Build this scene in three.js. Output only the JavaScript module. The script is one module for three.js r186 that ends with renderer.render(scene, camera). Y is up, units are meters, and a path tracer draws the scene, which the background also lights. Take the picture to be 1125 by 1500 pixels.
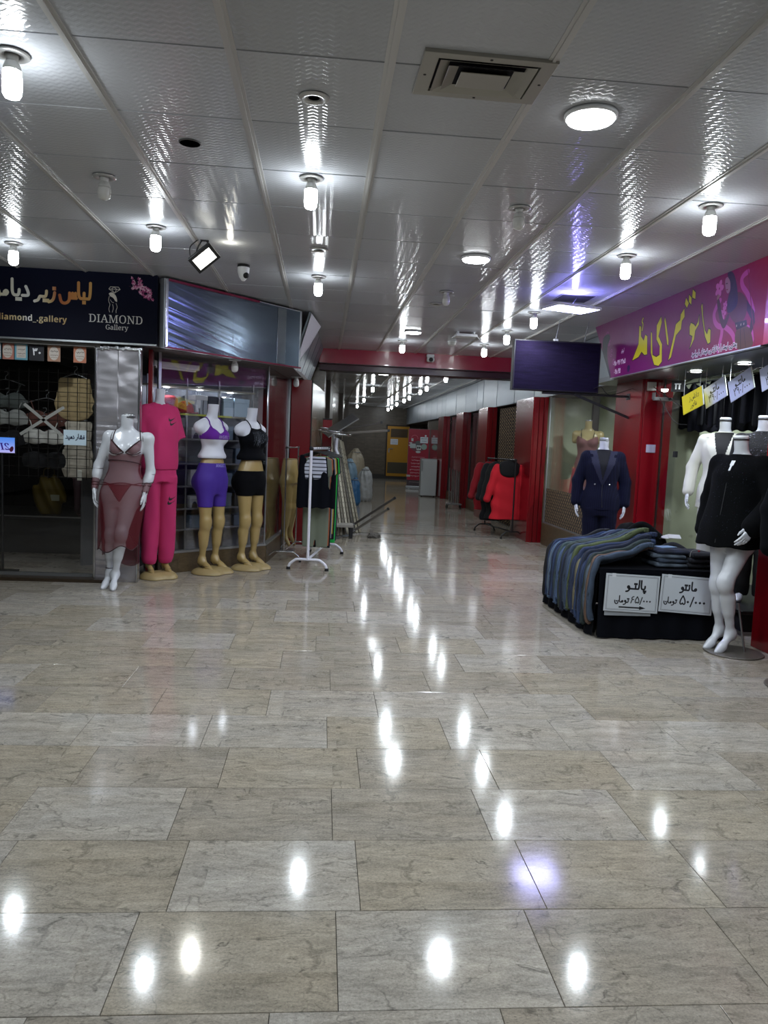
import * as THREE from 'three';
import { RoundedBoxGeometry } from 'three/addons/geometries/RoundedBoxGeometry.js';
import { mergeGeometries } from 'three/addons/utils/BufferGeometryUtils.js';
import { ImprovedNoise } from 'three/addons/math/ImprovedNoise.js';
import { FontLoader } from 'three/addons/loaders/FontLoader.js';
import { RectAreaLightUniformsLib } from 'three/addons/lights/RectAreaLightUniformsLib.js';

// ---------------------------------------------------------------- camera, exposure
const scene = new THREE.Scene();
scene.background = new THREE.Color(0x000000);
const camera = new THREE.PerspectiveCamera(67.36, 1125 / 1500, 0.05, 80);
camera.position.set(0, 1.4, 0);
camera.rotation.set(-0.0884, -0.0831, 0.0428, 'YXZ');
scene.add(camera);
RectAreaLightUniformsLib.init();
const renderer = new THREE.WebGLRenderer({ antialias: true });
renderer.toneMapping = THREE.LinearToneMapping;
renderer.toneMappingExposure = 1.02;
renderer.shadowMap.enabled = true;
const BULB = 2.6, DISC = 6.0;          // lamp strengths in candela

// ---------------------------------------------------------------- helpers
let seed = 12345;
const rnd = () => { seed = (seed + 0x6D2B79F5) | 0; let t = Math.imul(seed ^ (seed >>> 15), 1 | seed); t = (t + Math.imul(t ^ (t >>> 7), 61 | t)) ^ t; return ((t ^ (t >>> 14)) >>> 0) / 4294967296; };
const rr = (a, b) => a + (b - a) * rnd();
const noise = new ImprovedNoise();
const fbm = (x, y, z, o = 4) => { let s = 0, a = 0.5; for (let i = 0; i < o; i++) { s += a * noise.noise(x, y, z + i * 7.3); x *= 2.03; y *= 2.03; a *= 0.5; } return s; };
const used = {};
function numbered(n) { const k = used[n] = (used[n] ?? -1) + 1; return k ? n + '_' + String(k).padStart(3, '0') : n; }
const V3 = (x, y, z) => new THREE.Vector3(x, y, z);
function shade(o) { o.traverse((c) => { if (c.isMesh) { c.castShadow = true; c.receiveShadow = true; } }); return o; }
function thing(name, label, category, [x, y, z] = [0, 0, 0], turn = 0, group) {
  const o = new THREE.Group(); o.name = numbered(name); scene.add(o);
  o.position.set(x, y, z); o.rotation.y = turn; o.userData = { label, category };
  if (group) o.userData.group = group;
  return o;
}
function part(name, geo, mat, parent, label) {
  const m = new THREE.Mesh(Array.isArray(geo) ? merge(geo) : geo, mat); m.name = name; m.castShadow = m.receiveShadow = true;
  if (label) m.userData.label = label;
  parent.add(m); return m;
}
function single(name, geo, mat, label, category, pos, turn = 0, group) {
  const m = new THREE.Mesh(Array.isArray(geo) ? merge(geo) : geo, mat); m.name = numbered(name); m.castShadow = m.receiveShadow = true;
  m.userData = { label, category }; if (group) m.userData.group = group;
  if (pos) m.position.set(...pos); m.rotation.y = turn; scene.add(m); return m;
}
function struct(name, geo, mat, pos, turn = 0) {
  const m = new THREE.Mesh(Array.isArray(geo) ? merge(geo) : geo, mat); m.name = name; m.castShadow = m.receiveShadow = true;
  m.userData = { kind: 'structure' }; if (pos) m.position.set(...pos); m.rotation.y = turn; scene.add(m); return m;
}
function structGroup(name, pos = [0, 0, 0], turn = 0) {
  const g = new THREE.Group(); g.name = name; g.userData = { kind: 'structure' }; g.position.set(...pos); g.rotation.y = turn; scene.add(g); return g;
}
function copyOf(o, pos, turn, label, group) {
  const c = o.clone(); c.name = numbered(o.name.replace(/_\d+$/, '')); scene.add(c); c.userData = { ...o.userData };
  if (pos) c.position.set(...pos); if (turn !== undefined) c.rotation.y = turn; if (label) c.userData.label = label; if (group) c.userData.group = group; return c;
}
function merge(list) {
  const out = list.map((g) => { let h = g.index ? g.toNonIndexed() : g.clone(); for (const k of Object.keys(h.attributes)) if (!['position', 'normal', 'uv'].includes(k)) h.deleteAttribute(k); if (!h.attributes.uv) h.setAttribute('uv', new THREE.BufferAttribute(new Float32Array(h.attributes.position.count * 2), 2)); if (!h.attributes.normal) h.computeVertexNormals(); return h; });
  return mergeGeometries(out);
}
const bx = (w, h, d, x = 0, y = 0, z = 0) => new THREE.BoxGeometry(w, h, d).translate(x, y, z);
const rb = (w, h, d, x = 0, y = 0, z = 0, r = 0.005, s = 2) => new RoundedBoxGeometry(w, h, d, s, Math.min(r, w / 2.01, h / 2.01, d / 2.01)).translate(x, y, z);
const cyl = (r1, r2, h, x = 0, y = 0, z = 0, n = 20) => new THREE.CylinderGeometry(r1, r2, h, n).translate(x, y, z);
const lathe = (pts, n = 28) => new THREE.LatheGeometry(pts.map((p) => new THREE.Vector2(p[0], p[1])), n);
function tube(pts, r, n = 8, seg = 0, closed = false, tension = 0.5) {
  const c = new THREE.CatmullRomCurve3(pts.map((p) => V3(...p)), closed, 'catmullrom', tension);
  return new THREE.TubeGeometry(c, seg || Math.max(8, pts.length * 6), r, n, closed);
}
function bar(a, b, r, n = 10, r2 = r) {      // straight round bar between two points
  const A = V3(...a), B = V3(...b), d = B.clone().sub(A), g = new THREE.CylinderGeometry(r2, r, d.length(), n);
  g.applyQuaternion(new THREE.Quaternion().setFromUnitVectors(V3(0, 1, 0), d.normalize())); return g.translate((A.x + B.x) / 2, (A.y + B.y) / 2, (A.z + B.z) / 2);
}
function beamBar(a, b, w, h) {               // straight square bar
  const A = V3(...a), B = V3(...b), d = B.clone().sub(A), L = d.length(), g = new RoundedBoxGeometry(w, h, L, 1, Math.min(w, h) * 0.12);
  g.applyMatrix4(new THREE.Matrix4().lookAt(B, A, V3(0, 1, 0.01))); return g.translate((A.x + B.x) / 2, (A.y + B.y) / 2, (A.z + B.z) / 2);
}
function extrude(pts, depth, bevel = 0, holes) {
  const s = new THREE.Shape(pts.map((p) => new THREE.Vector2(p[0], p[1])));
  if (holes) for (const h of holes) s.holes.push(new THREE.Path(h.map((p) => new THREE.Vector2(p[0], p[1]))));
  return new THREE.ExtrudeGeometry(s, { depth, bevelEnabled: bevel > 0, bevelSize: bevel, bevelThickness: bevel, bevelSegments: 2, curveSegments: 6 });
}
function uvBox(g, s = 1, ox = 0, oy = 0) {   // uv in metres from the dominant normal
  const h = g.index ? g.toNonIndexed() : g, p = h.attributes.position, n = h.attributes.normal, uv = new Float32Array(p.count * 2);
  for (let i = 0; i < p.count; i++) {
    const ax = Math.abs(n.getX(i)), ay = Math.abs(n.getY(i)), az = Math.abs(n.getZ(i));
    let u, v; if (ay >= ax && ay >= az) { u = p.getX(i); v = -p.getZ(i); } else if (ax >= az) { u = p.getZ(i); v = p.getY(i); } else { u = p.getX(i); v = p.getY(i); }
    uv[2 * i] = u * s + ox; uv[2 * i + 1] = v * s + oy;
  }
  h.setAttribute('uv', new THREE.BufferAttribute(uv, 2)); return h;
}
function dataTex(w, h, fn, srgb = true) {
  const d = new Uint8Array(w * h * 4);
  for (let y = 0; y < h; y++) for (let x = 0; x < w; x++) { const c = fn(x / w, y / h, x, y), i = 4 * (y * w + x); d[i] = c[0]; d[i + 1] = c[1]; d[i + 2] = c[2]; d[i + 3] = c[3] ?? 255; }
  const t = new THREE.DataTexture(d, w, h); t.wrapS = t.wrapT = THREE.RepeatWrapping; t.magFilter = THREE.LinearFilter; t.minFilter = THREE.LinearFilter; if (srgb) t.colorSpace = THREE.SRGBColorSpace; t.needsUpdate = true; return t;
}
function canvasTex(w, h, draw) {
  const c = document.createElement('canvas'); c.width = w; c.height = h; const x = c.getContext('2d'); draw(x, w, h);
  const t = new THREE.CanvasTexture(c); t.colorSpace = THREE.SRGBColorSpace; t.magFilter = THREE.LinearFilter; return t;
}
const mat = (color, roughness = 0.6, o = {}) => new THREE.MeshStandardMaterial({ color, roughness, ...o });
const phys = (color, roughness, o = {}) => new THREE.MeshPhysicalMaterial({ color, roughness, ...o });
const clothBump = dataTex(128, 128, (u, v, x, y) => { const k = 128 + 60 * Math.sin(x * Math.PI / 2) * Math.sin(y * Math.PI / 2) + 50 * (rnd() - 0.5); return [k, k, k]; }, false);
const cloth = (color, o = {}) => new THREE.MeshPhysicalMaterial({ color, roughness: 0.9, sheen: 0.4, sheenRoughness: 0.6, sheenColor: new THREE.Color(color).lerp(new THREE.Color(0xffffff), 0.25), ...o });
const glassMat = new THREE.MeshPhysicalMaterial({ color: 0xffffff, roughness: 0.0, transmission: 1, thickness: 0, ior: 1.5 });
const M = {
  chrome: mat(0xc9ccd0, 0.18, { metalness: 1 }), steel: mat(0x9a9c9e, 0.35, { metalness: 0.9 }), alu: mat(0xb4b8bb, 0.35, { metalness: 0.85 }), blackMetal: mat(0x101114, 0.45),
  white: mat(0xe4e6e8, 0.4), red: phys(0x740512, 0.25, { clearcoat: 0.6, clearcoatRoughness: 0.12 }), dark: mat(0x0b0c10, 0.8), black: mat(0x050507, 0.6), rubber: mat(0x08080a, 0.7),
};

// ---------------------------------------------------------------- Persian lettering drawn with strokes (u grows leftwards for letters)
const DOT = (u, v) => ['d', u, v];
const LET = {
  ao: [.45, [[.2, 0], [.2, 1.75]]], af: [.55, [[0, 0], [.32, 0], [.32, 1.75]]],
  li: [.6, [[.2, 1.75], [.2, 0], [.6, 0]]], lm: [.6, [[0, 0], [.6, 0]], [[.3, 0], [.3, 1.75]]],
  bi: [.6, [[.2, .62], [.2, 0], [.6, 0]], DOT(.25, -.42)], bm: [.6, [[0, 0], [.6, 0]], [[.3, 0], [.3, .62]], DOT(.3, -.42)],
  pi: [.7, [[.2, .62], [.2, 0], [.7, 0]], DOT(.1, -.4), DOT(.42, -.4), DOT(.26, -.68)],
  tm: [.7, [[0, 0], [.7, 0]], [[.35, 0], [.35, .62]], DOT(.18, 1.0), DOT(.5, 1.0)], ti: [.7, [[.2, .62], [.2, 0], [.7, 0]], DOT(.1, 1.0), DOT(.42, 1.0)],
  ni: [.6, [[.2, .62], [.2, 0], [.6, 0]], DOT(.25, 1.0)], nm: [.6, [[0, 0], [.6, 0]], [[.3, 0], [.3, .62]], DOT(.3, 1.0)],
  yi: [.65, [[.2, .62], [.2, 0], [.65, 0]], DOT(.1, -.42), DOT(.42, -.42)], ym: [.65, [[0, 0], [.65, 0]], [[.3, 0], [.3, .62]], DOT(.15, -.42), DOT(.47, -.42)],
  mi: [.9, [[.35, 0], [.1, .2], [.3, .5], [.6, .25], [.35, 0], [.9, 0]]], mm: [.9, [[0, 0], [.9, 0]], [[.2, 0], [.3, .5], [.6, .4], [.65, 0]]],
  wf: [.95, [[0, 0], [.2, 0]], [[.18, .0], [.14, .3], [.4, .62], [.64, .36], [.45, .08], [.18, .1], [.22, -.25], [.5, -.55], [.9, -.62]]], 
  ro: [.8, [[.15, .5], [.2, .0], [.4, -.42], [.8, -.55]]], rf: [.85, [[0, 0], [.2, .02], [.3, .0], [.45, -.42], [.85, -.55]]],
  zo: [.8, [[.15, .5], [.2, .0], [.4, -.42], [.8, -.55]], DOT(.2, .95)],
  do: [.85, [[.42, 1.0], [.2, .55], [.12, .12], [.25, 0], [.8, 0]]],
  sf: [2.1, [[0, 0], [.75, 0]], [[.1, .55], [.1, 0]], [[.42, .55], [.42, 0]], [[.75, .55], [.75, 0], [.85, -.4], [1.25, -.65], [1.7, -.5], [1.85, .25]]],
  shm: [1.2, [[0, 0], [1.2, 0]], [[.25, 0], [.25, .55]], [[.58, 0], [.58, .55]], [[.9, 0], [.9, .55]], DOT(.42, .95), DOT(.74, .95), DOT(.58, 1.25)],
  si: [1.15, [[.15, .55], [.15, 0], [1.15, 0]], [[.5, .55], [.5, 0]], [[.85, .55], [.85, 0]]],
  fi: [.8, [[.45, .3], [.2, .38], [.2, .68], [.5, .75], [.6, .45], [.5, 0], [.8, 0]], [[.5, .05], [.15, .05]], DOT(.38, 1.15)],
  hi: [1.0, [[.5, 0], [.12, .2], [.3, .75], [.7, .6], [.8, .1], [.5, 0], [.45, .35], [.62, .45]], [[.5, 0], [1.0, 0]]],
  no: [1.3, [[.15, .4], [.12, -.2], [.45, -.55], [.9, -.45], [1.12, 0], [1.12, .4]], DOT(.62, .25)],
  nf: [1.3, [[0, 0], [.15, -.05], [.2, -.35], [.55, -.55], [.95, -.4], [1.12, .35]], DOT(.62, .25)],
  sp: [.45],
};
const DIG = { 0: [[.5, 'D', .35, .45]], 1: [.5, [[.15, 1.3], [.3, .9], [.32, 0]]], 2: [.85, [[.15, 1.3], [.25, .9], [.3, 0]], [[.22, .95], [.55, .8], [.68, 1.3]]], 3: [1.0, [[.12, 1.3], [.22, .9], [.28, 0]], [[.2, .95], [.42, .8], [.5, 1.25]], [[.48, .95], [.7, .8], [.82, 1.3]]],
  5: [1.0, [[.5, 1.3], [.15, .7], [.1, .15], [.35, .02], [.5, .3], [.65, .02], [.9, .15], [.85, .7], [.5, 1.3]]], 6: [.85, [[.65, 1.3], [.25, 1.15], [.25, .75], [.65, .7]], [[.35, .72], [.2, .3], [.1, 0]]], 9: [.75, [[.55, .75], [.2, .75], [.15, 1.15], [.45, 1.3], [.56, 1.0], [.6, 0]]],
  4: [.85, [[.15, 1.3], [.25, .9], [.3, 0]], [[.65, 1.3], [.3, 1.15], [.3, .8], [.68, .75]]], 7: [.8, [[.1, 1.3], [.4, 0], [.7, 1.3]]], 8: [.8, [[.1, 0], [.4, 1.3], [.7, 0]]], '/': [.6, [[.1, -.2], [.5, 1.2]]] };
function smoothLine(x, pts) {
  x.beginPath(); x.moveTo(pts[0][0], pts[0][1]);
  for (let i = 1; i < pts.length - 1; i++) { const mx = (pts[i][0] + pts[i + 1][0]) / 2, my = (pts[i][1] + pts[i + 1][1]) / 2; x.quadraticCurveTo(pts[i][0], pts[i][1], mx, my); }
  x.lineTo(pts.at(-1)[0], pts.at(-1)[1]); x.stroke();
}
function persian(x, word, right, base, s, w, color) {  // word: space separated keys of LET, drawn from the right edge leftwards
  x.strokeStyle = x.fillStyle = color; x.lineWidth = w; x.lineCap = 'round'; x.lineJoin = 'round'; let pen = right;
  for (const k of word.split(' ')) {
    const L = LET[k]; if (!L) continue;
    for (const st of L.slice(1)) {
      if (st[0] === 'd') { const cx = pen - st[1] * s, cy = base - st[2] * s, r = w * 0.62; x.fillRect(cx - r, cy - r, 2 * r, 2 * r); continue; }
      smoothLine(x, st.map(([u, v]) => [pen - u * s, base - v * s]));
    }
    pen -= L[0] * s;
  }
  return pen;
}
const persianWidth = (word, s) => word.split(' ').reduce((a, k) => a + (LET[k]?.[0] ?? 0) * s, 0);
function digits(x, text, left, base, s, w, color) {
  x.strokeStyle = x.fillStyle = color; x.lineWidth = w; x.lineCap = 'round'; x.lineJoin = 'round'; let pen = left;
  for (const ch of text) {
    const L = DIG[ch]; if (!L) { pen += .5 * s; continue; }
    if (ch === '0') { const cx = pen + .3 * s, cy = base - .45 * s, r = w * 1.1; x.beginPath(); x.moveTo(cx, cy - r); x.lineTo(cx + r, cy); x.lineTo(cx, cy + r); x.lineTo(cx - r, cy); x.fill(); pen += .62 * s; continue; }
    for (const st of L.slice(1)) smoothLine(x, st.map(([u, v]) => [pen + u * s, base - v * s]));
    pen += L[0] * s;
  }
  return pen;
}
// illegible small print: wavering pen marks like the ones seen from this distance
function scribble(x, x0, x1, y, h, color, w = 2) {
  x.strokeStyle = color; x.lineWidth = w; x.lineCap = 'round'; let p = x0;
  while (p < x1) { const n = Math.floor(rr(2, 5)), a = []; const e = Math.min(p + rr(2, 5) * h * .6, x1); for (let i = 0; i <= n + 2; i++) a.push([p + (e - p) * i / (n + 2), y + rr(-.5, .5) * h * (rnd() < .2 ? 1.4 : .7)]); smoothLine(x, a); if (rnd() < .6) { x.fillStyle = color; x.fillRect(p + (e - p) * rnd(), y + h * .75, w, w); } p = e + h * .35; }
}

// ================================================================ THE SETTING
// ---- floor: large veined stone tiles in a running bond, rows across the hall
const HCEIL = 2.83;
function marble(k) {
  return dataTex(672, 448, (u, v) => {
    const X = u * 5.7, Y = v * 4.1, wx = fbm(X * .7 + k * 11, Y * 1.2, k, 4), band = fbm(X * .45 + k * 5 + wx * .5, Y * 2.6 + wx * .9, k * 3 + 1, 5);
    const fine = fbm(X * 3, Y * 11 + wx * 2, k + 9, 4), grain = fbm(X * 22, Y * 30, k + 4, 2);
    const v1 = Math.abs(fbm(X * .55 + 20 + k, Y * 1.5 + wx * 1.3, k + 2, 5)), vein = Math.max(0, 1 - v1 * 26), v2 = Math.abs(fbm(X * 1.1 + 40, Y * 1.3 + wx, k + 6, 4)), hair = Math.max(0, 1 - v2 * 60);
    const patch = Math.max(0, fbm(X * .4, Y * .9, k + 15, 3) - .1) * 1.1;
    const speck = Math.max(0, fbm(X * 16, Y * 34 + wx * 2, k + 33, 3) - .18) * .5;
    let l = .595 + .10 * band + .12 * fine + .13 * grain - .36 * vein * Math.max(0, .2 + fbm(X * .6, Y, 3, 2)) - .34 * hair * Math.max(0, fbm(X * .8, Y * .8, 30, 2) + .2) - .13 * patch - speck;
    const warm = .5 + .9 * fbm(X * .5 + 7, Y * 1.1, k + 21, 3);
    l = Math.max(.18, Math.min(.85, l + .07 * noise.noise(X * 60, Y * 60, k) + .03));
    return [255 * l * (1.0 + .02 * warm), 255 * l * .97, 255 * l * (.92 - .03 * warm)];
  });
}
const marbles = [0, 1, 2].map((k) => marble(k));
const stoneBump = dataTex(256, 256, (u, v) => { const k = 128 + 150 * fbm(u * 14, v * 14, 2, 4); return [k, k, k]; }, false);
const stone = []; for (const m of marbles) for (const c of [0xffffff, 0xf3efe6, 0xeae7e2]) stone.push(new THREE.MeshPhysicalMaterial({ map: m, color: c, roughness: 0.1, bumpMap: stoneBump, bumpScale: 0.0001, specularIntensity: .38 }));
const floor = structGroup('floor');
part('floor_bed', bx(15.4, 0.2, 36.5, 0.7, -0.108, -13.6), mat(0x23211e, 0.9), floor);
const TL = 0.5747, TD = 0.4097, FZ0 = -1.7806;
const OFF = { 0: .088, 1: .163, 2: .084, 3: .203, 4: .070, 5: .336, 6: .093, 7: .362 };
const tileShapes = []; // a few variants, each reading another window of the stone
function tileGeo(w, d) {
  const e = 0.0009, b = 0.0012, t = 0.009, hw = w / 2 - e, hd = d / 2 - e;
  const P = [[-hw, -t, -hd], [hw, -t, -hd], [hw, -t, hd], [-hw, -t, hd], [-hw, -b, -hd], [hw, -b, -hd], [hw, -b, hd], [-hw, -b, hd], [-hw + b, 0, -hd + b], [hw - b, 0, -hd + b], [hw - b, 0, hd - b], [-hw + b, 0, hd - b]];
  const F = []; for (let i = 0; i < 4; i++) { const j = (i + 1) % 4; F.push([i, i + 4, j + 4, j], [i + 4, i + 8, j + 8, j + 4]); } F.push([8, 11, 10, 9]);
  const pos = [], uv = []; const ou = rnd() * .9, ov = rnd() * .9, fl = rnd() < .5 ? -1 : 1;
  for (const f of F) for (const i of [f[0], f[1], f[2], f[0], f[2], f[3]]) { pos.push(...P[i]); uv.push(ou + fl * P[i][0] / 1.15, ov - P[i][2] / .82); }
  const g = new THREE.BufferGeometry(); g.setAttribute('position', new THREE.Float32BufferAttribute(pos, 3)); g.setAttribute('uv', new THREE.Float32BufferAttribute(uv, 2)); g.computeVertexNormals(); return g;
}
for (let i = 0; i < 14; i++) tileShapes.push(tileGeo(TL, TD));
{
  const far = stone.map(() => []); let count = 0;
  for (let k = -10; k < 73; k++) {
    const z0 = FZ0 - k * TD, zc = z0 - TD / 2, off = OFF[k] ?? rnd() * TL, near = k >= -1 && k <= 14;
    for (let i = -12; i < 14; i++) {
      const x0 = off + i * TL, xc = x0 + TL / 2; if (xc < -6.5 || xc > 7.5) continue;
      const wide = 0.58 * -zc + 0.75, cx = 0.085 * -zc, seen = near && Math.abs(xc - cx) < wide && xc > -4.0 && xc < 4.0 && zc > -7.95;
      const si = Math.floor(rnd() * tileShapes.length), mi = Math.floor(rnd() * stone.length), tilt = rr(-.0004, .0004);
      if (seen && count < 290 && (xc > -3.2 && xc < 3.4)) { const m = part('tile', tileShapes[si], stone[mi], floor); m.position.set(xc, tilt, zc); count++; }
      else far[mi].push(tileShapes[si].clone().translate(xc, tilt, zc));
    }
  }
  far.forEach((l, i) => { if (l.length) { const m = part('tile_field', l, stone[i], floor); m.userData.kind = 'stuff'; } });
}
struct('trim_1', bx(3.5, 0.004, 0.035, 1.6, 0.002, -11.93), mat(0x1d1b1a, 0.6));
// shop threshold, darker brown stone
const brownStone = mat(0x5b4d3f, 0.3, { map: marbles[1] });
struct('trim_2', uvBox(bx(2.4, 0.035, 0.22, -3.12, 0.012, -7.34)), brownStone);
struct('trim_3', bx(1.95, 0.03, 0.05, -3.1, 0.04, -7.4), M.alu);

// ---- ceiling: pressed metal tiles, broad bars lengthways
const weave = dataTex(256, 256, (u, v) => {      // zigzag weave pressed into the sheet
  const n = 7, tri = Math.abs(((u * n) % 1) * 2 - 1), s = Math.sin(2 * Math.PI * (v * 9 + tri * .5)), h = 128 + 90 * Math.max(-1, Math.min(1, s * 1.8)); return [h, h, h];
}, false);
const ceilSheet = [0xc1c4c9, 0xbcbfc4, 0xb7babf].map((c) => phys(c, 0.17, { bumpMap: weave, bumpScale: 0.0009, specularIntensity: 0.5 }));
const ceilBar = mat(0xc4c3c0, 0.3, { metalness: 0.2 });
const ceiling = structGroup('ceiling');
part('slab', bx(15.4, 0.16, 36.5, 0.7, 2.98, -13.6), M.dark, ceiling);
const CW = 0.594, CD = 0.6327, CX0 = -0.9858, CZ0 = -3.0257;
function ceilTile() {
  const w = CW - 0.036, d = CD - 0.005, t = 0.06, b = 0.003, P = [[-w / 2, 0.012, -d / 2], [w / 2, 0.012, -d / 2], [w / 2, 0.012, d / 2], [-w / 2, 0.012, d / 2], [-w / 2 + b, 0, -d / 2 + b], [w / 2 - b, 0, -d / 2 + b], [w / 2 - b, 0, d / 2 - b], [-w / 2 + b, 0, d / 2 - b]];
  const pos = [], uv = [], F = [[4, 5, 6, 7]]; for (let i = 0; i < 4; i++) { const j = (i + 1) % 4; F.push([i, j, j + 4, i + 4]); }
  for (const f of F) for (const i of [f[0], f[1], f[2], f[0], f[2], f[3]]) { pos.push(...P[i]); uv.push(P[i][0] / .3 + .5, P[i][2] / .3 + .5); }
  const g = new THREE.BufferGeometry(); g.setAttribute('position', new THREE.Float32BufferAttribute(pos, 3)); g.setAttribute('uv', new THREE.Float32BufferAttribute(uv, 2)); g.computeVertexNormals(); return g;
}
{
  const T = ceilTile(), far = ceilSheet.map(() => []), bars = []; let count = 0;
  for (let j = -10; j < 44; j++) for (let i = -8; i < 13; i++) {
    const xc = CX0 + (i + .5) * CW, zc = CZ0 - (j - .5) * CD, mi = Math.floor(rnd() * 3); if (xc < -6.4 || xc > 7.4) continue;
    const seen = zc < -1.9 && zc > -8.4 && xc > -3.4 && xc < 3.2 && count < 290 && Math.abs(xc - .085 * -zc) < .58 * -zc + .6;
    if (seen) { const m = part('ceiling_tile', T, ceilSheet[mi], ceiling); m.position.set(xc, HCEIL + rr(0, .0015), zc); m.rotation.set(rr(-.002, .002), rnd() < .5 ? Math.PI : 0, rr(-.002, .002)); count++; }
    else far[mi].push(T.clone().translate(xc, HCEIL + rr(0, .001), zc));
  }
  far.forEach((l, i) => { const m = part('ceiling_tile_field', l, ceilSheet[i], ceiling); m.userData.kind = 'stuff'; });
  for (let i = -8; i < 13; i++) { const x = CX0 + i * CW; if (x < -6.4 || x > 7.4) continue; const m = part('ceiling_bar', [bx(0.042, 0.02, 36, x, HCEIL + .006, -13.6), bx(.012, .008, 36, x, HCEIL - .006, -13.6)], ceilBar, ceiling); }
}

// ---- outer shell of the hall
const wallPaint = mat(0x8d8a84, 0.8), darkWall = mat(0x2c2a2b, 0.85);
struct('wall_behind', bx(15.4, 3.0, 0.15, 0.7, 1.45, 4.2), wallPaint);
struct('wall_left', bx(0.15, 3.0, 36.5, -6.9, 1.45, -13.6), wallPaint);
struct('wall_right', bx(0.15, 3.0, 36.5, 8.3, 1.45, -13.6), wallPaint);
struct('wall_front_left', bx(2.6, 3.0, 0.15, -5.5, 1.45, -7.45), wallPaint);
struct('wall_front_right', bx(0.15, 3.0, 8.2, 3.6, 1.45, 0.2), mat(0x4a4044, .6));
// far end of the corridor
const tileWall = dataTex(512, 512, (u, v) => { const g = (Math.min(u * 4 % 1, 1 - u * 4 % 1) < .012 || Math.min(v * 6 % 1, 1 - v * 6 % 1) < .018) ? -.08 : 0; const l = .52 + g + .14 * fbm(u * 6, v * 18, 5, 4) + .05 * fbm(u * 50, v * 50, 2, 2); return [255 * l, 250 * l * .96, 240 * l * .9]; });
const corrStone = phys(0xcfc9bf, 0.2, { map: tileWall });
struct('wall_far', uvBox(bx(6, 3.0, 0.15, 2.6, 1.45, -31.0), .6), phys(0xb9b2aa, 0.35, { map: tileWall }));
struct('baseboard_far', bx(3.4, 0.18, 0.03, 1.7, 0.09, -30.9), mat(0x35322f, .5));
// left side of the corridor: polished stone panels between dark pillars
const wl = structGroup('wall_corridor_left');
const LSEG = [[-0.16, -10.45, 0.0, -12.3, 1], [0.0, -12.3, 0.03, -18.2, 1], [0.14, -18.2, 0.22, -19.3, 0], [0.2, -19.3, 0.44, -22.9, 1], [0.56, -22.9, 0.62, -24.4, 0], [0.6, -24.4, 0.72, -26.5, 1], [0.84, -26.5, 0.95, -31, 0]];
for (const [x0, z0, x1, z1, lit] of LSEG) {
  const L = Math.hypot(x1 - x0, z1 - z0), g = uvBox(bx(L, z0 > -11 ? 2.18 : 2.86, 0.5, 0, z0 > -11 ? 1.09 : 1.43, -0.25), .6), m = part(lit ? 'wall_panel' : 'pillar', g, lit ? corrStone : mat(0x5a524a, 0.4), wl);
  m.position.set((x0 + x1) / 2, 0, (z0 + z1) / 2); m.rotation.y = Math.atan2(z0 - z1, x1 - x0);
}
// beam across the corridor mouth: crimson fascia with a darker stepped soffit
const beam = structGroup('trim_4');
part('fascia', bx(3.45, 0.24, 0.12, 1.63, 2.72, -12.14), phys(0xa01238, 0.25, { clearcoat: .5 }), beam);
part('soffit', bx(3.45, 0.1, 0.35, 1.63, 2.56, -12.34), phys(0x3a1624, 0.3), beam);
part('edge_strip', bx(3.45, 0.012, 0.02, 1.63, 2.605, -12.085), mat(0x1a0a10, .4), beam);
// right bulkhead: long row of silvery panels
const bulk = structGroup('trim_5');
const bulkMat = [0x868f97, 0x7f8891, 0x8b9299].map((c) => mat(c, 0.4, { metalness: 0.6 }));
{
  const zs = [-8.5, -9.9, -11.05, -12.1, -13.38, -14.76, -16.03, -16.68, -18.05, -19.35, -20.98, -21.7, -22.6, -23.8, -25.2, -26.6, -27.3, -28.8, -30.9];
  for (let i = 0; i < zs.length - 1; i++) { const L = zs[i] - zs[i + 1] - .026; part('panel', rb(0.03, 0.62, L, 3.335 + rr(-.002, .002), 2.515, (zs[i] + zs[i + 1]) / 2, .004), bulkMat[i % 3], bulk); }
  part('backing', bx(0.2, 0.6, 22.3, 3.46, 2.52, -19.7), M.dark, bulk); part('soffit', bx(0.5, 0.03, 22.3, 3.58, 2.215, -19.7), mat(0x2a2426, .5), bulk);
}

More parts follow.
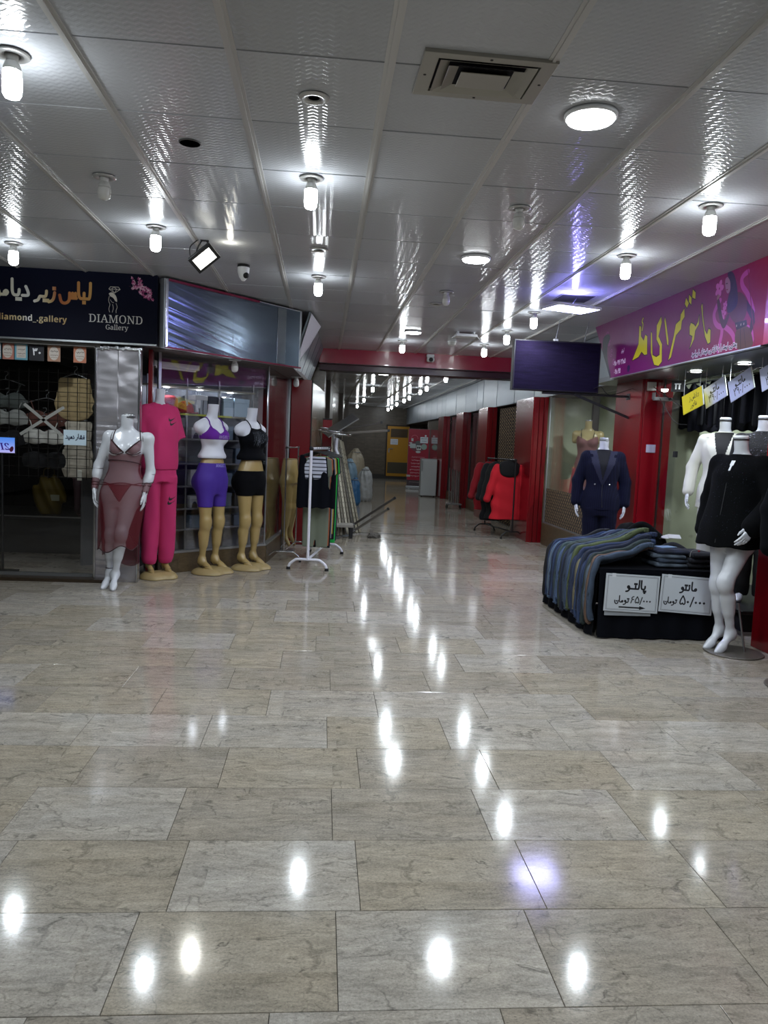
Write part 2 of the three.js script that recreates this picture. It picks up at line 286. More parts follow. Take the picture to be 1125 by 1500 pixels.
// ================================================================ LAMPS AND CEILING FITTINGS
const glow = (r, g, b, k) => new THREE.MeshStandardMaterial({ color: 0xffffff, roughness: 0.5, emissive: new THREE.Color(r, g, b), emissiveIntensity: k });
const bulbGlow = glow(0.9, 0.96, 1.0, 55), bulbOff = phys(0xd6d6d2, 0.25, { clearcoat: .4 });
const rimMat = mat(0xb9b9b7, 0.3, { metalness: .4 }), baseMat = mat(0xc9c9c6, 0.5);
function downLight(t, k, y, r) {          // the lamp's own light leaves downwards and sideways, its housing shades the ceiling
  const l = new THREE.SpotLight(new THREE.Color(.85, .935, 1), k, 0, 1.5, .35); l.position.set(0, y - .03, 0); l.castShadow = true; l.shadow.radius = r;
  const g = new THREE.Object3D(); g.name = 'aim'; g.position.set(0, -2, 0); l.target = g; t.add(g); t.add(l);
}
function lampBody(name, label, x, z, on, group, y = HCEIL) {
  const t = thing(name, label, 'light', [x, y, z], 0, group);
  part('rim', lathe([[0.03, -.002], [0.062, -.002], [.066, -.007], [.06, -.012], [.045, -.013], [.032, -.010], [.03, -.002]]), rimMat, t);
  part('socket', lathe([[0.001, -.04], [.021, -.04], [.023, -.02], [.026, 0], [.001, 0]]), baseMat, t);
  part('housing', lathe([[.02, -.03], [.026, -.036], [.033, -.055], [.034, -.066], [.001, -.066]]), baseMat, t);
  const B = on ? part('bulb', lathe([[.034, -.066], [.0355, -.09], [.036, -.13], [.034, -.15], [.027, -.163], [.012, -.169], [.0005, -.170]]), bulbGlow, t)
    : part('bulb', lathe([[.032, -.06], [.036, -.075], [.036, -.1], [.03, -.12], [.015, -.13], [.0005, -.132]]), bulbOff, t);
  if (on) downLight(t, on, -.15, 1.5);
  return t;
}
const MAINB = [[-1.239, -3.199, 'lit white bulb hanging lowest at the upper edge, beside the first long ceiling bar'], [-0.112, -4.361, 'lit white bulb hanging between two zigzag ceiling tiles below the vent'], [-1.202, -5.584, 'lit white bulb hanging close to the small tilted floodlight'], [-2.445, -6.34, 'lit white bulb hanging just above the dark navy shop sign'], [-0.086, -6.883, 'lit white bulb hanging beside the silver wrapped sign corner'], [2.152, -4.349, 'lit white bulb hanging above the pink shop sign, the nearer of two'], [2.139, -5.54, 'lit white bulb hanging above the yellow lettering of the pink sign'], [1.049, -10.735, 'lit white bulb hanging right in front of the crimson beam, below a round lamp'], [2.146, -8.004, 'lit white bulb hanging just above the dark display board'], [2.176, -9.315, 'lit white bulb hanging behind the one above the display board'], [2.189, -10.684, 'lit white bulb hanging in front of the crimson beam, beside the smoke detector']];
for (const [x, z, l] of MAINB) lampBody('ceiling_bulb', l, x, z, BULB, 'lit bulbs of the front hall');
for (const [x, z] of [[-1.2, -0.8], [-2.45, -3.9], [2.15, -3.1], [2.15, -1.9], [-0.1, .9]]) lampBody('ceiling_bulb', `lit white bulb overhead and out of view, ${x < -2 ? 'over the lingerie side' : z > 0 ? 'behind the camera' : x < 0 ? 'left of the camera' : z < -2.5 ? 'near the pink sign' : 'beside the camera on the boutique side'}`, x, z, BULB, 'lit bulbs overhead');
const CORRB = [[1.161, -13.85], [1.186, -19.13], [1.232, -24.1], [1.201, -28.2], [2.361, -13.93], [2.374, -15.18], [2.369, -17.94], [2.371, -19.16], [2.391, -21.77], [2.403, -23.26], [2.387, -25.46], [2.435, -27.9], [2.45, -29.6]];
const ORD = ['first', 'second', 'third', 'fourth', 'fifth', 'sixth', 'seventh', 'eighth', 'ninth'];
CORRB.forEach(([x, z], i) => lampBody('ceiling_bulb', i < 4 ? `lit bulb in the corridor's sparse row along the stone wall, ${ORD[i]} past the crimson beam` : `lit bulb in the corridor's dense row beside the silver panels, ${ORD[i - 4]} past the crimson beam`, x, z, BULB * .42, 'lit bulbs of the corridor'));
for (const [x, z, l] of [[-1.274, -4.581, 'unlit white bulb in a round rim among the ceiling tiles over the navy sign'], [1.114, -4.627, 'unlit white bulb in a round rim between the two large round lamps'], [1.093, -7.209, 'unlit white bulb beside a small dark ceiling hole, behind the second round lamp']]) lampBody('unlit_bulb', l, x, z, 0);
function discLamp(label, x, z, k, r = .105) {
  const t = thing('round_lamp', label, 'light', [x, HCEIL, z], 0, 'round flush ceiling lamps');
  part('rim', lathe([[.02, 0], [r + .008, 0], [r + .008, -.012], [r, -.02], [r - .006, -.016], [.02, -.01]], 40), M.white, t);
  part('diffuser', lathe([[r - .002, -.014], [r - .008, -.027], [r * .6, -.031], [.0005, -.032]], 40), glow(.95, .98, 1, 20), t);
  downLight(t, k, -.02, 3); return t;
}
discLamp('large round flush lamp glowing brightest, beside the square air vent', 1.086, -3.325, DISC);
discLamp('round flush lamp glowing past the unlit bulb, middle of the three in the hall', 1.103, -5.875, DISC * .7);
discLamp('small looking round flush lamp close before the crimson beam', 1.086, -9.8, DISC * .6);
discLamp('round flush lamp glowing just behind the crimson beam in the corridor', 1.19, -15.83, DISC * .25);
discLamp('round flush lamp overhead above the camera, outside the picture', 1.09, -0.8, DISC * .8);
// dark holes and an empty ring
function ring(label, x, z, r, rim) {
  const t = thing('ceiling_hole', label, 'hole', [x, HCEIL, z]);
  part('opening', lathe([[.0005, -.0035], [r, -.0035], [r, -.002], [.0005, -.002]], 32), phys(0x010103, 1, { specularIntensity: 0 }), t);
  part('rim', rim ? lathe([[r, -.001], [r + .028, -.001], [r + .03, -.007], [r + .014, -.013], [r - .004, -.009], [r - .006, -.003]], 32) : lathe([[r, -.001], [r + .004, -.001], [r + .003, -.005], [r - .001, -.005]], 32), rim ? rimMat : mat(0x5a5957, .5), t);
  if (rim) part('spring', lathe([[r - .012, -.0045], [r - .004, -.0045], [r - .004, -.004], [r - .012, -.004]], 24), M.steel, t);
}
ring('dark round hole cut in a ceiling tile, without a rim', -0.701, -3.983, .05, false);
ring('empty downlight ring with a dark middle, between the first two long bars', -0.087, -3.368, .036, true);
ring('small empty dark lamp hole above the bulb beside the silver sign', -0.08, -5.929, .04, true);
ring('small dark lamp hole behind the unlit bulb, near the crimson beam', 1.089, -7.844, .04, true);
// air vent: stepped square diffuser
{
  const t = thing('air_vent', 'square metal air vent of nested frames, set in the ceiling', 'vent', [0.565, HCEIL, -3.07], 0.02);
  const fr = (o, i, y0, y1, yb) => { const s = (r) => [[-r, -r], [r, -r], [r, r], [-r, r]]; const g = extrude(s(o), y0 - y1, .002, [s(i)]); return g.rotateX(Math.PI / 2).translate(0, y0, 0).scale(1.3, 1, .9); };
  const vm = mat(0x9d9a90, .35, { metalness: .3 });
  part('outer_frame', fr(.19, .15, 0.0, -.012), vm, t); part('duct', bx(.38, .002, .26, 0, -.002, 0), mat(0x0b0b18, .9), t);
  const slope = (o, i, y0, y1) => { const P = []; const c = (r, y) => [[-r * 1.3, y, -r * .9], [r * 1.3, y, -r * .9], [r * 1.3, y, r * .9], [-r * 1.3, y, r * .9]]; const A = c(o, y0), B = c(i, y1); for (let k = 0; k < 4; k++) { const j = (k + 1) % 4; for (const v of [A[k], A[j], B[j], A[k], B[j], B[k]]) P.push(...v); } const g = new THREE.BufferGeometry(); g.setAttribute('position', new THREE.Float32BufferAttribute(P, 3)); g.computeVertexNormals(); return g; };
  part('louvre', slope(.142, .112, -.016, -.005), vm, t); part('louvre', slope(.115, .082, -.022, -.006), vm, t); part('centre_plate', rb(.19, .004, .12, 0, -.02, 0, .002), vm, t);
  for (const [x, z] of [[0, -.155], [0, .155], [-.225, 0], [.225, 0]]) part('screw', cyl(.006, .006, .003, x, -.0135, z, 10), M.black, t);
}
// bluish square panel hanging tilted below its square hole
{
  const h = thing('panel_opening', 'dark square hole in a ceiling tile, above the hanging bluish panel', 'hole', [2.29, HCEIL, -7.17], 0.0);
  part('opening', bx(.31, .003, .33, 0, -.004, 0), mat(0x030308, .9), h); part('edge', [bx(.325, .004, .008, 0, -.003, .167), bx(.325, .004, .008, 0, -.003, -.167), bx(.008, .004, .33, .158, -.003, 0), bx(.008, .004, .33, -.158, -.003, 0)], rimMat, h);
  const t = thing('square_panel_lamp', 'square bluish white panel lamp hanging loose and tilted from the ceiling', 'light', [2.19, 2.69, -6.93], 0.0); t.rotation.set(.06, .12, -.05);
  part('frame', [rb(.40, .022, .016, 0, 0, .2), rb(.40, .022, .016, 0, 0, -.2), rb(.016, .022, .40, .2, 0, 0), rb(.016, .022, .40, -.2, 0, 0), bx(.39, .006, .39, 0, .008, 0)], M.white, t);
  part('diffuser', bx(.38, .006, .38, 0, -.007, 0), glow(.5, .5, 1, 34), t);
  part('wire', tube([[0, .01, 0], [.03, .06, -.02], [.06, .09, -.05], [.08, .115, -.08]], .003), M.black, t);
  const l = new THREE.RectAreaLight(new THREE.Color(.42, .45, 1), 14, .37, .37); l.position.set(0, -.02, 0); l.rotation.x = -Math.PI / 2; t.add(l);
  const u = new THREE.PointLight(new THREE.Color(.3, .28, 1), .8); u.position.set(0.02, .05, .02); u.castShadow = true; t.add(u);
}
// floodlight on a bracket
{
  const t = thing('floodlight', 'small black rectangular floodlight tilted on its bracket, one glowing face', 'light', [-0.914, HCEIL, -5.88]);
  part('bracket', [tube([[-.02, 0, 0], [-.05, -.06, 0], [-.06, -.14, .02]], .006), tube([[.01, 0, 0], [.05, -.05, 0], [.07, -.1, .02]], .006), bx(.06, .006, .03, 0, -.004, 0)], M.black, t);
  const h = new THREE.Group(); h.name = 'head'; h.position.set(.0, -.13, .03); h.rotation.set(.75, .45, .55); t.add(h);
  part('casing', [rb(.19, .14, .025, 0, 0, 0, .008), rb(.2, .15, .012, 0, 0, .014, .004)], M.blackMetal, h);
  part('lens', bx(.15, .1, .004, 0, 0, .0215), glow(1, 1, .92, 3.2), h);
  part('cable', tube([[-.05, .0, 0], [-.1, -.06, .02], [-.09, -.14, .03], [-.03, -.15, .02]], .004), M.black, t);
  const l = new THREE.SpotLight(new THREE.Color(1, 1, .93), 2.4, 0, .8, .6); l.position.set(0, 0, .04); h.add(l); const tg = new THREE.Object3D(); tg.name = 'aim'; tg.position.set(0, 0, 2); l.target = tg; h.add(tg); l.castShadow = true;
  const u = new THREE.PointLight(0xfffbe8, .05); u.position.set(.18, -.05, -.02); u.castShadow = true; t.add(u);
}
// cameras, detector, router
{
  const t = thing('dome_camera', 'white dome camera with black lens hanging from the ceiling over the silver sign', 'camera', [-0.706, HCEIL, -6.615]);
  part('base', cyl(.05, .052, .022, 0, -.011, 0), M.black, t); part('shell', lathe([[.05, -.022], [.048, -.06], [.036, -.1], [.015, -.13], [.0005, -.134]]), M.white, t); part('lens', new THREE.SphereGeometry(.026, 16, 12).translate(.022, -.088, .022), M.black, t);
  const c = thing('beam_camera', 'white bullet camera mounted in front of the crimson beam', 'camera', [1.62, 2.76, -12.02]);
  part('mount', rb(.12, .05, .06, 0, .03, 0, .01), M.white, c); part('head', [rb(.12, .08, .1, 0, -.03, .04, .03, 3)], M.white, c); part('lens', cyl(.032, .032, .02, 0, 0, 0).rotateX(Math.PI / 2).translate(0, -.035, .09), M.black, c);
  const s = thing('smoke_detector', 'round white smoke detector under the ceiling before the crimson beam', 'detector', [1.706, HCEIL, -10.53]);
  part('base', cyl(.06, .06, .012, 0, -.006, 0), M.white, s); part('head', lathe([[.056, -.012], [.054, -.04], [.04, -.055], [.0005, -.057]]), mat(0xcfcfcc, .5), s);
  const r = thing('ceiling_router', 'white flat box with small legs fixed under the ceiling', 'router', [1.731, HCEIL, -9.66]);
  part('case', rb(.27, .035, .2, 0, -.045, 0, .01), M.white, r); for (const sx of [-.1, .1]) part('bracket', bx(.02, .03, .12, sx, -.014, 0), M.white, r); part('antenna', bar([-.13, -.05, .08], [-.19, -.09, .1], .006), M.white, r); part('antenna', bar([.13, -.05, .08], [.17, -.1, .1], .006), M.white, r);
}

// ================================================================ SHOP FRONTS
const beige = mat(0x8a7a62, 0.35, { map: marbles[2] });
const pos2 = (a, b, t) => [a[0] + (b[0] - a[0]) * t, a[1] + (b[1] - a[1]) * t];
function along(a, b) { const dx = b[0] - a[0], dz = b[1] - a[1]; return { L: Math.hypot(dx, dz), turn: Math.atan2(-dz, dx), mid: [(a[0] + b[0]) / 2, (a[1] + b[1]) / 2] }; }
// ---- left shop (navy sign): big pane, wrapped pillar
struct('window_1', bx(1.62, 2.12, 0.012, -2.9, 1.1, -7.36), glassMat);
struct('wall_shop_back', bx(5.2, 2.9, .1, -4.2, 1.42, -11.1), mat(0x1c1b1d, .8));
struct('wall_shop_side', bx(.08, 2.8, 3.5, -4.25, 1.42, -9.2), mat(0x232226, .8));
struct('trim_6', [bx(2.6, .6, .06, -2.75, 2.5, -7.5), bx(2.1, .05, .16, -3.1, 2.19, -7.38)], mat(0x55534f, .6));
// silver film wrapped pillar
const film = dataTex(256, 512, (u, v) => { const k = 128 + 300 * fbm(u * 3, v * 5, 1, 3) * (.3 + .7 * Math.pow(Math.abs(v - .5) * 2, 2)) + 120 * fbm(u * 22, v * 5, 4, 3) * Math.max(0, v - .75) * 4 + 90 * fbm(u * 4, v * 22, 6, 3) * Math.max(0, .3 - v) * 3; return [k, k, k]; }, false);
const filmMat = mat(0xc2bfc4, 0.26, { metalness: .72, bumpMap: film, bumpScale: .035 });
{
  const t = thing('wrapped_pillar', 'pillar wrapped in crinkled silver film, between the two left shop fronts', 'pillar', [-1.895, 0, -7.4]);
  part('core', uvBox(bx(.39, 2.18, .1, 0, 1.09, .03), .8), filmMat, t);
  for (const s of [-1, 1]) part('edge_strip', rb(.022, 2.18, .03, s * .195, 1.09, .085, .006), M.chrome, t);
  part('top_crimp', Array.from({ length: 16 }, (_, i) => rb(.03, .02 + rr(0, .02), .02, -.2 + i * .027, 2.165 + rr(-.008, .008), .09, .006)), M.chrome, t);
}
single('red_strip', rb(.04, 2.2, .06, 0, 1.1, 0, .006), M.red, 'narrow dark red post standing right of the silver wrapped pillar', 'post', [-1.66, 0, -7.6]);
// navy sign
const navySign = canvasTex(2048, 620, (x, w, h) => {
  const g = x.createLinearGradient(0, 0, 0, h); g.addColorStop(0, '#0b1028'); g.addColorStop(1, '#070918'); x.fillStyle = g; x.fillRect(0, 0, w, h);
  const P = (X, Y) => [(X + 3.61) / 2.07 * w, (2.83 - Y) / .63 * h];                     // metres on the board to canvas
  const grad = x.createLinearGradient(...P(-2.95, 2.6), ...P(-2.1, 2.6)); [[0, '#e9e2c0'], [.35, '#f2f4ee'], [.55, '#d9c08a'], [.62, '#b56a43'], [.8, '#c98a4e'], [1, '#d6a964']].forEach(([a, c]) => grad.addColorStop(a, c));
  let [rx, by] = P(-2.115, 2.585); const s = w / 2.07 * .079, W = 26;
  rx = persian(x, 'li bm af', rx, by, s, W, grad); rx = persian(x, 'sf', rx, by, s, W, grad) - s * .15; rx = persian(x, 'zo', rx, by, s, W, grad) - s * .05; 
  rx = persian(x, 'yi rf', rx, by, s, W, grad) - s * .55; rx = persian(x, 'do', rx, by, s, W, grad) - s * .1; rx = persian(x, 'yi af', rx, by, s, W, grad) - .1 * s; persian(x, 'mi wf', rx, by, s, W, grad);
  x.fillStyle = grad; x.font = 'bold 74px sans-serif'; x.textBaseline = 'alphabetic'; x.textAlign = 'right';
  const q = x.createLinearGradient(...P(-2.92, 2.38), ...P(-2.33, 2.38)); [[0, '#c9a86a'], [.3, '#d8c79a'], [.42, '#f2f2ee'], [.58, '#cdbb90'], [1, '#b89a68']].forEach(([a, c]) => q.addColorStop(a, c)); x.fillStyle = q; x.fillText('_diamond_.gallery', ...P(-2.335, 2.365));
  x.fillStyle = '#d9d6cc'; x.textAlign = 'center'; x.font = '96px serif'; x.fillText('DIAMOND', ...P(-1.905, 2.385)); x.font = '58px serif'; x.fillText('Gallery', ...P(-1.895, 2.325));
  // emblem: gem over a slender figure
  const E = (X, Y) => P(-1.925 + X, 2.6 + Y); x.strokeStyle = x.fillStyle = '#e6e0d0'; x.lineWidth = 4; x.lineJoin = 'round';
  const poly = (pts, fill) => { x.beginPath(); pts.forEach((p, i) => i ? x.lineTo(...E(...p)) : x.moveTo(...E(...p))); fill ? x.fill() : x.stroke(); };
  poly([[-.045, .085], [-.03, .105], [.04, .105], [.055, .085], [.005, .05], [-.045, .085], [.055, .085]]); poly([[-.02, .085], [.005, .05], [.025, .085], [0, .105], [-.02, .085]]);
  const blob = (pts, fill = true) => { x.beginPath(); const q2 = pts.map((p) => E(...p)); x.moveTo(...q2[0]); for (let i = 1; i < q2.length - 1; i++) x.quadraticCurveTo(...q2[i], (q2[i][0] + q2[i + 1][0]) / 2, (q2[i][1] + q2[i + 1][1]) / 2); x.lineTo(...q2.at(-1)); fill ? x.fill() : x.stroke(); };
  blob([[-.045, .045], [-.02, .065], [.02, .03], [.03, -.01], [.03, -.03], [.012, -.02], [-.005, .01], [-.035, .02], [-.045, .045]]);
  blob([[-.04, .02], [-.05, -.02], [-.03, -.05], [-.045, -.09], [-.035, -.12]], false); blob([[.02, -.04], [.035, -.07], [.02, -.1], [.022, -.125]], false); blob([[-.01, -.05], [0, -.08], [-.012, -.12]], false); blob([[-.03, -.01], [-.02, -.03], [.0, -.035]], false);
  // blossom twig
  x.lineWidth = 5; x.strokeStyle = '#4a2638'; blobP([[-1.79, 2.72], [-1.74, 2.7], [-1.68, 2.68], [-1.6, 2.6]]); blobP([[-1.74, 2.7], [-1.73, 2.76]]);
  function blobP(pts) { x.beginPath(); pts.map((p) => P(...p)).forEach((p, i) => i ? x.lineTo(...p) : x.moveTo(...p)); x.stroke(); }
  for (let i = 0; i < 46; i++) { const t = i / 46, X = i < 16 ? -1.77 + rr(0, .09) : -1.70 + rr(0, .12), Y = i < 16 ? 2.73 + rr(-.03, .07) : 2.70 - (X + 1.7) * .55 + rr(-.04, .05), [a, b] = P(X, Y); for (let k = 0; k < 5; k++) { const an = k * 1.257 + i, r = rr(6, 11); x.fillStyle = ['#c56a94', '#e3a6bf', '#a8477a', '#f0cad8'][Math.floor(rnd() * 4)]; x.beginPath(); x.ellipse(a + Math.cos(an) * r, b + Math.sin(an) * r, r * .8, r * .55, an, 0, 7); x.fill(); } }
});
const printUV = (g, w, h) => { const p = g.attributes.position, uv = g.attributes.uv; for (let i = 0; i < p.count; i++) uv.setXY(i, p.getX(i) / w + .5, p.getY(i) / h + .5); return g; };
{
  const t = thing('shop_sign', 'navy shop sign with gold lettering, pink blossoms and a diamond emblem', 'sign', [-2.575, 2.515, -7.3]);
  part('face', printUV(new THREE.PlaneGeometry(2.07, .63), 2.07, .63).translate(0, 0, .042), phys(0xe4e4e8, .75, { map: navySign, specularIntensity: .25 }), t); part('box', bx(2.07, .62, .08, 0, 0, 0), mat(0x10132a, .5), t); part('lower_edge', bx(2.07, .015, .1, 0, -.31, 0), M.alu, t);
}
// ---- angled silver film board over the second shop
const boardFilm = dataTex(512, 256, (u, v) => {
  const left = Math.max(0, 1 - u * 1.6), k = 128 + left * (1.15 - v) * 170 * fbm(u * 2.2 + v * 2.2, v * 9 + u * 5, 3, 3) + 90 * fbm(u * 3.2, v * 1.6, 8, 2) + 30 * (u > .45 && u < .455 ? 1 : 0); return [k, k, k];
}, false);
const silverMat = mat(0x7c8a99, 0.2, { metalness: .95, bumpMap: boardFilm, bumpScale: .012 });
const A2 = [-1.50, -7.27], B2 = [-0.30, -8.68];
{
  const { L, turn, mid } = along(A2, B2);
  const t = thing('film_board', 'large board covered in wrinkled silver film, set at an angle over the sportswear shop', 'sign', [mid[0], 2.5, mid[1]], turn);
  part('film', printUV(new THREE.PlaneGeometry(L - .06, .6), L - .06, .6).translate(0, 0, .032), silverMat, t); part('box', bx(L, .62, .06), M.alu, t);
  part('top_strip', bx(L * .62, .02, .02, -L * .17, .3, .04), phys(0x7a1238, .3), t); part('bottom_strip', bx(L - .02, .015, .02, 0, -.305, .04), phys(0x7a1238, .3), t);
  part('film_patch', rb(.13, .58, .004, L * .33, 0, .036, .002), mat(0xa9b2b8, .16, { metalness: .9 }), t); part('side_strip', rb(.03, .62, .03, -L / 2 + .02, 0, .036, .006), M.chrome, t);
}
{ // sloping panel row turned into the corridor, with a loose white sheet
  const t = thing('fascia_cladding', 'sloping row of pale silver panels at the sign corner, with a loose white sheet', 'sign', [0, 0, 0]);
  const a = [-.18, 2.82, -8.72], b = [-.04, 2.82, -12.05], c = [-.24, 2.2, -11.6], d = [-.36, 2.2, -8.66], n = 5;
  for (let i = 0; i < n; i++) { const f = (s, e, k) => s.map((v, j) => v + (e[j] - v) * k), e = .006, p = f(a, b, i / n + e), q = f(a, b, (i + 1) / n - e), r = f(d, c, (i + 1) / n - e), s = f(d, c, i / n + e); part('panel', quadSlab(p, q, r, s, .02), bulkMat[i % 3], t); }
  part('loose_sheet', quadSlab([-.17, 2.80, -8.70], [-.07, 2.78, -9.5], [-.2, 2.5, -9.25], [-.33, 2.22, -8.62], .003), mat(0xe8e6f2, .5), t);
}
function quadSlab(p, q, r, s, th) { // four corners, thickness behind (to -x)
  const A = [p, q, r, s].map((v) => V3(...v)), n = A[1].clone().sub(A[0]).cross(A[3].clone().sub(A[0])).normalize().multiplyScalar(th), Bk = A.map((v) => v.clone().add(n)), Fr = A, P = [], add = (a, b, c, d) => { for (const v of [a, b, c, a, c, d]) P.push(v.x, v.y, v.z); };
  add(...Fr); add(Bk[3], Bk[2], Bk[1], Bk[0]); for (let i = 0; i < 4; i++) { const j = (i + 1) % 4; add(Fr[j], Fr[i], Bk[i], Bk[j]); }
  const g = new THREE.BufferGeometry(); g.setAttribute('position', new THREE.Float32BufferAttribute(P, 3)); g.computeVertexNormals(); g.setAttribute('uv', new THREE.BufferAttribute(new Float32Array(P.length / 3 * 2), 2)); return g;
}
// soffit over the display window and hall wall behind the signs
struct('trim_7', extrude([[-1.66, 7.35], [-.36, 8.72], [-.2, 11.6], [-.3, 12.0], [-1.0, 12.0], [-1.95, 8.2]].map(([x, y]) => [x, y]), .05).rotateX(-Math.PI / 2).translate(0, 2.2, 0), mat(0x59504e, .6));
// second shop: display window on a stone kerb, turning into the corridor
const WA = [-1.62, -7.78], WB = [-0.62, -8.70], WC = [-0.47, -10.25];
{
  const s = along(WA, WB), k = along(WB, WC);
  struct('trim_8', uvBox(bx(s.L, .2, .06, 0, .1, 0)), beige, [s.mid[0], 0, s.mid[1]], s.turn); struct('trim_9', uvBox(bx(k.L, .2, .06, 0, .1, 0)), beige, [k.mid[0], 0, k.mid[1]], k.turn);
  struct('window_2', bx(s.L, 1.98, .01, 0, 1.2, 0), new THREE.MeshPhysicalMaterial({ color: 0xffffff, roughness: 0, transmission: 1, thickness: 0, ior: 1.85 }), [s.mid[0], 0, s.mid[1]], s.turn); struct('window_3', bx(k.L, 1.98, .01, 0, 1.2, 0), glassMat, [k.mid[0], 0, k.mid[1]], k.turn);
  struct('trim_10', [bx(s.L, .025, .05, 0, .21, 0), bx(.03, 2, .03, -s.L / 2, 1.2, 0), bx(.012, 2, .016, s.L / 2, 1.2, 0)], M.alu, [s.mid[0], 0, s.mid[1]], s.turn); struct('trim_11', bx(k.L, .025, .05, 0, .21, 0), M.alu, [k.mid[0], 0, k.mid[1]], k.turn);
  // interior behind: floor of the display and back wall
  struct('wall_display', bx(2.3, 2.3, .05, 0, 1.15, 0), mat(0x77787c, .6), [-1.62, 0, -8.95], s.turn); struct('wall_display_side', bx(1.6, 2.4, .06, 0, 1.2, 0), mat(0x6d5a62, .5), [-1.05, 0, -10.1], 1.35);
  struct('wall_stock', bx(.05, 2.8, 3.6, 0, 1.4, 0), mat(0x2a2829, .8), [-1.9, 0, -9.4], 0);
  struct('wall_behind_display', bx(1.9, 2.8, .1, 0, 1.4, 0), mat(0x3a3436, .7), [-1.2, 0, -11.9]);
}
// red door leaf and post at the corner of the corridor
{
  const t = thing('red_door_panel', 'tall glossy red door panel at the mouth of the corridor, behind the clothes racks', 'door', [-.3, 0, -10.36]);
  part('leaf', rb(.27, 2.2, .06, 0, 1.1, 0, .006), M.red, t); part('edge', bx(.012, 2.2, .07, .14, 1.1, 0), mat(0x120608, .4), t); part('side_post', rb(.05, 2.2, .05, -.17, 1.1, .01, .005), M.alu, t);
  const p = thing('red_box_post', 'short dark red post standing just past the tall red door panel', 'post', [.06, 0, -11.6]);
  part('post', rb(.14, 1.72, .14, 0, .86, 0, .008), phys(0x6a0812, .3), p); part('cap', rb(.15, .02, .15, 0, 1.73, 0, .004), M.blackMetal, p);
}
// ---- right side of the corridor: red pillars, panes and kerbs
const XR = 3.36;
const lace = dataTex(256, 256, (u, v) => { const a = Math.sin(u * 6.283 * 8) * Math.sin(v * 6.283 * 8), b = fbm(u * 20, v * 20, 3, 3), on = a + b * .8 > .25; return on ? [150, 132, 108] : [46, 38, 36]; });
function redPillar(z0, z1, x, label, cuts) {
  const t = thing('red_pillar', label, 'pillar', [XR, 0, (z0 + z1) / 2], 0, 'red pillars of the corridor'); const d = Math.abs(z1 - z0), w = XR - x;
  part('facing', rb(.03, 2.2, d, -w, 1.1, 0, .004), M.red, t);
  let y = -w; const n = cuts ?? 2; for (let i = 0; i < n; i++) { const ww = w / n - .008; part('front_board', rb(ww, 2.2, .03, y + ww / 2 + .01, 1.1, d / 2, .004), M.red, t); y += w / n; }
  part('core', bx(w - .02, 2.2, d - .03, -w / 2 + .02, 1.1, 0), mat(0x30040a, .5), t); return t;
}
redPillar(-11.42, -12.45, 3.15, 'wide red pillar of several boards behind the coat rack, next to the glass corner', 3);
redPillar(-14.85, -15.7, 3.19, 'red pillar past the lace curtain, where the coat rack ends', 2);
redPillar(-17.5, -18.4, 3.2, 'narrow red pillar behind the leaning chrome tubes', 2);
redPillar(-20.4, -21.3, 3.2, 'red pillar right behind the white fridge, farthest of the red pillars', 2);
struct('wall_shop_row', bx(.1, 2.9, 19.8, 4.1, 1.45, -21.3), mat(0x3d3634, .7));
struct('wall_shop_row_end', bx(.9, 2.9, .1, 3.85, 1.45, -25.0), mat(0x8a7f73, .7));
for (const [n, z0, z1] of [[4, -15.75, -17.45], [5, -18.45, -20.35], [6, -21.35, -24.9]]) { struct('window_' + n, bx(.012, 1.95, z0 - z1, XR + .03, 1.2, (z0 + z1) / 2), glassMat); struct('trim_' + (n + 10), uvBox(bx(.1, .22, z0 - z1, XR + .02, .11, (z0 + z1) / 2)), beige); }
{ // lace curtain behind the coat rack and a printed curtain further on
  const fold = (z0, z1, y0, y1, x, n) => { const g = new THREE.PlaneGeometry(z0 - z1, y1 - y0, n * 8, 4), p = g.attributes.position; for (let i = 0; i < p.count; i++) p.setZ(i, .022 * Math.sin(p.getX(i) / (z0 - z1) * n * 6.283)); g.computeVertexNormals(); const uv = g.attributes.uv; for (let i = 0; i < uv.count; i++) uv.setXY(i, uv.getX(i) * (z0 - z1) / .5, uv.getY(i) * (y1 - y0) / .5); return g.rotateY(-Math.PI / 2).translate(x, (y0 + y1) / 2, (z0 + z1) / 2); };
  single('lace_curtain', fold(-12.5, -14.8, 0.02, 2.17, 3.42, 12), mat(0xcfc0a6, .8, { map: lace, side: THREE.DoubleSide }), 'patterned lace curtain closing the shop opening behind the coat rack', 'curtain');
  const pc = dataTex(256, 256, (u, v) => { const a = fbm(u * 9, v * 9, 12, 3); return a > .22 ? [120, 60, 56] : a < -.22 ? [86, 112, 104] : [156, 150, 140]; });
  single('printed_curtain', fold(-15.8, -17.4, .25, 2.15, 3.5, 8), mat(0x9d9a92, .8, { map: pc, side: THREE.DoubleSide }), 'pale printed curtain behind a pane, between two red pillars', 'curtain');
  single('pale_curtain', fold(-18.5, -20.3, .25, 2.15, 3.5, 8), mat(0x7f8885, .8, { side: THREE.DoubleSide }), 'plain grey green curtain behind the pane nearest the fridge', 'curtain');
}
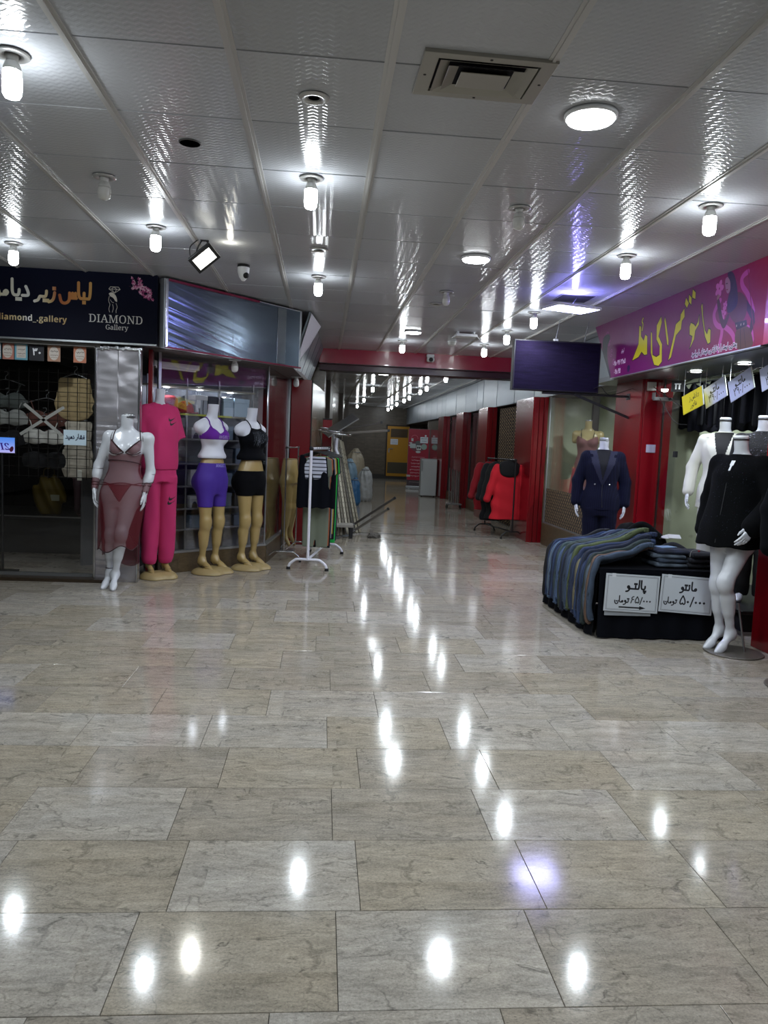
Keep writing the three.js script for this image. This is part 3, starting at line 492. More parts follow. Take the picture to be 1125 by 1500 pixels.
// ---- right shop (pink sign)
const green = mat(0xb9c0a2, .75, { map: dataTex(256, 256, (u, v) => { const l = .82 + .12 * fbm(u * 3, v * 3, 3, 4) - Math.max(0, fbm(u * 9, v * 9, 8, 3) - .32) * .8; return [255 * l, 255 * l, 255 * l]; }) });
struct('window_7', bx(.012, 1.9, 2.55, XR + .02, 1.27, -10.02), glassMat);
struct('trim_17', uvBox(bx(.12, .32, 2.55, XR + .03, .16, -10.02)), beige);
struct('trim_18', [bx(.02, 2.2, .03, XR, 1.1, -11.3), bx(.03, .02, 2.5, XR + .01, .33, -10.02)], M.alu);
struct('wall_shop_green', uvBox(bx(4.6, 2.9, .1, 5.65, 1.45, -11.5), .6), green); struct('wall_shop_green_side', uvBox(bx(.1, 2.9, 6.5, 6.4, 1.45, -8.3), .6), green);
struct('wall_partition', uvBox(bx(2.7, 2.3, .08, 4.82, 1.15, -8.32), .6), green);
struct('wall_shop_dark', bx(.08, 2.9, 2.6, 5.0, 1.45, -6.8), mat(0x15130f, .8));
struct('trim_19', bx(.62, .05, 4.6, 3.42, 2.22, -6.6), mat(0x6a7074, .3, { metalness: .5 }));
struct('trim_20', bx(2.6, .05, 7, 4.9, 2.45, -8.0), mat(0x8d8f88, .6));
{
  const filmG = uvBox(bx(.004, .5, 2.5, 0, 0, 0), 1.5); single('patterned_film', filmG, mat(0xe6dccb, .7, { map: lace }), 'dark floral film stuck along the bottom of the boutique window', 'film', [XR + .005, .59, -10.02]);
  const t = thing('red_pillar', 'red pillar behind the navy suit mannequin, carrying the display board bracket', 'pillar', [3.36, 0, -8.3]);
  part('side_board', rb(.03, 2.2, .72, -.01, 1.1, 0, .004), M.red, t); part('front_board', rb(.2, 2.2, .03, .1, 1.1, .37, .004), M.red, t); part('front_board', rb(.08, 2.2, .03, .26, 1.1, .38, .004), M.red, t); part('core', bx(.28, 2.2, .7, .15, 1.1, 0), mat(0x30040a, .5), t); part('gap_strip', bx(.01, 2.2, .01, .21, 1.1, .39), M.black, t);
  part('switch_plate', rb(.1, .085, .012, .1, 1.47, .39, .003), mat(0xa8a4b4, .4), t); part('socket_box', rb(.09, .09, .03, .06, 2.12, .395, .004), mat(0xc9c6c0, .5), t);
  const n = thing('red_pillar', 'broad red pillar beside the black coat mannequin, nearest of the red pillars', 'pillar', [3.3, 0, -5.1]);
  part('side_board', rb(.04, 2.2, .7, -.01, 1.1, 0, .005), M.red, n); part('end_board', rb(.5, 2.2, .04, .24, 1.1, -.36, .005), M.red, n); part('core', bx(.48, 2.2, .66, .25, 1.1, 0.0), mat(0x30040a, .5), n);
}
// pink sign with yellow calligraphy
const pinkSign = canvasTex(2048, 372, (x, w, h) => {
  const Z0 = 8.75, Z1 = 5.28, P = ([z, y]) => [(Z0 - z) / (Z0 - Z1) * w, (2.84 - y) / .63 * h];
  const g = x.createLinearGradient(0, 0, w, 0); [[0, '#740f5e'], [.3, '#6b0c5a'], [.7, '#720c50'], [.88, '#8c0e4e'], [1, '#98103e']].forEach(([a, c]) => g.addColorStop(a, c)); x.fillStyle = g; x.fillRect(0, 0, w, h);
  const line = (pts, c, lw) => { x.strokeStyle = c; x.lineWidth = lw; x.lineCap = 'round'; x.lineJoin = 'round'; smoothLine(x, pts.map(P)); };
  const shape = (pts, c, outline) => { const q = pts.map(P), n = q.length; x.beginPath(); const m = (a, b) => [(a[0] + b[0]) / 2, (a[1] + b[1]) / 2]; x.moveTo(...m(q[n - 1], q[0])); for (let i = 0; i < n; i++) x.quadraticCurveTo(...q[i], ...m(q[i], q[(i + 1) % n])); x.closePath(); if (outline) { x.strokeStyle = outline; x.lineWidth = 9; x.stroke(); } x.fillStyle = c; x.fill(); };
  const sharp = (pts, c, outline) => { const q = pts.map(P); x.beginPath(); q.forEach((p, i) => i ? x.lineTo(...p) : x.moveTo(...p)); x.closePath(); if (outline) { x.strokeStyle = outline; x.lineWidth = 9; x.lineJoin = 'round'; x.stroke(); } x.fillStyle = c; x.fill(); };
  // pale scrolls and flowers
  for (const s of [[[5.558, 2.773], [5.64, 2.762], [5.628, 2.686], [5.544, 2.62], [5.481, 2.542], [5.44, 2.468]], [[5.933, 2.633], [6.019, 2.57], [6.006, 2.489], [5.937, 2.431], [5.852, 2.418], [5.903, 2.24]], [[5.829, 2.415], [5.719, 2.364], [5.662, 2.282]], [[5.5, 2.36], [5.4, 2.3], [5.45, 2.22]]]) line(s, '#c04a9c', 26);
  for (const [z, y, r] of [[5.96, 2.73, 22], [5.87, 2.52, 16], [5.85, 2.58, 12]]) for (let k = 0; k < 5; k++) { const [a, b] = P([z, y]), an = k * 1.257; x.fillStyle = '#cf68ac'; x.beginPath(); x.ellipse(a + Math.cos(an) * r, b + Math.sin(an) * r, r * .8, r * .6, an, 0, 7); x.fill(); }
  for (const [z, y, r] of [[8.35, 2.68, 26], [8.28, 2.6, 18], [8.2, 2.48, 22], [8.12, 2.38, 16]]) { const [a, b] = P([z, y]); x.strokeStyle = '#a23f92'; x.lineWidth = 4; x.beginPath(); x.arc(a, b, r, .5, 5.6); x.stroke(); x.beginPath(); x.arc(a + r * .3, b, r * .5, 1, 6); x.stroke(); }
  // woman in a dark scarf and brown dress
  sharp([[5.631, 2.636], [5.536, 2.562], [5.429, 2.467], [5.407, 2.386], [5.446, 2.309], [5.472, 2.352], [5.462, 2.417], [5.56, 2.522]], '#3a1626');
  shape([[5.709, 2.651], [5.631, 2.646], [5.526, 2.562], [5.535, 2.423], [5.671, 2.409], [5.757, 2.473], [5.788, 2.524]], '#5e2f2b'); shape([[5.686, 2.38], [5.496, 2.382], [5.436, 2.309], [5.39, 2.2], [5.64, 2.2]], '#5a3a2e'); line([[5.6, 2.37], [5.57, 2.21]], '#3a2220', 5); line([[5.55, 2.36], [5.5, 2.21]], '#3f2622', 4);
  sharp([[5.684, 2.423], [5.524, 2.421], [5.507, 2.379], [5.654, 2.366]], '#1c1016'); x.fillStyle = '#b9a58c'; for (const z of [5.66, 5.6, 5.56]) x.fillRect(...P([z, 2.405]), 6, 10);
  shape([[5.988, 2.643], [5.947, 2.658], [5.892, 2.519], [5.846, 2.453], [5.799, 2.516], [5.762, 2.498], [5.837, 2.382], [5.906, 2.452], [5.966, 2.579]], '#4a1c2a'); shape([[5.99, 2.64], [5.95, 2.655], [5.94, 2.68], [5.985, 2.685]], '#9a6a66');
  shape([[5.888, 2.801], [5.808, 2.79], [5.782, 2.69], [5.823, 2.656], [5.865, 2.705]], '#a8788e'); shape([[5.848, 2.839], [5.765, 2.82], [5.712, 2.734], [5.676, 2.647], [5.662, 2.552], [5.745, 2.51], [5.822, 2.514], [5.818, 2.646], [5.786, 2.679], [5.80, 2.76], [5.85, 2.80]], '#33203e'); line([[5.862, 2.748], [5.84, 2.745]], '#3a1a30', 4); line([[5.85, 2.70], [5.828, 2.697]], '#7a2a3c', 4);
  // calligraphy
  const Yel = '#c9c21c', O = '#14080e';
  for (const s of [[[7.489, 2.664], [7.477, 2.487], [7.607, 2.341], [7.462, 2.358], [7.392, 2.403], [7.321, 2.364], [7.257, 2.362], [7.283, 2.536], [7.329, 2.558], [7.358, 2.504], [7.431, 2.556], [7.448, 2.653]], [[7.201, 2.566], [7.172, 2.368], [7.079, 2.246], [6.981, 2.227], [6.918, 2.26], [6.941, 2.421], [7.028, 2.502], [6.98, 2.624], [7.0, 2.677], [7.082, 2.61], [7.064, 2.477], [6.984, 2.407], [6.975, 2.326], [7.043, 2.313], [7.132, 2.343], [7.18, 2.553]], [[6.918, 2.659], [6.923, 2.626], [6.831, 2.407], [6.806, 2.39], [6.809, 2.434], [6.887, 2.61]], [[6.542, 2.674], [6.602, 2.633], [6.604, 2.586], [6.683, 2.56], [6.709, 2.459], [6.783, 2.256], [6.733, 2.28], [6.667, 2.463], [6.58, 2.503], [6.571, 2.572], [6.526, 2.602]], [[6.4, 2.53], [6.342, 2.509], [6.312, 2.485], [6.271, 2.523], [6.259, 2.572], [6.258, 2.496], [6.313, 2.453], [6.322, 2.384], [6.386, 2.315], [6.361, 2.37], [6.354, 2.414], [6.405, 2.434], [6.416, 2.5]], [[6.228, 2.661], [6.237, 2.638], [6.19, 2.505], [6.131, 2.378], [6.077, 2.316], [6.041, 2.323], [6.051, 2.423], [6.084, 2.437], [6.102, 2.393], [6.147, 2.436], [6.2, 2.569], [6.217, 2.646]]]) sharp(s, Yel, O);
  for (const s of [[[6.41, 2.81], [6.356, 2.775], [6.353, 2.72], [6.411, 2.744]], [[6.47, 2.777], [6.423, 2.743], [6.42, 2.684], [6.467, 2.719]], [[6.524, 2.761], [6.465, 2.705], [6.495, 2.671], [6.537, 2.711]]]) sharp(s, Yel, O);
  line([[7.409, 2.726], [7.443, 2.7], [7.395, 2.671], [7.415, 2.611]], O, 18); line([[7.409, 2.726], [7.443, 2.7], [7.395, 2.671], [7.415, 2.611]], Yel, 10);
  // small print
  const tx = (word, z, y, s, lw, c) => { let [a, b] = P([z, y]); for (const wd of word.split('|')) a = persian(x, wd, a, b, s, lw, c) - s * .5; };
  for (const [c, lw] of [['#efe8f4', 9], ['#171028', 4]]) tx('bi hi tm rf yi nf|li ym si tm|ro af|bi af|ni af zo li tm rf yi nf|fi ym mm tm|ao zo|mi af|bi wf af hi yi do', 5.63, 2.245, 13.5, lw, c);
  tx('li wf shm yi', 7.84, 2.455, 13, 3.5, '#eadcf0'); digits(x, '0918 746 3185', ...P([8.12, 2.335]), 21, 4.5, '#f0e6f4'); digits(x, '0918 45', ...P([8.08, 2.245]), 21, 4.5, '#f0e6f4');
  shape([[7.74, 2.29], [7.68, 2.31], [7.64, 2.27], [7.7, 2.215]], '#241a44');
  // dark figure printed at the far end
  shape([[8.5, 2.66], [8.42, 2.70], [8.28, 2.7], [8.26, 2.62], [8.34, 2.58], [8.3, 2.4], [8.12, 2.19], [8.34, 2.19], [8.44, 2.4]], '#1c1230');
  line([[5.581, 2.862], [5.373, 2.19]], '#7d1040', 5);
});
const pinkSign2 = canvasTex(512, 372, (x, w, h) => {
  const g = x.createLinearGradient(0, 0, w, 0); g.addColorStop(0, '#b01048'); g.addColorStop(1, '#a50e58'); x.fillStyle = g; x.fillRect(0, 0, w, h);
  x.strokeStyle = '#d0609c'; x.lineWidth = 6; for (const [a, b, r, s] of [[150, 170, 30, 1], [140, 250, 36, -1], [190, 210, 20, 1], [170, 320, 28, 1]]) { x.beginPath(); x.arc(a, b, r, 0, 5); x.stroke(); x.beginPath(); x.arc(a, b, r * .5, s, s + 4.5); x.stroke(); }
  x.fillStyle = '#26222e'; x.beginPath(); x.ellipse(330, 120, 110, 100, 0, 0, 7); x.fill(); x.fillStyle = '#d8d4de'; x.fillRect(270, 40, 90, 40); x.fillRect(300, 100, 90, 40);
});
{
  const t = thing('shop_sign', 'long purple shop sign with yellow calligraphy and a woman in a dark scarf', 'sign', [3.1, 2.525, -7.015], -Math.PI / 2);
  // local x runs towards the viewer's right (world +z), local z faces the hall (world -x)
  const W = 3.47, g = new THREE.BufferGeometry(), hw = W / 2, hh = .315, q = [[-hw, hh, 0, 1], [-hw + .56, -hh, .56 / W, 0], [hw, -hh, 1, 0], [hw, hh, 1, 1]];
  g.setAttribute('position', new THREE.Float32BufferAttribute([q[0], q[1], q[2], q[0], q[2], q[3]].flatMap((p) => [p[0], p[1], .03]), 3)); g.setAttribute('uv', new THREE.Float32BufferAttribute([q[0], q[1], q[2], q[0], q[2], q[3]].flatMap((p) => [p[2], p[3]]), 2)); g.computeVertexNormals();
  const vinyl = dataTex(256, 64, (u, v) => { const k = 128 + 90 * fbm(u * 18, v * 3, 3, 4) * (.4 + v); return [k, k, k]; }, false);
  part('printed_vinyl', g, phys(0xf4f0f2, .5, { map: pinkSign, clearcoat: .12, clearcoatRoughness: .3, specularIntensity: .4, bumpMap: vinyl, bumpScale: .01, side: THREE.DoubleSide }), t);
  part('backing_board', extrude([[-hw, hh], [-hw + .56, -hh], [hw, -hh], [hw, hh]], .05).translate(0, 0, -.03), mat(0x5a5a5e, .5), t); part('lower_edge', bx(W - .6, .01, .07, .28, -hh - .004, 0), M.alu, t); part('upper_edge', bx(W, .008, .07, 0, hh - .002, 0), mat(0x2e1226, .5), t);
  const u = thing('shop_sign', 'reddish pink shop sign with pale scrolls and a dark oval, beside the purple one', 'sign', [3.1, 2.525, -4.64], -Math.PI / 2);
  part('printed_vinyl', new THREE.PlaneGeometry(1.27, .63).translate(0, 0, .034), phys(0xffffff, .3, { map: pinkSign2, clearcoat: .6 }), u); part('backing_board', bx(1.27, .63, .05, 0, 0, 0), mat(0x5a5a5e, .5), u);
}
// display board on its bracket
{
  const t = thing('display_board', 'dark purple dotted display board hanging on a black arm from the red pillar', 'sign', [2.495, 2.315, -8.3], 0.0);
  const led = dataTex(380, 212, (u, v, x, y) => { const d = (x % 2) && (y % 2) ? 1 : .5, l = d * (44 + 18 * fbm(u * 5, v * 22, 3, 3) + (rnd() < .03 ? 22 : 0)); return [l * .88, l * .68, l * 1.4]; });
  part('screen', new THREE.PlaneGeometry(.93, .51).translate(0, 0, .056), phys(0xffffff, .85, { map: led, specularIntensity: .12 }), t); part('casing', rb(.96, .54, .1, 0, 0, 0, .006), mat(0x17141f, .5), t);
  part('arm', rb(.98, .025, .04, .36, -.285, 0, .004), M.blackMetal, t); part('brace', beamBar([.22, -.29, .03], [.85, -.52, .04], .018, .028), M.blackMetal, t); part('wall_plate', rb(.02, .07, .1, .845, -.285, 0, .004), M.blackMetal, t);
  for (const sx of [-.02, .3]) part('hanger_wire', bar([sx, .27, 0], [sx + .04, .5, 0], .004, 8), M.steel, t); part('clip', rb(.05, .025, .03, -.02, .282, .02, .006), M.white, t); part('cable', tube([[.42, -.22, .06], [.5, -.2, .07], [.6, -.28, .08], [.85, -.2, .1]], .004), M.black, t);
}
// yellow service door at the far end
{
  const t = thing('service_door', 'yellow service door with a dark upper panel and a vent grille at the far end', 'door', [3.02, .1, -30.9]);
  const Y = mat(0xb8841c, .45); part('frame', [bx(.05, 2.08, .06, -.47, 1.04, 0), bx(.05, 2.08, .06, .47, 1.04, 0), bx(.99, .05, .06, 0, 2.05, 0)], mat(0x2c2018, .5), t);
  part('leaf', rb(.88, 2.0, .04, 0, 1.02, .02, .004), Y, t); part('upper_pane', bx(.68, .34, .02, .03, 1.75, .036), mat(0x4a3a26, .3), t); part('grille', [bx(.8, .44, .012, 0, .36, .042), ...Array.from({ length: 9 }, (_, i) => bx(.78, .012, .02, 0, .18 + i * .045, .05))], mat(0x57503e, .5), t);
  part('handle', [bar([-.36, 1.12, .05], [-.2, 1.12, .08], .014), rb(.05, .16, .015, -.36, 1.04, .045, .004)], M.steel, t);
  part('notice', new THREE.PlaneGeometry(.3, .22).translate(-.16, 1.4, .045), mat(0xffffff, .7, { map: canvasTex(192, 140, (x, w, h) => { x.fillStyle = '#d5dbe4'; x.fillRect(0, 0, w, h); for (let i = 0; i < 3; i++) scribble(x, 24, 170, 36 + i * 34, 9, '#30384e', 3); }) }), t);
}

// ================================================================ FIGURES: shapes as distance fields, meshed with surface nets
const smin = (a, b, k) => { const h = Math.max(k - Math.abs(a - b), 0) / k; return Math.min(a, b) - h * h * k * .25; };
function seg(A, B, ra, rb, k = 0) {        // tapered limb; k: flattening in z
  const [ax, ay, az] = A, dx = B[0] - ax, dy = B[1] - ay, dz = B[2] - az, L2 = dx * dx + dy * dy + dz * dz || 1e-9, f = 1 + k;
  return (x, y, z) => { const px = x - ax, py = y - ay, pz = z - az, t = Math.max(0, Math.min(1, (px * dx + py * dy + pz * dz) / L2)), ex = px - dx * t, ey = py - dy * t, ez = (pz - dz * t) * f; return Math.sqrt(ex * ex + ey * ey + ez * ez) - (ra + (rb - ra) * t); };
}
const ball = (c, r, sx = 1, sy = 1, sz = 1) => (x, y, z) => { const a = (x - c[0]) / sx, b = (y - c[1]) / sy, d = (z - c[2]) / sz; return (Math.sqrt(a * a + b * b + d * d) - r) * Math.min(sx, sy, sz); };
function loft(rows) {                      // [y, rx, rz, cx, cz] from the bottom up, smooth in between; returns {f, at}
  const at = (y) => {
    const n = rows.length; if (y <= rows[0][0]) return rows[0].slice(1); if (y >= rows[n - 1][0]) return rows[n - 1].slice(1);
    let i = 0; while (rows[i + 1][0] < y) i++;
    const p0 = rows[Math.max(0, i - 1)], p1 = rows[i], p2 = rows[i + 1], p3 = rows[Math.min(n - 1, i + 2)], h = p2[0] - p1[0], t = (y - p1[0]) / h, out = [];
    for (let k = 1; k < 5; k++) { const a = p1[k] ?? 0, b = p2[k] ?? 0, m1 = (b - (p0[k] ?? 0)) / ((p2[0] - p0[0]) || 1) * h, m2 = ((p3[k] ?? 0) - a) / ((p3[0] - p1[0]) || 1) * h, t2 = t * t, t3 = t2 * t; out.push((2 * t3 - 3 * t2 + 1) * a + (t3 - 2 * t2 + t) * m1 + (-2 * t3 + 3 * t2) * b + (t3 - t2) * m2); }
    return out;
  };
  const y0 = rows[0][0], y1 = rows[rows.length - 1][0];
  const f = (x, y, z) => { const [rx, rz, cx, cz] = at(y), q = Math.hypot((x - cx) / rx, (z - cz) / rz), d = (q - 1) * Math.min(rx, rz), e = Math.max(y0 - y, y - y1); return e > 0 ? Math.hypot(Math.max(d, 0), e) : Math.max(d, e); };
  return { f, at };
}
const union = (list, k) => (x, y, z) => { let d = 1e3; for (const f of list) d = smin(d, f(x, y, z), k); return d; };
function net(sdf, lo, hi, c) {
  const nx = Math.ceil((hi[0] - lo[0]) / c) + 2, ny = Math.ceil((hi[1] - lo[1]) / c) + 2, nz = Math.ceil((hi[2] - lo[2]) / c) + 2, S = new Float32Array(nx * ny * nz), id = new Int32Array(nx * ny * nz).fill(-1);
  const I = (i, j, k) => (k * ny + j) * nx + i;
  const B = 4; for (let K = 0; K < nz; K += B) for (let J = 0; J < ny; J += B) for (let A = 0; A < nx; A += B) {   // skip blocks far from the surface
    const d = sdf(lo[0] + (A + 1.5) * c, lo[1] + (J + 1.5) * c, lo[2] + (K + 1.5) * c), skip = Math.abs(d) > c * 6;
    for (let k = K; k < Math.min(nz, K + B); k++) for (let j = J; j < Math.min(ny, J + B); j++) for (let i = A; i < Math.min(nx, A + B); i++) S[I(i, j, k)] = skip ? d : sdf(lo[0] + i * c, lo[1] + j * c, lo[2] + k * c);
  }
  const P = [], N = [], F = [];
  for (let k = 0; k < nz - 1; k++) for (let j = 0; j < ny - 1; j++) for (let i = 0; i < nx - 1; i++) {
    let n = 0, sx = 0, sy = 0, sz = 0, m = 0; const v = [];
    for (let q = 0; q < 8; q++) { const s = S[I(i + (q & 1), j + (q >> 1 & 1), k + (q >> 2))]; v.push(s); if (s < 0) m++; } if (m === 0 || m === 8) continue;
    for (let q = 0; q < 8; q++) for (const b of [1, 2, 4]) if (!(q & b)) { const a0 = v[q], a1 = v[q | b]; if ((a0 < 0) === (a1 < 0)) continue; const t = a0 / (a0 - a1); sx += (q & 1) + (b === 1 ? t : 0); sy += (q >> 1 & 1) + (b === 2 ? t : 0); sz += (q >> 2) + (b === 4 ? t : 0); n++; }
    const x = lo[0] + (i + sx / n) * c, y = lo[1] + (j + sy / n) * c, z = lo[2] + (k + sz / n) * c, e = c * .6;
    id[I(i, j, k)] = P.length / 3; P.push(x, y, z);
    const gx = sdf(x + e, y, z) - sdf(x - e, y, z), gy = sdf(x, y + e, z) - sdf(x, y - e, z), gz = sdf(x, y, z + e) - sdf(x, y, z - e), g = Math.hypot(gx, gy, gz) || 1; N.push(gx / g, gy / g, gz / g);
  }
  for (let k = 1; k < nz - 1; k++) for (let j = 1; j < ny - 1; j++) for (let i = 1; i < nx - 1; i++) {
    const s = S[I(i, j, k)] < 0; const quad = (a, b, cc, d, flip) => { if (a < 0 || b < 0 || cc < 0 || d < 0) return; flip ? F.push(a, cc, b, a, d, cc) : F.push(a, b, cc, a, cc, d); };
    if (s !== S[I(i + 1, j, k)] < 0) quad(id[I(i, j - 1, k - 1)], id[I(i, j, k - 1)], id[I(i, j, k)], id[I(i, j - 1, k)], !s);
    if (s !== S[I(i, j + 1, k)] < 0) quad(id[I(i - 1, j, k - 1)], id[I(i - 1, j, k)], id[I(i, j, k)], id[I(i, j, k - 1)], !s);
    if (s !== S[I(i, j, k + 1)] < 0) quad(id[I(i - 1, j - 1, k)], id[I(i, j - 1, k)], id[I(i, j, k)], id[I(i - 1, j, k)], !s);
  }
  const g = new THREE.BufferGeometry(); g.setAttribute('position', new THREE.Float32BufferAttribute(P, 3)); g.setAttribute('normal', new THREE.Float32BufferAttribute(N, 3));
  const uv = []; for (let i = 0; i < P.length; i += 3) uv.push(P[i] + P[i + 2] * .5, P[i + 1]); g.setAttribute('uv', new THREE.Float32BufferAttribute(uv, 2)); g.setIndex(F); return g;
}
const lerp3 = (a, b, t) => a.map((v, i) => v + (b[i] - v) * t);
// a hand at the wrist: dir = towards the fingers, back = out of the back of the hand, thumb = towards the thumb's side
function hand(w, dir, back, thumb, s = 1, curl = .25) {
  const D = V3(...dir).normalize(), T = V3(...thumb).addScaledVector(D, -V3(...thumb).dot(D)).normalize(), B = new THREE.Vector3().crossVectors(D, T); if (B.dot(V3(...back)) < 0) B.negate();
  const p = (d, t, b) => [0, 1, 2].map((i) => w[i] + s * (D.getComponent(i) * d + T.getComponent(i) * t + B.getComponent(i) * b)), list = [], r = (v) => v * s;
  const K = [[.082, .027, .074], [.086, .009, .084], [.082, -.009, .077], [.074, -.026, .058]];
  for (const [d, t] of K) list.push(seg(p(-.005, t * .5, 0), p(d, t, 0), r(.016), r(.0105)));
  const palm = union(list, r(.014)), fin = [];
  K.forEach(([d, t, L], i) => { const c = curl + i * .06, a = p(d, t, 0), b = p(d + L * .45 * Math.cos(c * .6), t * 1.12, -L * .45 * Math.sin(c * .6)), e = p(d + L * (.45 * Math.cos(c * .6) + .32 * Math.cos(c * 1.4)), t * 1.16, -L * (.45 * Math.sin(c * .6) + .32 * Math.sin(c * 1.4))), g = p(d + L * (.45 * Math.cos(c * .6) + .32 * Math.cos(c * 1.4) + .23 * Math.cos(c * 2)), t * 1.16, -L * (.45 * Math.sin(c * .6) + .32 * Math.sin(c * 1.4) + .23 * Math.sin(c * 2))); fin.push(union([seg(a, b, r(.0092), r(.0084)), seg(b, e, r(.0084), r(.0076)), seg(e, g, r(.0076), r(.006))], r(.004))); });
  const th = union([seg(p(.012, .016, -.004), p(.045, .042, -.012), r(.013), r(.0105)), seg(p(.045, .042, -.012), p(.075, .05, -.016), r(.0098), r(.0085)), seg(p(.075, .05, -.016), p(.098, .05, -.02), r(.0085), r(.006))], r(.006));
  const f = (x, y, z) => { let d = palm(x, y, z); for (const q of fin) d = smin(d, q(x, y, z), r(.005)); return smin(d, th(x, y, z), r(.007)); };
  const c = p(.08, .01, -.01), e = .125 * s; return { f, geo: () => net(f, c.map((v) => v - e), c.map((v) => v + e), .0036) };
}
const TORSO = [[.74, .135, .085, 0, -.01], [.80, .165, .105, 0, -.01], [.88, .176, .115, 0, -.012], [.96, .160, .103, 0, -.002], [1.06, .120, .086, 0, .006], [1.14, .126, .09, 0, .004], [1.24, .142, .098, 0, .004], [1.32, .150, .092, 0, -.008], [1.385, .135, .068, 0, -.02], [1.42, .085, .056, 0, -.022], [1.45, .053, .05, 0, -.012], [1.50, .049, .048, 0, .0], [1.555, .050, .049, 0, .006]];
// joints of a standing figure; override any of them
const POSE = { sL: [-.165, 1.355, -.02], eL: [-.215, 1.09, -.03], wL: [-.225, .86, .02], sR: [.165, 1.355, -.02], eR: [.215, 1.09, -.03], wR: [.225, .86, .02], hL: [-.088, .85, 0], kL: [-.085, .47, .015], aL: [-.08, .1, -.03], tL: [-.085, .015, .09], hR: [.088, .85, 0], kR: [.085, .47, .015], aR: [.08, .1, -.03], tR: [.085, .015, .09] };
function bodyField(P, { arms = true, legs = true, torso = true, rows = TORSO, bust = .058, stump = false } = {}) {
  const L = [];
  if (torso) { const t = loft(rows); L.push(t.f); for (const s of [-1, 1]) if (bust) L.push(ball([s * .07, 1.255, .075], bust, 1, 1, .85)); if (legs) for (const s of [-1, 1]) L.push(ball([s * .075, .84, -.07], .085)); }
  const G = { torso: L.slice(), arms: [], legs: [] };
  if (arms) for (const s of ['L', 'R']) { const S = P['s' + s], E = P['e' + s], W = P['w' + s]; G.arms.push(seg(lerp3(S, [0, S[1], S[2]], .3), S, .05, .052), seg(S, E, .05, .037), seg(E, lerp3(E, W, .35), .037, .036), seg(lerp3(E, W, .3), W, .037, .023)); }
  else if (stump) for (const s of ['L', 'R']) { const S = P['s' + s]; G.arms.push(seg(lerp3(S, [0, S[1], S[2]], .35), S, .05, .052), seg(S, [S[0] * 1.1, S[1] - .09, S[2]], .05, .042)); }
  if (legs) for (const s of ['L', 'R']) {
    const H = P['h' + s], K = P['k' + s], A = P['a' + s], T = P['t' + s], calf = lerp3(K, A, .3); calf[2] -= .014;
    G.legs.push(seg(H, K, .088, .05), seg([K[0], K[1] + .02, K[2] + .012], [K[0], K[1] - .03, K[2] + .008], .046, .044), seg(K, A, .047, .028), seg(calf, lerp3(K, A, .55), .05, .038));
    G.legs.push(seg([A[0], A[1] - .03, A[2] - .018], A, .026, .03), seg(A, T, .031, .021, .0), seg(lerp3(A, T, .75), [T[0] + (T[0] - A[0]) * .35, T[1] + .003, T[2] + .035], .027, .014));
  }
  const all = [...G.torso, ...G.arms, ...G.legs]; return { f: union(all, .035), G };
}
function addHands(P, list, dirs = {}) {
  const out = []; for (const s of list) { const W = P['w' + s], E = P['e' + s], o = dirs[s] ?? {}, d = o.dir ?? W.map((v, i) => v - E[i]), sg = s === 'L' ? -1 : 1; out.push(hand(W, d, o.back ?? [sg, 0, .1], o.thumb ?? [0, 0, 1], o.s ?? .95, o.curl ?? .3).geo()); } return out;
}
const neckTop = (P, r = .05) => merge([lathe([[.0005, .012], [r * .85, .012], [r * .98, .006], [r, -.004], [r * .98, -.008], [.0005, -.008]], 28)]);
const neckRing = (r = .05) => lathe([[r * .99, -.012], [r + .0035, -.012], [r + .0035, -.022], [r * .99, -.022]], 28);
const manneq = phys(0xcacdd3, .26, { clearcoat: .5, clearcoatRoughness: .15 }), beigeSkin = phys(0xa18a58, .3, { clearcoat: .35, clearcoatRoughness: .2 }), whiteForm = mat(0xc9cbd4, .45);
const tubeOn = (f, pts, r, closed, off = .001) => tube(pts, r, 6, pts.length * 4, closed);
// points in front (or all round) lying on a field
const front = (f, x, y, off = .002, z0 = .45) => { let z = z0; for (let i = 0; i < 80; i++) { const d = f(x, y, z); if (d < off) break; z -= Math.max(.0015, (d - off) * .7); if (z < -.4) return null; } return [x, y, z]; };
const around = (f, y, a, off = .002, cx = 0, cz = 0, r0 = .5) => { let r = r0; for (let i = 0; i < 80; i++) { const d = f(cx + Math.sin(a) * r, y, cz + Math.cos(a) * r); if (d < off) break; r -= Math.max(.0015, (d - off) * .7); if (r < .01) break; } return [cx + Math.sin(a) * r, y, cz + Math.cos(a) * r]; };
function ringOn(f, y, off = .003, cx = 0, cz = 0, n = 40, yf = () => 0) { const o = []; for (let i = 0; i < n; i++) { const a = i / n * 6.2832; o.push(around(f, y + yf(a), a, off, cx, cz)); } return o; }
function decal(f, shapes, off = .003, z0 = .45, cell = .006) {      // flat outline pressed onto the front of a field
  const parts = []; for (const s of shapes) { const g = new THREE.ShapeGeometry(s, 8), p = g.attributes.position; for (let i = 0; i < p.count; i++) { const q = front(f, p.getX(i), p.getY(i), off, z0); if (q) p.setXYZ(i, ...q); } g.computeVertexNormals(); parts.push(g); } return merge(parts);
}
function sheet(fn, nu, nv, closed = true) {  // open cloth: fn(u, v) -> point
  const P = [], U = [], F = []; for (let j = 0; j <= nv; j++) for (let i = 0; i <= nu; i++) { P.push(...fn(i / nu, j / nv)); U.push(i / nu, j / nv); }
  for (let j = 0; j < nv; j++) for (let i = 0; i < nu; i++) { const a = j * (nu + 1) + i, b = a + 1, c = a + nu + 1, d = c + 1; F.push(a, b, d, a, d, c); }
  const g = new THREE.BufferGeometry(); g.setAttribute('position', new THREE.Float32BufferAttribute(P, 3)); g.setAttribute('uv', new THREE.Float32BufferAttribute(U, 2)); g.setIndex(F); g.computeVertexNormals(); return g;
}
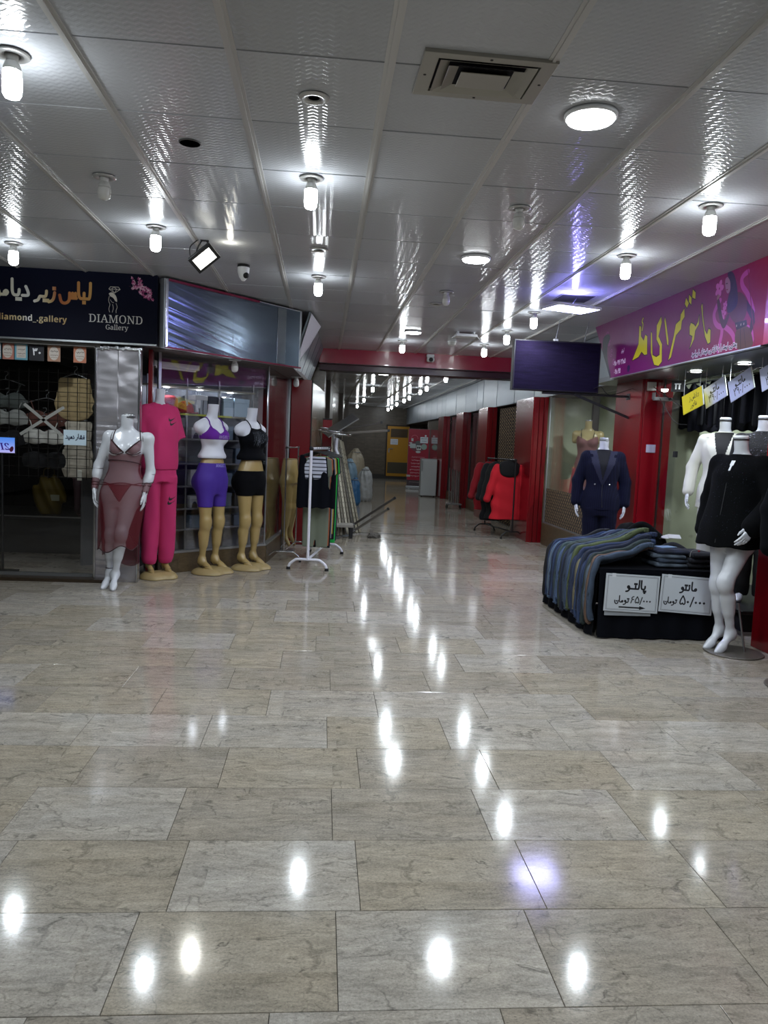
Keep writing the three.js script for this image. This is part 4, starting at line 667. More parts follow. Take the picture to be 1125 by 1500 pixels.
const shapeOf = (pts, ox = 0, oy = 0, k = 1) => new THREE.Shape(pts.map(([x, y]) => new THREE.Vector2(ox + x * k, oy + y * k)));
const dense = (pts, n = 6) => { const o = []; for (let i = 0; i < pts.length; i++) { const a = pts[i], b = pts[(i + 1) % pts.length]; for (let k = 0; k < n; k++) o.push([a[0] + (b[0] - a[0]) * k / n, a[1] + (b[1] - a[1]) * k / n]); } return o; };
function patchOn(f, inside, x0, x1, y0, y1, n, off = .003, z0 = .45) {  // cloth patch following the body, cut by a test
  const P = [], F = [], id = {}; const key = (i, j) => i * 1000 + j, get = (i, j) => { const k = key(i, j); if (id[k] === undefined) { const q = front(f, x0 + (x1 - x0) * i / n, y0 + (y1 - y0) * j / n, off, z0); id[k] = q ? P.push(q) - 1 : -1; } return id[k]; };
  for (let i = 0; i < n; i++) for (let j = 0; j < n; j++) { if (!inside(x0 + (x1 - x0) * (i + .5) / n, y0 + (y1 - y0) * (j + .5) / n)) continue; const a = get(i, j), b = get(i + 1, j), c = get(i + 1, j + 1), d = get(i, j + 1); if (a < 0 || b < 0 || c < 0 || d < 0) continue; F.push(a, b, c, a, c, d); }
  const g = new THREE.BufferGeometry(); g.setAttribute('position', new THREE.Float32BufferAttribute(P.flat(), 3)); g.setIndex(F); g.computeVertexNormals(); return g;
}
const font = await new FontLoader().loadAsync('fonts/droid/droid_sans_bold.typeface.json');

// ================================================================ MANNEQUINS
const sheerRed = new THREE.MeshPhysicalMaterial({ color: 0x64101f, roughness: .6, transparent: true, opacity: .6, side: THREE.DoubleSide });
const sheerDeep = new THREE.MeshPhysicalMaterial({ color: 0x5c0f1d, roughness: .6, transparent: true, opacity: .78, side: THREE.DoubleSide });
const wine = mat(0x2c0810, .6), wineBrief = cloth(0x5e1822, { side: THREE.DoubleSide });
// ---- sheer wine red gown on a white figure, in front of the wrapped pillar
{
  const t = thing('mannequin', 'white headless mannequin in a sheer wine red gown and gloves, before the silver pillar', 'mannequin', [-1.765, 0, -7.06], .06);
  const P = { ...POSE, sL: [-.13, 1.36, -.01], eL: [-.225, 1.10, -.02], wL: [-.245, .885, .04], sR: [.2, 1.355, -.01], eR: [.225, 1.06, -.03], wR: [.19, .86, .05], hL: [-.1, .85, 0], kL: [-.105, .47, .0], aL: [-.12, .125, -.03], tL: [-.145, .012, .09], hR: [.068, .85, 0], kR: [-.0, .5, .1], aR: [-.06, .125, .03], tR: [-.055, .012, .15] };
  const rows = TORSO.map(([y, a, b, , cz]) => [y, a, b, .04 * Math.max(0, (y - .85) / .7) - .015, cz]);
  const { f, G } = bodyField(P, { rows, bust: 0 }); const cx = .02, torso = union([...G.torso, ball([cx - .068, 1.255, .075], .06, 1, 1, .85), ball([cx + .072, 1.255, .075], .06, 1, 1, .85)], .03), F = (x, y, z) => smin(f(x, y, z), torso(x, y, z), .02);
  part('body', merge([net(F, [-.36, -.02, -.2], [.36, 1.58, .25], .011), ...addHands(P, ['L', 'R'], { L: { dir: [-.02, -1, .06], back: [-1, 0, .2], thumb: [.1, 0, 1] }, R: { dir: [-.02, -1, .05], back: [1, 0, .2], thumb: [-.1, 0, 1] } })]), manneq, t);
  part('neck_plate', neckTop().translate(.04, 1.556, .006), M.steel, t); part('neck_band', neckRing().translate(.04, 1.556, .006), M.black, t);
  const skirt = loft([[.3, .165, .15, -.05, .02], [.5, .18, .165, -.035, .02], [.7, .195, .165, -.02, .01], [.85, .2, .15, -.01, .0], [.96, .178, .128, .0, .0], [1.08, .137, .104, .005, .006], [1.15, .142, .106, .01, .006], [1.225, .156, .114, .018, .006]]);
  const G2 = (a, y) => { const [rx, rz, x0, z0] = skirt.at(y), w = Math.max(0, (.95 - y)) * .03, r = 1 + w * Math.sin(a * 9 + 1) + w * .6 * Math.sin(a * 15); return [x0 + Math.sin(a) * rx * r, y, z0 + Math.cos(a) * rz * r]; };
  const hem = (a) => .40 - .05 * Math.cos(a) + .03 * Math.sin(a * 2 + 1) + .02 * Math.sin(a * 5), gown = part('gown', sheet((u, v) => G2(u * 6.2832, 1.215 + (hem(u * 6.2832) - 1.215) * v), 96, 40), sheerRed, t);
  part('hem_line', tube(Array.from({ length: 60 }, (_, i) => G2(i / 60 * 6.2832, hem(i / 60 * 6.2832))), .0045, 5, 240, true), wine, gown);
  part('waist_seam', tube(Array.from({ length: 40 }, (_, i) => { const a = i / 40 * 6.2832; return G2(a, 1.135 + .02 * Math.cos(a) - .012 * Math.sin(a)).map((v, k) => k === 1 ? v : v * 1.006); }), .0045, 5, 160, true), wine, gown);
  part('train', sheet((u, v) => { const a = 2.0 + u * 2.6, y = .95 - v * (.72 + .06 * Math.sin(u * 5)), [x, , z] = G2(a, Math.max(y, .31)); return [x * 1.04 + .03 * v, y, z * 1.05 - .015 - .02 * v]; }, 30, 20), sheerDeep, gown);
  const ins = (s) => (x, y) => { const X = (x - .022) * s; return X > .006 && X < .135 && y > 1.215 + .03 * Math.pow(Math.abs(X - .07) / .06, 2) - .0 && y < 1.225 + (X - .006) * .95; };
  for (const s of [-1, 1]) {
    const cup = part('bra_cup', patchOn(F, ins(s), -.15, .19, 1.19, 1.37, 60, .004), sheerRed, t);
    const edge = [[.008, 1.228], [.04, 1.258], [.08, 1.298], [.118, 1.335]].map(([x, y]) => front(F, .022 + s * x, y, .005)), under = [[.008, 1.226], [.05, 1.212], [.1, 1.214], [.132, 1.235]].map(([x, y]) => front(F, .022 + s * x, y, .005));
    part('cup_edge', [tube(edge, .005, 6), tube(under, .0042, 6), ...Array.from({ length: 12 }, (_, i) => { const q = front(F, .022 + s * (.012 + i * .0092), 1.233 + i * .0088, .008); return new THREE.SphereGeometry(.0062, 8, 6).translate(...q); })], wine, cup);
    const st = [[.118, 1.335], [.115, 1.37], [.108, 1.405]].map(([x, y]) => front(F, .03 + s * x, y, .004)).filter(Boolean); st.push([.03 + s * .105, 1.425, -.02], [.03 + s * .11, 1.38, -.07]); part('strap', tube(st, .0042, 6), wine, t); part('strap', tube(st.map(([x, y, z]) => [x + s * .02, y - .006, z]), .0022, 6), wine, t);
  }
  part('brief', patchOn(F, (x, y) => y > .79 && y < .945 && Math.abs(x + .02) < .004 + (y - .79) * .6, -.14, .1, .78, .96, 44, .004), wineBrief, t);
  part('brief_string', [tube(ringOn(F, .95, .004, 0, 0, 36, (a) => .012 * Math.cos(a * 2) - .005), .0042, 6, 140, true), tube(ringOn(F, .965, .004, 0, 0, 36, (a) => -.03 * Math.cos(a)), .0036, 6, 140, true), ...[-1, 1].map((s) => tube([[-.02 + s * .1, .945], [-.02 + s * .05, .87], [-.02 + s * .006, .795]].map(([x, y]) => front(F, x, y, .005)), .0042, 6))], wine, t);
  for (const s of ['L', 'R']) { const E = P['e' + s], W = P['w' + s], g = part('glove', bar(lerp3(E, W, .12), lerp3(E, W, .96), .041, 24, .0285), sheerRed, t); part('glove_band', [tube(Array.from({ length: 20 }, (_, i) => { const c = lerp3(E, W, .12), a = i / 20 * 6.2832; return [c[0] + Math.sin(a) * .042, c[1], c[2] + Math.cos(a) * .042]; }), .0035, 6, 60, true), tube([[W[0] - .022, W[1] + .03, W[2] + .015], [W[0] + .0, W[1] - .03, W[2] + .022], [W[0] + .012, W[1] - .085, W[2] + .016]], .0036, 6), tube([[W[0] + .022, W[1] + .03, W[2] + .015], [W[0] + .0, W[1] - .03, W[2] + .022], [W[0] - .014, W[1] - .085, W[2] + .016]], .0036, 6)], wine, g); }
  const an = P.aL; part('anklet', tube(Array.from({ length: 16 }, (_, i) => { const a = i / 16 * 6.2832; return [an[0] + Math.sin(a) * .034, an[1] + .05, an[2] + Math.cos(a) * .034]; }), .004, 6, 48, true), wine, t);
}
// ---- moulded shoe block under the leg forms
function shoeBlock(parent, ox = 0) {
  const f = (x, y, z) => { let d = 1e3; for (const s of [-1, 1]) d = smin(d, ball([s * .085 + ox, .0, .055], .085, 1.05, .7, 1.85)(x, y, z), .05); d = smin(d, ball([ox, 0, .02], .1, 1.9, .45, 1.3)(x, y, z), .05); return Math.max(d, -y, y - .055); };
  part('shoe_block', net(f, [-.26 + ox, -.02, -.16], [.26 + ox, .08, .26], .008), mat(0xa08c60, .4), parent);
}
function shoeLine(parent, P) { for (const s of ['L', 'R']) { const A = P['a' + s], T = P['t' + s]; part('shoe_line', tube([[A[0] - .036, A[1] - .03, A[2] - .02], [A[0] - .04, A[1] - .055, A[2] + .03], [T[0] - .024, T[1] + .03, T[2] - .015], [T[0], T[1] + .03, T[2] + .012], [T[0] + .024, T[1] + .03, T[2] - .015], [A[0] + .04, A[1] - .055, A[2] + .03], [A[0] + .036, A[1] - .03, A[2] - .02]], .0035, 6), M.black, parent); } }
const swoosh = (ox, oy, k) => shapeOf(dense([[.5, .24], [.15, .06], [-.1, -.06], [-.28, -.12], [-.4, -.11], [-.45, -.02], [-.42, .1], [-.34, .22], [-.33, .1], [-.27, .04], [-.12, .05], [.15, .12]], 3), ox, oy, k);
const FORM = { ...POSE, hL: [-.09, .85, 0], kL: [-.092, .47, .02], aL: [-.09, .12, -.02], tL: [-.098, .045, .09], hR: [.09, .85, 0], kR: [.092, .47, .02], aR: [.09, .12, -.02], tR: [.098, .045, .09] };
// ---- pink track suit
{
  const t = thing('mannequin', 'headless mannequin in a bright pink tee and trousers printed with black ticks', 'mannequin', [-1.575, 0, -7.62], .6); t.scale.set(.9, 1.18, .9);
  const P = FORM, { f, G } = bodyField(P, { arms: false }), legs = union(G.legs, .03);
  part('leg_form', net((x, y, z) => Math.max(legs(x, y, z), y - .3), [-.2, .0, -.12], [.2, .32, .2], .008), beigeSkin, t); shoeBlock(t); shoeLine(t, P);
  part('neck_form', net((x, y, z) => Math.max(loft(TORSO).f(x, y, z), 1.3 - y), [-.2, 1.28, -.14], [.2, 1.57, .14], .008), whiteForm, t);
  const pink = cloth(0xb5285f, { bumpMap: clothBump, bumpScale: .0004 });
  const tr = loft([[.8, .19, .145, 0, -.005], [.9, .188, .14, 0, -.005], [.98, .175, .125, 0, 0]]).f, leg = (s) => loft([[.12, .066, .064, s * .092, -.005], [.16, .083, .08, s * .094, .0], [.4, .094, .094, s * .096, .012], [.62, .1, .105, s * .095, .006], [.84, .1, .13, s * .092, -.005]]).f, lL = leg(-1), lR = leg(1);
  const trousers = (x, y, z) => smin(tr(x, y, z), Math.min(lL(x, y, z), lR(x, y, z)), .03) + .0035 * Math.sin(x * 60 + y * 9) * Math.max(0, .6 - Math.abs(y - .95) * 3) + .004 * Math.sin(y * 38 + x * 12 + z * 9) * Math.max(0, .42 - y) * 2.2 + .0025 * Math.sin(x * 40 + y * 13);
  const trousersMesh = part('trousers', net(trousers, [-.24, .08, -.2], [.24, 1.0, .2], .011), pink, t);
  const body = loft([[.9, .2, .152, 0, -.005], [.97, .212, .16, 0, -.005], [1.1, .203, .15, 0, 0], [1.24, .2, .15, 0, .004], [1.33, .195, .128, 0, -.006], [1.40, .155, .09, 0, -.015], [1.445, .082, .068, 0, -.012]]).f;
  const sl = (s) => seg([s * .155, 1.355, -.015], [s * .225, 1.15, -.01], .07, .078, .1), s1 = sl(-1), s2 = sl(1);
  const tee = (x, y, z) => { const b = body(x, y, z), q = Math.min(s1(x, y, z), s2(x, y, z)); let d = smin(b, Math.max(q, 1.13 + Math.abs(x) * .12 - y), .04); d += .003 * Math.sin(y * 34 + x * 26) * Math.max(0, 1.2 - y) * 2 + .004 * Math.sin((x + .5 * y) * 45) * Math.max(0, .14 - Math.abs(y - 1.22)) * 4; return Math.max(d, -(Math.hypot(x, (z + .005) * 1.05, (y - 1.47) * 1.3) - .082)); };
  const teeMesh = part('tee', net(tee, [-.36, .87, -.22], [.36, 1.47, .22], .011), pink, t);
  part('tick_print', decal(tee, [swoosh(.09, 1.305, .105), swoosh(.1, 1.272, .105)], .002), M.black, teeMesh); part('tick_print', decal(trousers, [swoosh(.115, .66, .11), swoosh(.105, .625, .11)], .002), M.black, trousersMesh);
}
// ---- the two split figures: white bust over beige legs
function splitFigure(label, pos, turn, sy, bustRows, dress) {
  const t = thing('mannequin', label, 'mannequin', pos, turn); t.scale.set(1.04, sy, 1.04); const P = FORM;
  const low = TORSO.filter((r) => r[0] < 1.05).concat([[1.065, .118, .086, 0, .006]]), { G } = bodyField(P, { arms: false, rows: low, bust: 0 }), legs = union([...G.torso, ...G.legs], .035);
  part('leg_form', net(legs, [-.24, .0, -.22], [.24, 1.08, .2], .011), beigeSkin, t); shoeBlock(t); shoeLine(t, P);
  const up = loft([[1.062, .155, .112, 0, 0], [1.085, .158, .115, 0, 0], [1.13, .13, .095, 0, .003], [1.17, .12, .09, 0, .005], [1.24, .14, .098, 0, .004], [1.32, .15, .092, 0, -.008], [1.385, .135, .068, 0, -.02], [1.42, .085, .056, 0, -.022], [1.45, .056, .052, 0, -.012], [1.5, .052, .05, 0, 0], [1.555, .054, .052, 0, .004]]).f;
  const bust = union([up, ball([-.068, 1.262, .075], .062, 1, 1, .85), ball([.068, 1.262, .075], .062, 1, 1, .85), ...[-1, 1].map((s) => seg([s * .1, 1.372, -.02], [s * .165, 1.34, -.02], .05, .054))], .035);
  part('bust_form', net(bust, [-.26, 1.04, -.16], [.26, 1.58, .18], .009), whiteForm, t);
  dress(t, bust, legs); return t;
}
const clipNet = (f, off, clip, lo, hi, c = .008) => net((x, y, z) => Math.max(f(x, y, z) - off, clip(x, y, z)), lo, hi, c);
splitFigure('headless mannequin with white bust in a purple bra top and violet shorts', [-1.12, 0, -7.98], .95, 1.11, null, (t, bust, legs) => {
  const top = cloth(0x5a1687), short = cloth(0x3a1a86, { roughness: .7 });
  const clip = (x, y, z) => Math.max(1.235 - y, y - (z > 0 ? 1.29 + 5.5 * x * x + .25 * Math.abs(x) : 1.27), Math.abs(x) - (z > -.02 ? .155 - Math.max(0, y - 1.28) * .85 : .3));
  const b = part('bra_top', clipNet(bust, .006, clip, [-.2, 1.2, -.16], [.2, 1.4, .19]), top, t);
  for (const s of [-1, 1]) part('strap', tube([[s * .088, 1.335], [s * .09, 1.37], [s * .09, 1.40]].map(([x, y]) => front(bust, x, y, .005)).filter(Boolean).concat([[s * .085, 1.432, -.02], [s * .09, 1.37, -.085]]), .006, 6), top, b);
  const word = (txt, size, x0, y0, f) => decal(f, font.generateShapes(txt, size).map((q) => { const g = (v) => new THREE.Vector2(v.x + x0, v.y + y0), n = new THREE.Shape(q.getPoints(4).map(g)); n.holes = q.holes.map((h) => new THREE.Path(h.getPoints(4).map(g))); return n; }), .009);
  part('lettering', word("ANGEL'S", .028, -.052, 1.245, bust), mat(0x8f77b0, .5), b);
  const sh = part('shorts', clipNet(legs, .008, (x, y) => Math.max(y - 1.02, .615 - y), [-.26, .58, -.24], [.26, 1.05, .2], .01), short, t); part('lettering', word("ANGEL'S", .028, -.05, .985, legs), mat(0x8b84c4, .5), sh);
});
splitFigure('headless mannequin with white bust in a black sequined tank top and black shorts', [-.755, 0, -8.3], .95, 1.105, null, (t, bust, legs) => {
  const blk = cloth(0x030409, { sheen: 0, specularIntensity: .3 }), clip = (x, y, z) => Math.max(1.06 - y + .02 * x, y - (z > 0 ? 1.355 + 2 * x * x : 1.33), Math.abs(x) - (y > 1.28 ? .145 - (y - 1.28) * .9 : .3));
  const k = part('tank_top', clipNet(bust, .01, clip, [-.22, 1.03, -.18], [.22, 1.42, .2]), blk, t);
  for (const s of [-1, 1]) part('strap', tube([[s * .075, 1.36], [s * .082, 1.40]].map(([x, y]) => front(bust, x, y, .006)).filter(Boolean).concat([[s * .082, 1.437, -.02], [s * .08, 1.37, -.085]]), .005, 6), blk, k);
  const sq = []; for (let i = 0; i < 15; i++) { const x = -.105 + i * .015; let y = 1.335 - rr(0, .015); const yb = 1.335 - rr(.09, .17); while (y > yb) { const q = front(bust, x, y, .013); if (q) sq.push(new THREE.OctahedronGeometry(rnd() < .2 ? .0048 : .0028).translate(...q)); y -= .0085; } } const s = part('sequins', sq, mat(0xaab4c8, .2, { metalness: .8 }), k); s.userData.kind = 'stuff';
  part('shorts', clipNet(legs, .009, (x, y) => Math.max(y - .955, .715 - y), [-.26, .69, -.24], [.26, .98, .2], .01), cloth(0x030306, { sheen: 0, specularIntensity: .3 }), t);
});
// ---- lone leg form behind the chrome rack
{
  const t = thing('leg_form', 'shiny beige leg display form hanging by the red door panel, behind the chrome rack', 'mannequin', [-.40, .0, -9.75], .9);
  const f = union([loft([[.86, .13, .11, 0, 0], [1.0, .12, .1, 0, 0], [1.16, .1, .08, 0, 0]]).f, ...[-1, 1].flatMap((s) => [seg([s * .06, .88, 0], [s * .055, .55, .02], .085, .05), seg([s * .055, .55, .02], [s * .05, .2, -.01], .052, .028), seg([s * .05, .48, .0], [s * .05, .34, -.01], .05, .036), seg([s * .05, .2, -.01], [s * .05, .08, .07], .028, .02)])], .035);
  part('legs', net(f, [-.2, .04, -.16], [.2, 1.19, .16], .011), beigeSkin, t); part('waist_cap', lathe([[.0005, .006], [.095, .004], [.1, -.006], [.0005, -.006]], 28).scale(1, 1, .8).translate(0, 1.163, 0), mat(0x8f7a4e, .5), t); part('pole', bar([0, 0.01, -.1], [0, .9, -.1], .012), M.steel, t); part('foot_plate', lathe([[.0005, .012], [.14, .01], [.145, 0], [.0005, 0]]).translate(0, 0, -.06), M.steel, t);
}
// ---- jackets
const pin = dataTex(64, 8, (u) => { const s = Math.abs(u * 4 % 1 - .5) < .06; return s ? [52, 58, 98] : [12, 15, 44]; });
function jacket(t, P, { mat: m, rows, hem, sleeve = .058, cuff = .05, vee = [0, 1.06, 1.42, .055], shirt, lapel, buttons, sleeves = ['L', 'R'], folds = .003, flare = 0, c = .011 }) {
  const b = loft(rows).f, ss = sleeves.map((s) => union([seg(lerp3(P['s' + s], [0, 1.36, -.02], .25), P['s' + s], sleeve * 1.02, sleeve * 1.08), seg(P['s' + s], P['e' + s], sleeve * 1.05, sleeve), seg(P['e' + s], lerp3(P['e' + s], P['w' + s], .93), sleeve, cuff)], .02));
  const F = (x, y, z) => { let d = b(x, y, z); for (const s of ss) d = smin(d, s(x, y, z), .03); const a = Math.atan2(x, z); d += folds * Math.sin(a * 7 + y * 6) * Math.min(1, Math.max(0, 1.15 - y) * 2) + folds * .6 * Math.sin(y * 50 + x * 20) * Math.max(0, Math.abs(x) - .16) * 4; return d; };
  const xs = [...sleeves.flatMap((s) => [P['s' + s][0], P['e' + s][0], P['w' + s][0]]), -.2, .2], zs = [...sleeves.flatMap((s) => [P['e' + s][2], P['w' + s][2]]), 0], lo = [Math.min(...xs) - .12 - flare, hem - .03, Math.min(...zs, -.06) - .16 - flare], hi = [Math.max(...xs) + .12 + flare, 1.47, Math.max(...zs, .02) + .18 + flare];
  const J = part('jacket', net(F, lo, hi, c), m, t);
  const [vx, vy, vt, vw] = vee, inV = (x, y) => y > vy && y < vt && Math.abs(x - vx) < .006 + (y - vy) / (vt - vy) * vw;
  if (shirt) part('shirt', patchOn(F, inV, -.2, .2, .95, 1.45, 56, .003), shirt, J);
  if (lapel) for (const s of [-1, 1]) { const inside = (x, y) => { const X = (x - vx) * s, e = .004 + (y - vy) / (vt - vy) * vw; return y > vy - .03 && y < vt + .005 && X > e - .006 && X < e + .012 + .055 * Math.min(1, Math.max(0, (y - vy + .03) / (vt - vy) * 1.5)) * (y > vt - .07 && y < vt - .045 ? .55 : 1); }; part('lapel', patchOn(F, inside, -.2, .2, .95, 1.45, 64, .009), lapel, J); }
  if (buttons) for (const [x, y] of buttons) { const q = front(F, x, y, .004); if (q) part('button', new THREE.SphereGeometry(.009, 12, 8).scale(1, 1, .5).translate(...q), M.chrome, J); }
  const seam = [[vx, vy], [vx, (vy + hem) / 2], [vx + .01, hem + .03]].map(([x, y]) => front(F, x, y, .001)).filter(Boolean); if (seam.length > 2) part('front_edge', tube(seam, .003, 6), M.black, J);
  return { J, F };
}
const JROWS = [[.80, .205, .145, 0, 0], [.92, .195, .14, 0, 0], [1.06, .160, .118, 0, 0], [1.18, .172, .122, 0, .006], [1.28, .185, .125, 0, .004], [1.36, .178, .098, 0, -.01], [1.41, .115, .075, 0, -.018], [1.44, .062, .06, 0, -.014]];
function trousersOf(t, P, m, y0 = .05) { const leg = (s) => loft([[y0, .068, .075, P['a' + s][0], P['a' + s][2] + .02], [.3, .078, .08, (P['a' + s][0] + P['k' + s][0]) / 2, .0], [.55, .088, .092, P['k' + s][0], .01], [.82, .098, .125, P['h' + s][0], 0]]).f, a = leg('L'), b = leg('R'), h = loft([[.74, .15, .13, 0, 0], [.8, .18, .135, 0, 0], [.98, .15, .11, 0, 0]]).f; return part('trousers', net((x, y, z) => smin(h(x, y, z), Math.min(a(x, y, z), b(x, y, z)), .03) + .002 * Math.sin(y * 40 + x * 15), [-.24, y0 - .02, -.18], [.24, 1.0, .2], .012), m, t); }
const pinSuit = new THREE.MeshPhysicalMaterial({ color: 0xb0b0b8, roughness: .9, map: pin, sheen: .08, sheenColor: new THREE.Color(0x5560a0), specularIntensity: .4 }); pin.repeat.set(11, 1); 
{
  const t = thing('mannequin', 'white headless mannequin in a navy pinstripe trouser suit, in front of the red pillar', 'mannequin', [2.985, 0, -8.0], -.28);
  const P = { ...POSE, eL: [-.245, 1.1, -.04], wL: [-.255, .86, .0], eR: [.245, 1.1, -.04], wR: [.25, .86, .0] }, { f } = bodyField(P, { bust: 0 });
  part('body', merge([net(f, [-.34, -.02, -.18], [.34, 1.58, .2], .012), ...addHands(P, ['L', 'R'], { L: { dir: [.03, -1, .1] }, R: { dir: [-.03, -1, .1] } })]), manneq, t); part('neck_plate', neckTop().translate(0, 1.556, .006), M.steel, t); part('neck_band', neckRing().translate(0, 1.556, .006), M.steel, t);
  jacket(t, P, { mat: pinSuit, rows: JROWS, hem: .8, sleeve: .062, cuff: .056, vee: [0, 1.1, 1.43, .075], shirt: cloth(0x07080f, { side: THREE.DoubleSide }), lapel: new THREE.MeshPhysicalMaterial({ color: 0xffffff, roughness: .8, map: pin, sheen: .2, sheenColor: new THREE.Color(0x6a78c0), side: THREE.DoubleSide }), buttons: [[-.075, 1.07], [.075, 1.07]] });
  trousersOf(t, P, pinSuit); part('foot_plate', lathe([[.0005, .01], [.17, .008], [.175, 0], [.0005, 0]], 36).translate(0, 0, -.06), M.steel, t); 
}
{ // black sequined coat, knee forward, near the stall
  const t = thing('mannequin', 'white headless mannequin in a short black coat, bare legged, one knee forward', 'mannequin', [2.985, 0, -5.30], -1.08);
  const P = { ...POSE, eR: [.285, 1.13, .0], wR: [.25, .93, .19], eL: [-.24, 1.1, -.05], wL: [-.24, .86, .0], kR: [.055, .52, .14], aR: [.04, .135, .0], tR: [.04, .014, .125], kL: [-.075, .48, .03], aL: [-.07, .135, -.03], tL: [-.075, .014, .09] }, { f } = bodyField(P, { bust: 0 });
  part('body', merge([net(f, [-.36, -.02, -.2], [.36, 1.58, .28], .011), ...addHands(P, ['R'], { R: { dir: [-.15, -.75, .55], back: [1, 0, .2], thumb: [-.2, .3, .7], curl: .35 } })]), manneq, t); part('neck_plate', neckTop().translate(0, 1.556, .006), M.white, t); part('neck_band', neckRing().translate(0, 1.556, .006), M.blackMetal, t);
  const blk = cloth(0x020305, { roughness: .95, sheen: 0, specularIntensity: .25 }), { J, F } = jacket(t, P, { mat: blk, rows: [[.775, .25, .215, 0, .02], [.9, .235, .2, 0, .015], [1.06, .205, .165, 0, .005], [1.2, .19, .14, 0, .004], [1.3, .188, .125, 0, .002], [1.37, .175, .095, 0, -.01], [1.42, .1, .07, 0, -.018], [1.435, .066, .058, 0, -.014]], hem: .775, sleeve: .07, cuff: .075, vee: [0, 1.315, 1.385, .010], shirt: manneq, flare: .06, folds: .006 });
  const sq = []; for (let i = 0; i < 300; i++) { const x = rr(-.17, .17), y = rr(.86, 1.42), q = front(F, x, y, .002); if (q) sq.push(new THREE.OctahedronGeometry(rnd() < .15 ? .0022 : .0012).translate(...q)); } const s = part('sequins', sq, mat(0x8a93b0, .25, { metalness: .8 }), J); s.userData.kind = 'stuff';
  part('base_plate', lathe([[.0005, .014], [.2, .012], [.205, .006], [.2, 0], [.0005, 0]], 48).translate(.07, 0, .0), mat(0x6f6a63, .3, { metalness: .4 }), t); part('support_rod', bar([.12, .012, -.06], [.06, .36, -.03], .008), M.steel, t);
}
{ // coat at the very edge
  const t = thing('mannequin', 'headless mannequin in a long black coat beside the nearest red pillar, one hand showing', 'mannequin', [3.0, 0, -4.42], -.45);
  const P = { ...POSE, eL: [-.235, 1.1, -.02], wL: [-.235, .855, .05] }, { f } = bodyField(P, { bust: 0 });
  part('body', merge([net(f, [-.34, -.02, -.18], [.34, 1.58, .2], .012), ...addHands(P, ['L'], { L: { dir: [.05, -1, .12] } })]), manneq, t); part('neck_plate', neckTop().translate(0, 1.556, .006), M.white, t);
  jacket(t, P, { mat: cloth(0x020408, { sheen: 0, roughness: .95, specularIntensity: .25 }), rows: [[.44, .2, .17, 0, 0], [.8, .195, .16, 0, 0], ...JROWS.slice(2).map(([y, a, b, c, d]) => [y, a + .02, b + .02, c, d])], hem: .44, sleeve: .07, cuff: .066, vee: [0, 1.2, 1.42, .03], flare: .04, folds: .005 });
  part('base_plate', lathe([[.0005, .014], [.2, .012], [.205, .006], [.2, 0], [.0005, 0]], 48), mat(0x6f6a63, .3, { metalness: .4 }), t);
}
{ // inside the boutique, on a low plinth
  const p = thing('display_plinth', 'low black display plinth behind the jeans stall, carrying two mannequins', 'plinth', [3.76, 0, -6.5]);
  part('top', rb(.8, .03, 1.5, 0, .185, 0, .006), M.blackMetal, p); part('body', bx(.76, .17, 1.46, 0, .085, 0), M.dark, p); part('toe_strip', bx(.78, .03, 1.48, 0, .015, 0), M.steel, p);
  const t = thing('mannequin', 'white headless mannequin in an off-white blazer with a dark top, behind the jeans stall', 'mannequin', [3.62, .2, -6.72], -.62);
  const P = { ...POSE, eL: [-.255, 1.11, -.03], wL: [-.27, .87, .04], eR: [.24, 1.1, -.04], wR: [.24, .86, .02] }, { f } = bodyField(P, { bust: 0 });
  part('body', merge([net(f, [-.36, -.02, -.18], [.34, 1.58, .2], .012), ...addHands(P, ['L', 'R'])]), manneq, t); part('neck_plate', neckTop().translate(0, 1.556, .006), M.white, t); part('neck_band', neckRing().translate(0, 1.556, .006), M.blackMetal, t);
  const ivory = cloth(0xc9c8bd), iv2 = cloth(0xd2d1c6, { side: THREE.DoubleSide }); jacket(t, P, { mat: ivory, rows: JROWS.map(([y, a, b, c, d]) => y < .85 ? [.74, a, b, c, d] : [y, a, b, c, d]), hem: .74, sleeve: .054, cuff: .052, vee: [0, 1.08, 1.43, .085], shirt: cloth(0x202022, { side: THREE.DoubleSide }), lapel: iv2, buttons: [[.02, 1.06]] });
  trousersOf(t, P, cloth(0xb4b4b0));
  const q = thing('mannequin', 'white headless mannequin in a black sequined top, standing behind the black coat one', 'mannequin', [3.66, .2, -6.17], -.55), b2 = bodyField(POSE, { bust: 0 });
  part('body', net(b2.f, [-.34, -.02, -.18], [.34, 1.58, .2], .013), manneq, q); part('neck_plate', neckTop().translate(0, 1.556, .006), M.white, q); part('neck_band', neckRing().translate(0, 1.556, .006), M.blackMetal, q);
  const { J, F } = jacket(q, POSE, { mat: cloth(0x0d0d10), rows: JROWS, hem: .8, sleeve: .06, cuff: .055 }); const sq = []; for (let i = 0; i < 520; i++) { const g = front(F, rr(-.2, .2), rr(1.1, 1.43), .002); if (g) sq.push(new THREE.OctahedronGeometry(rnd() < .1 ? .008 : .0042).translate(...g)); } const s = part('sequins', sq, mat(0x9a9aa4, .2, { metalness: .8 }), J); s.userData.kind = 'stuff';
  trousersOf(q, POSE, M.dark);
}
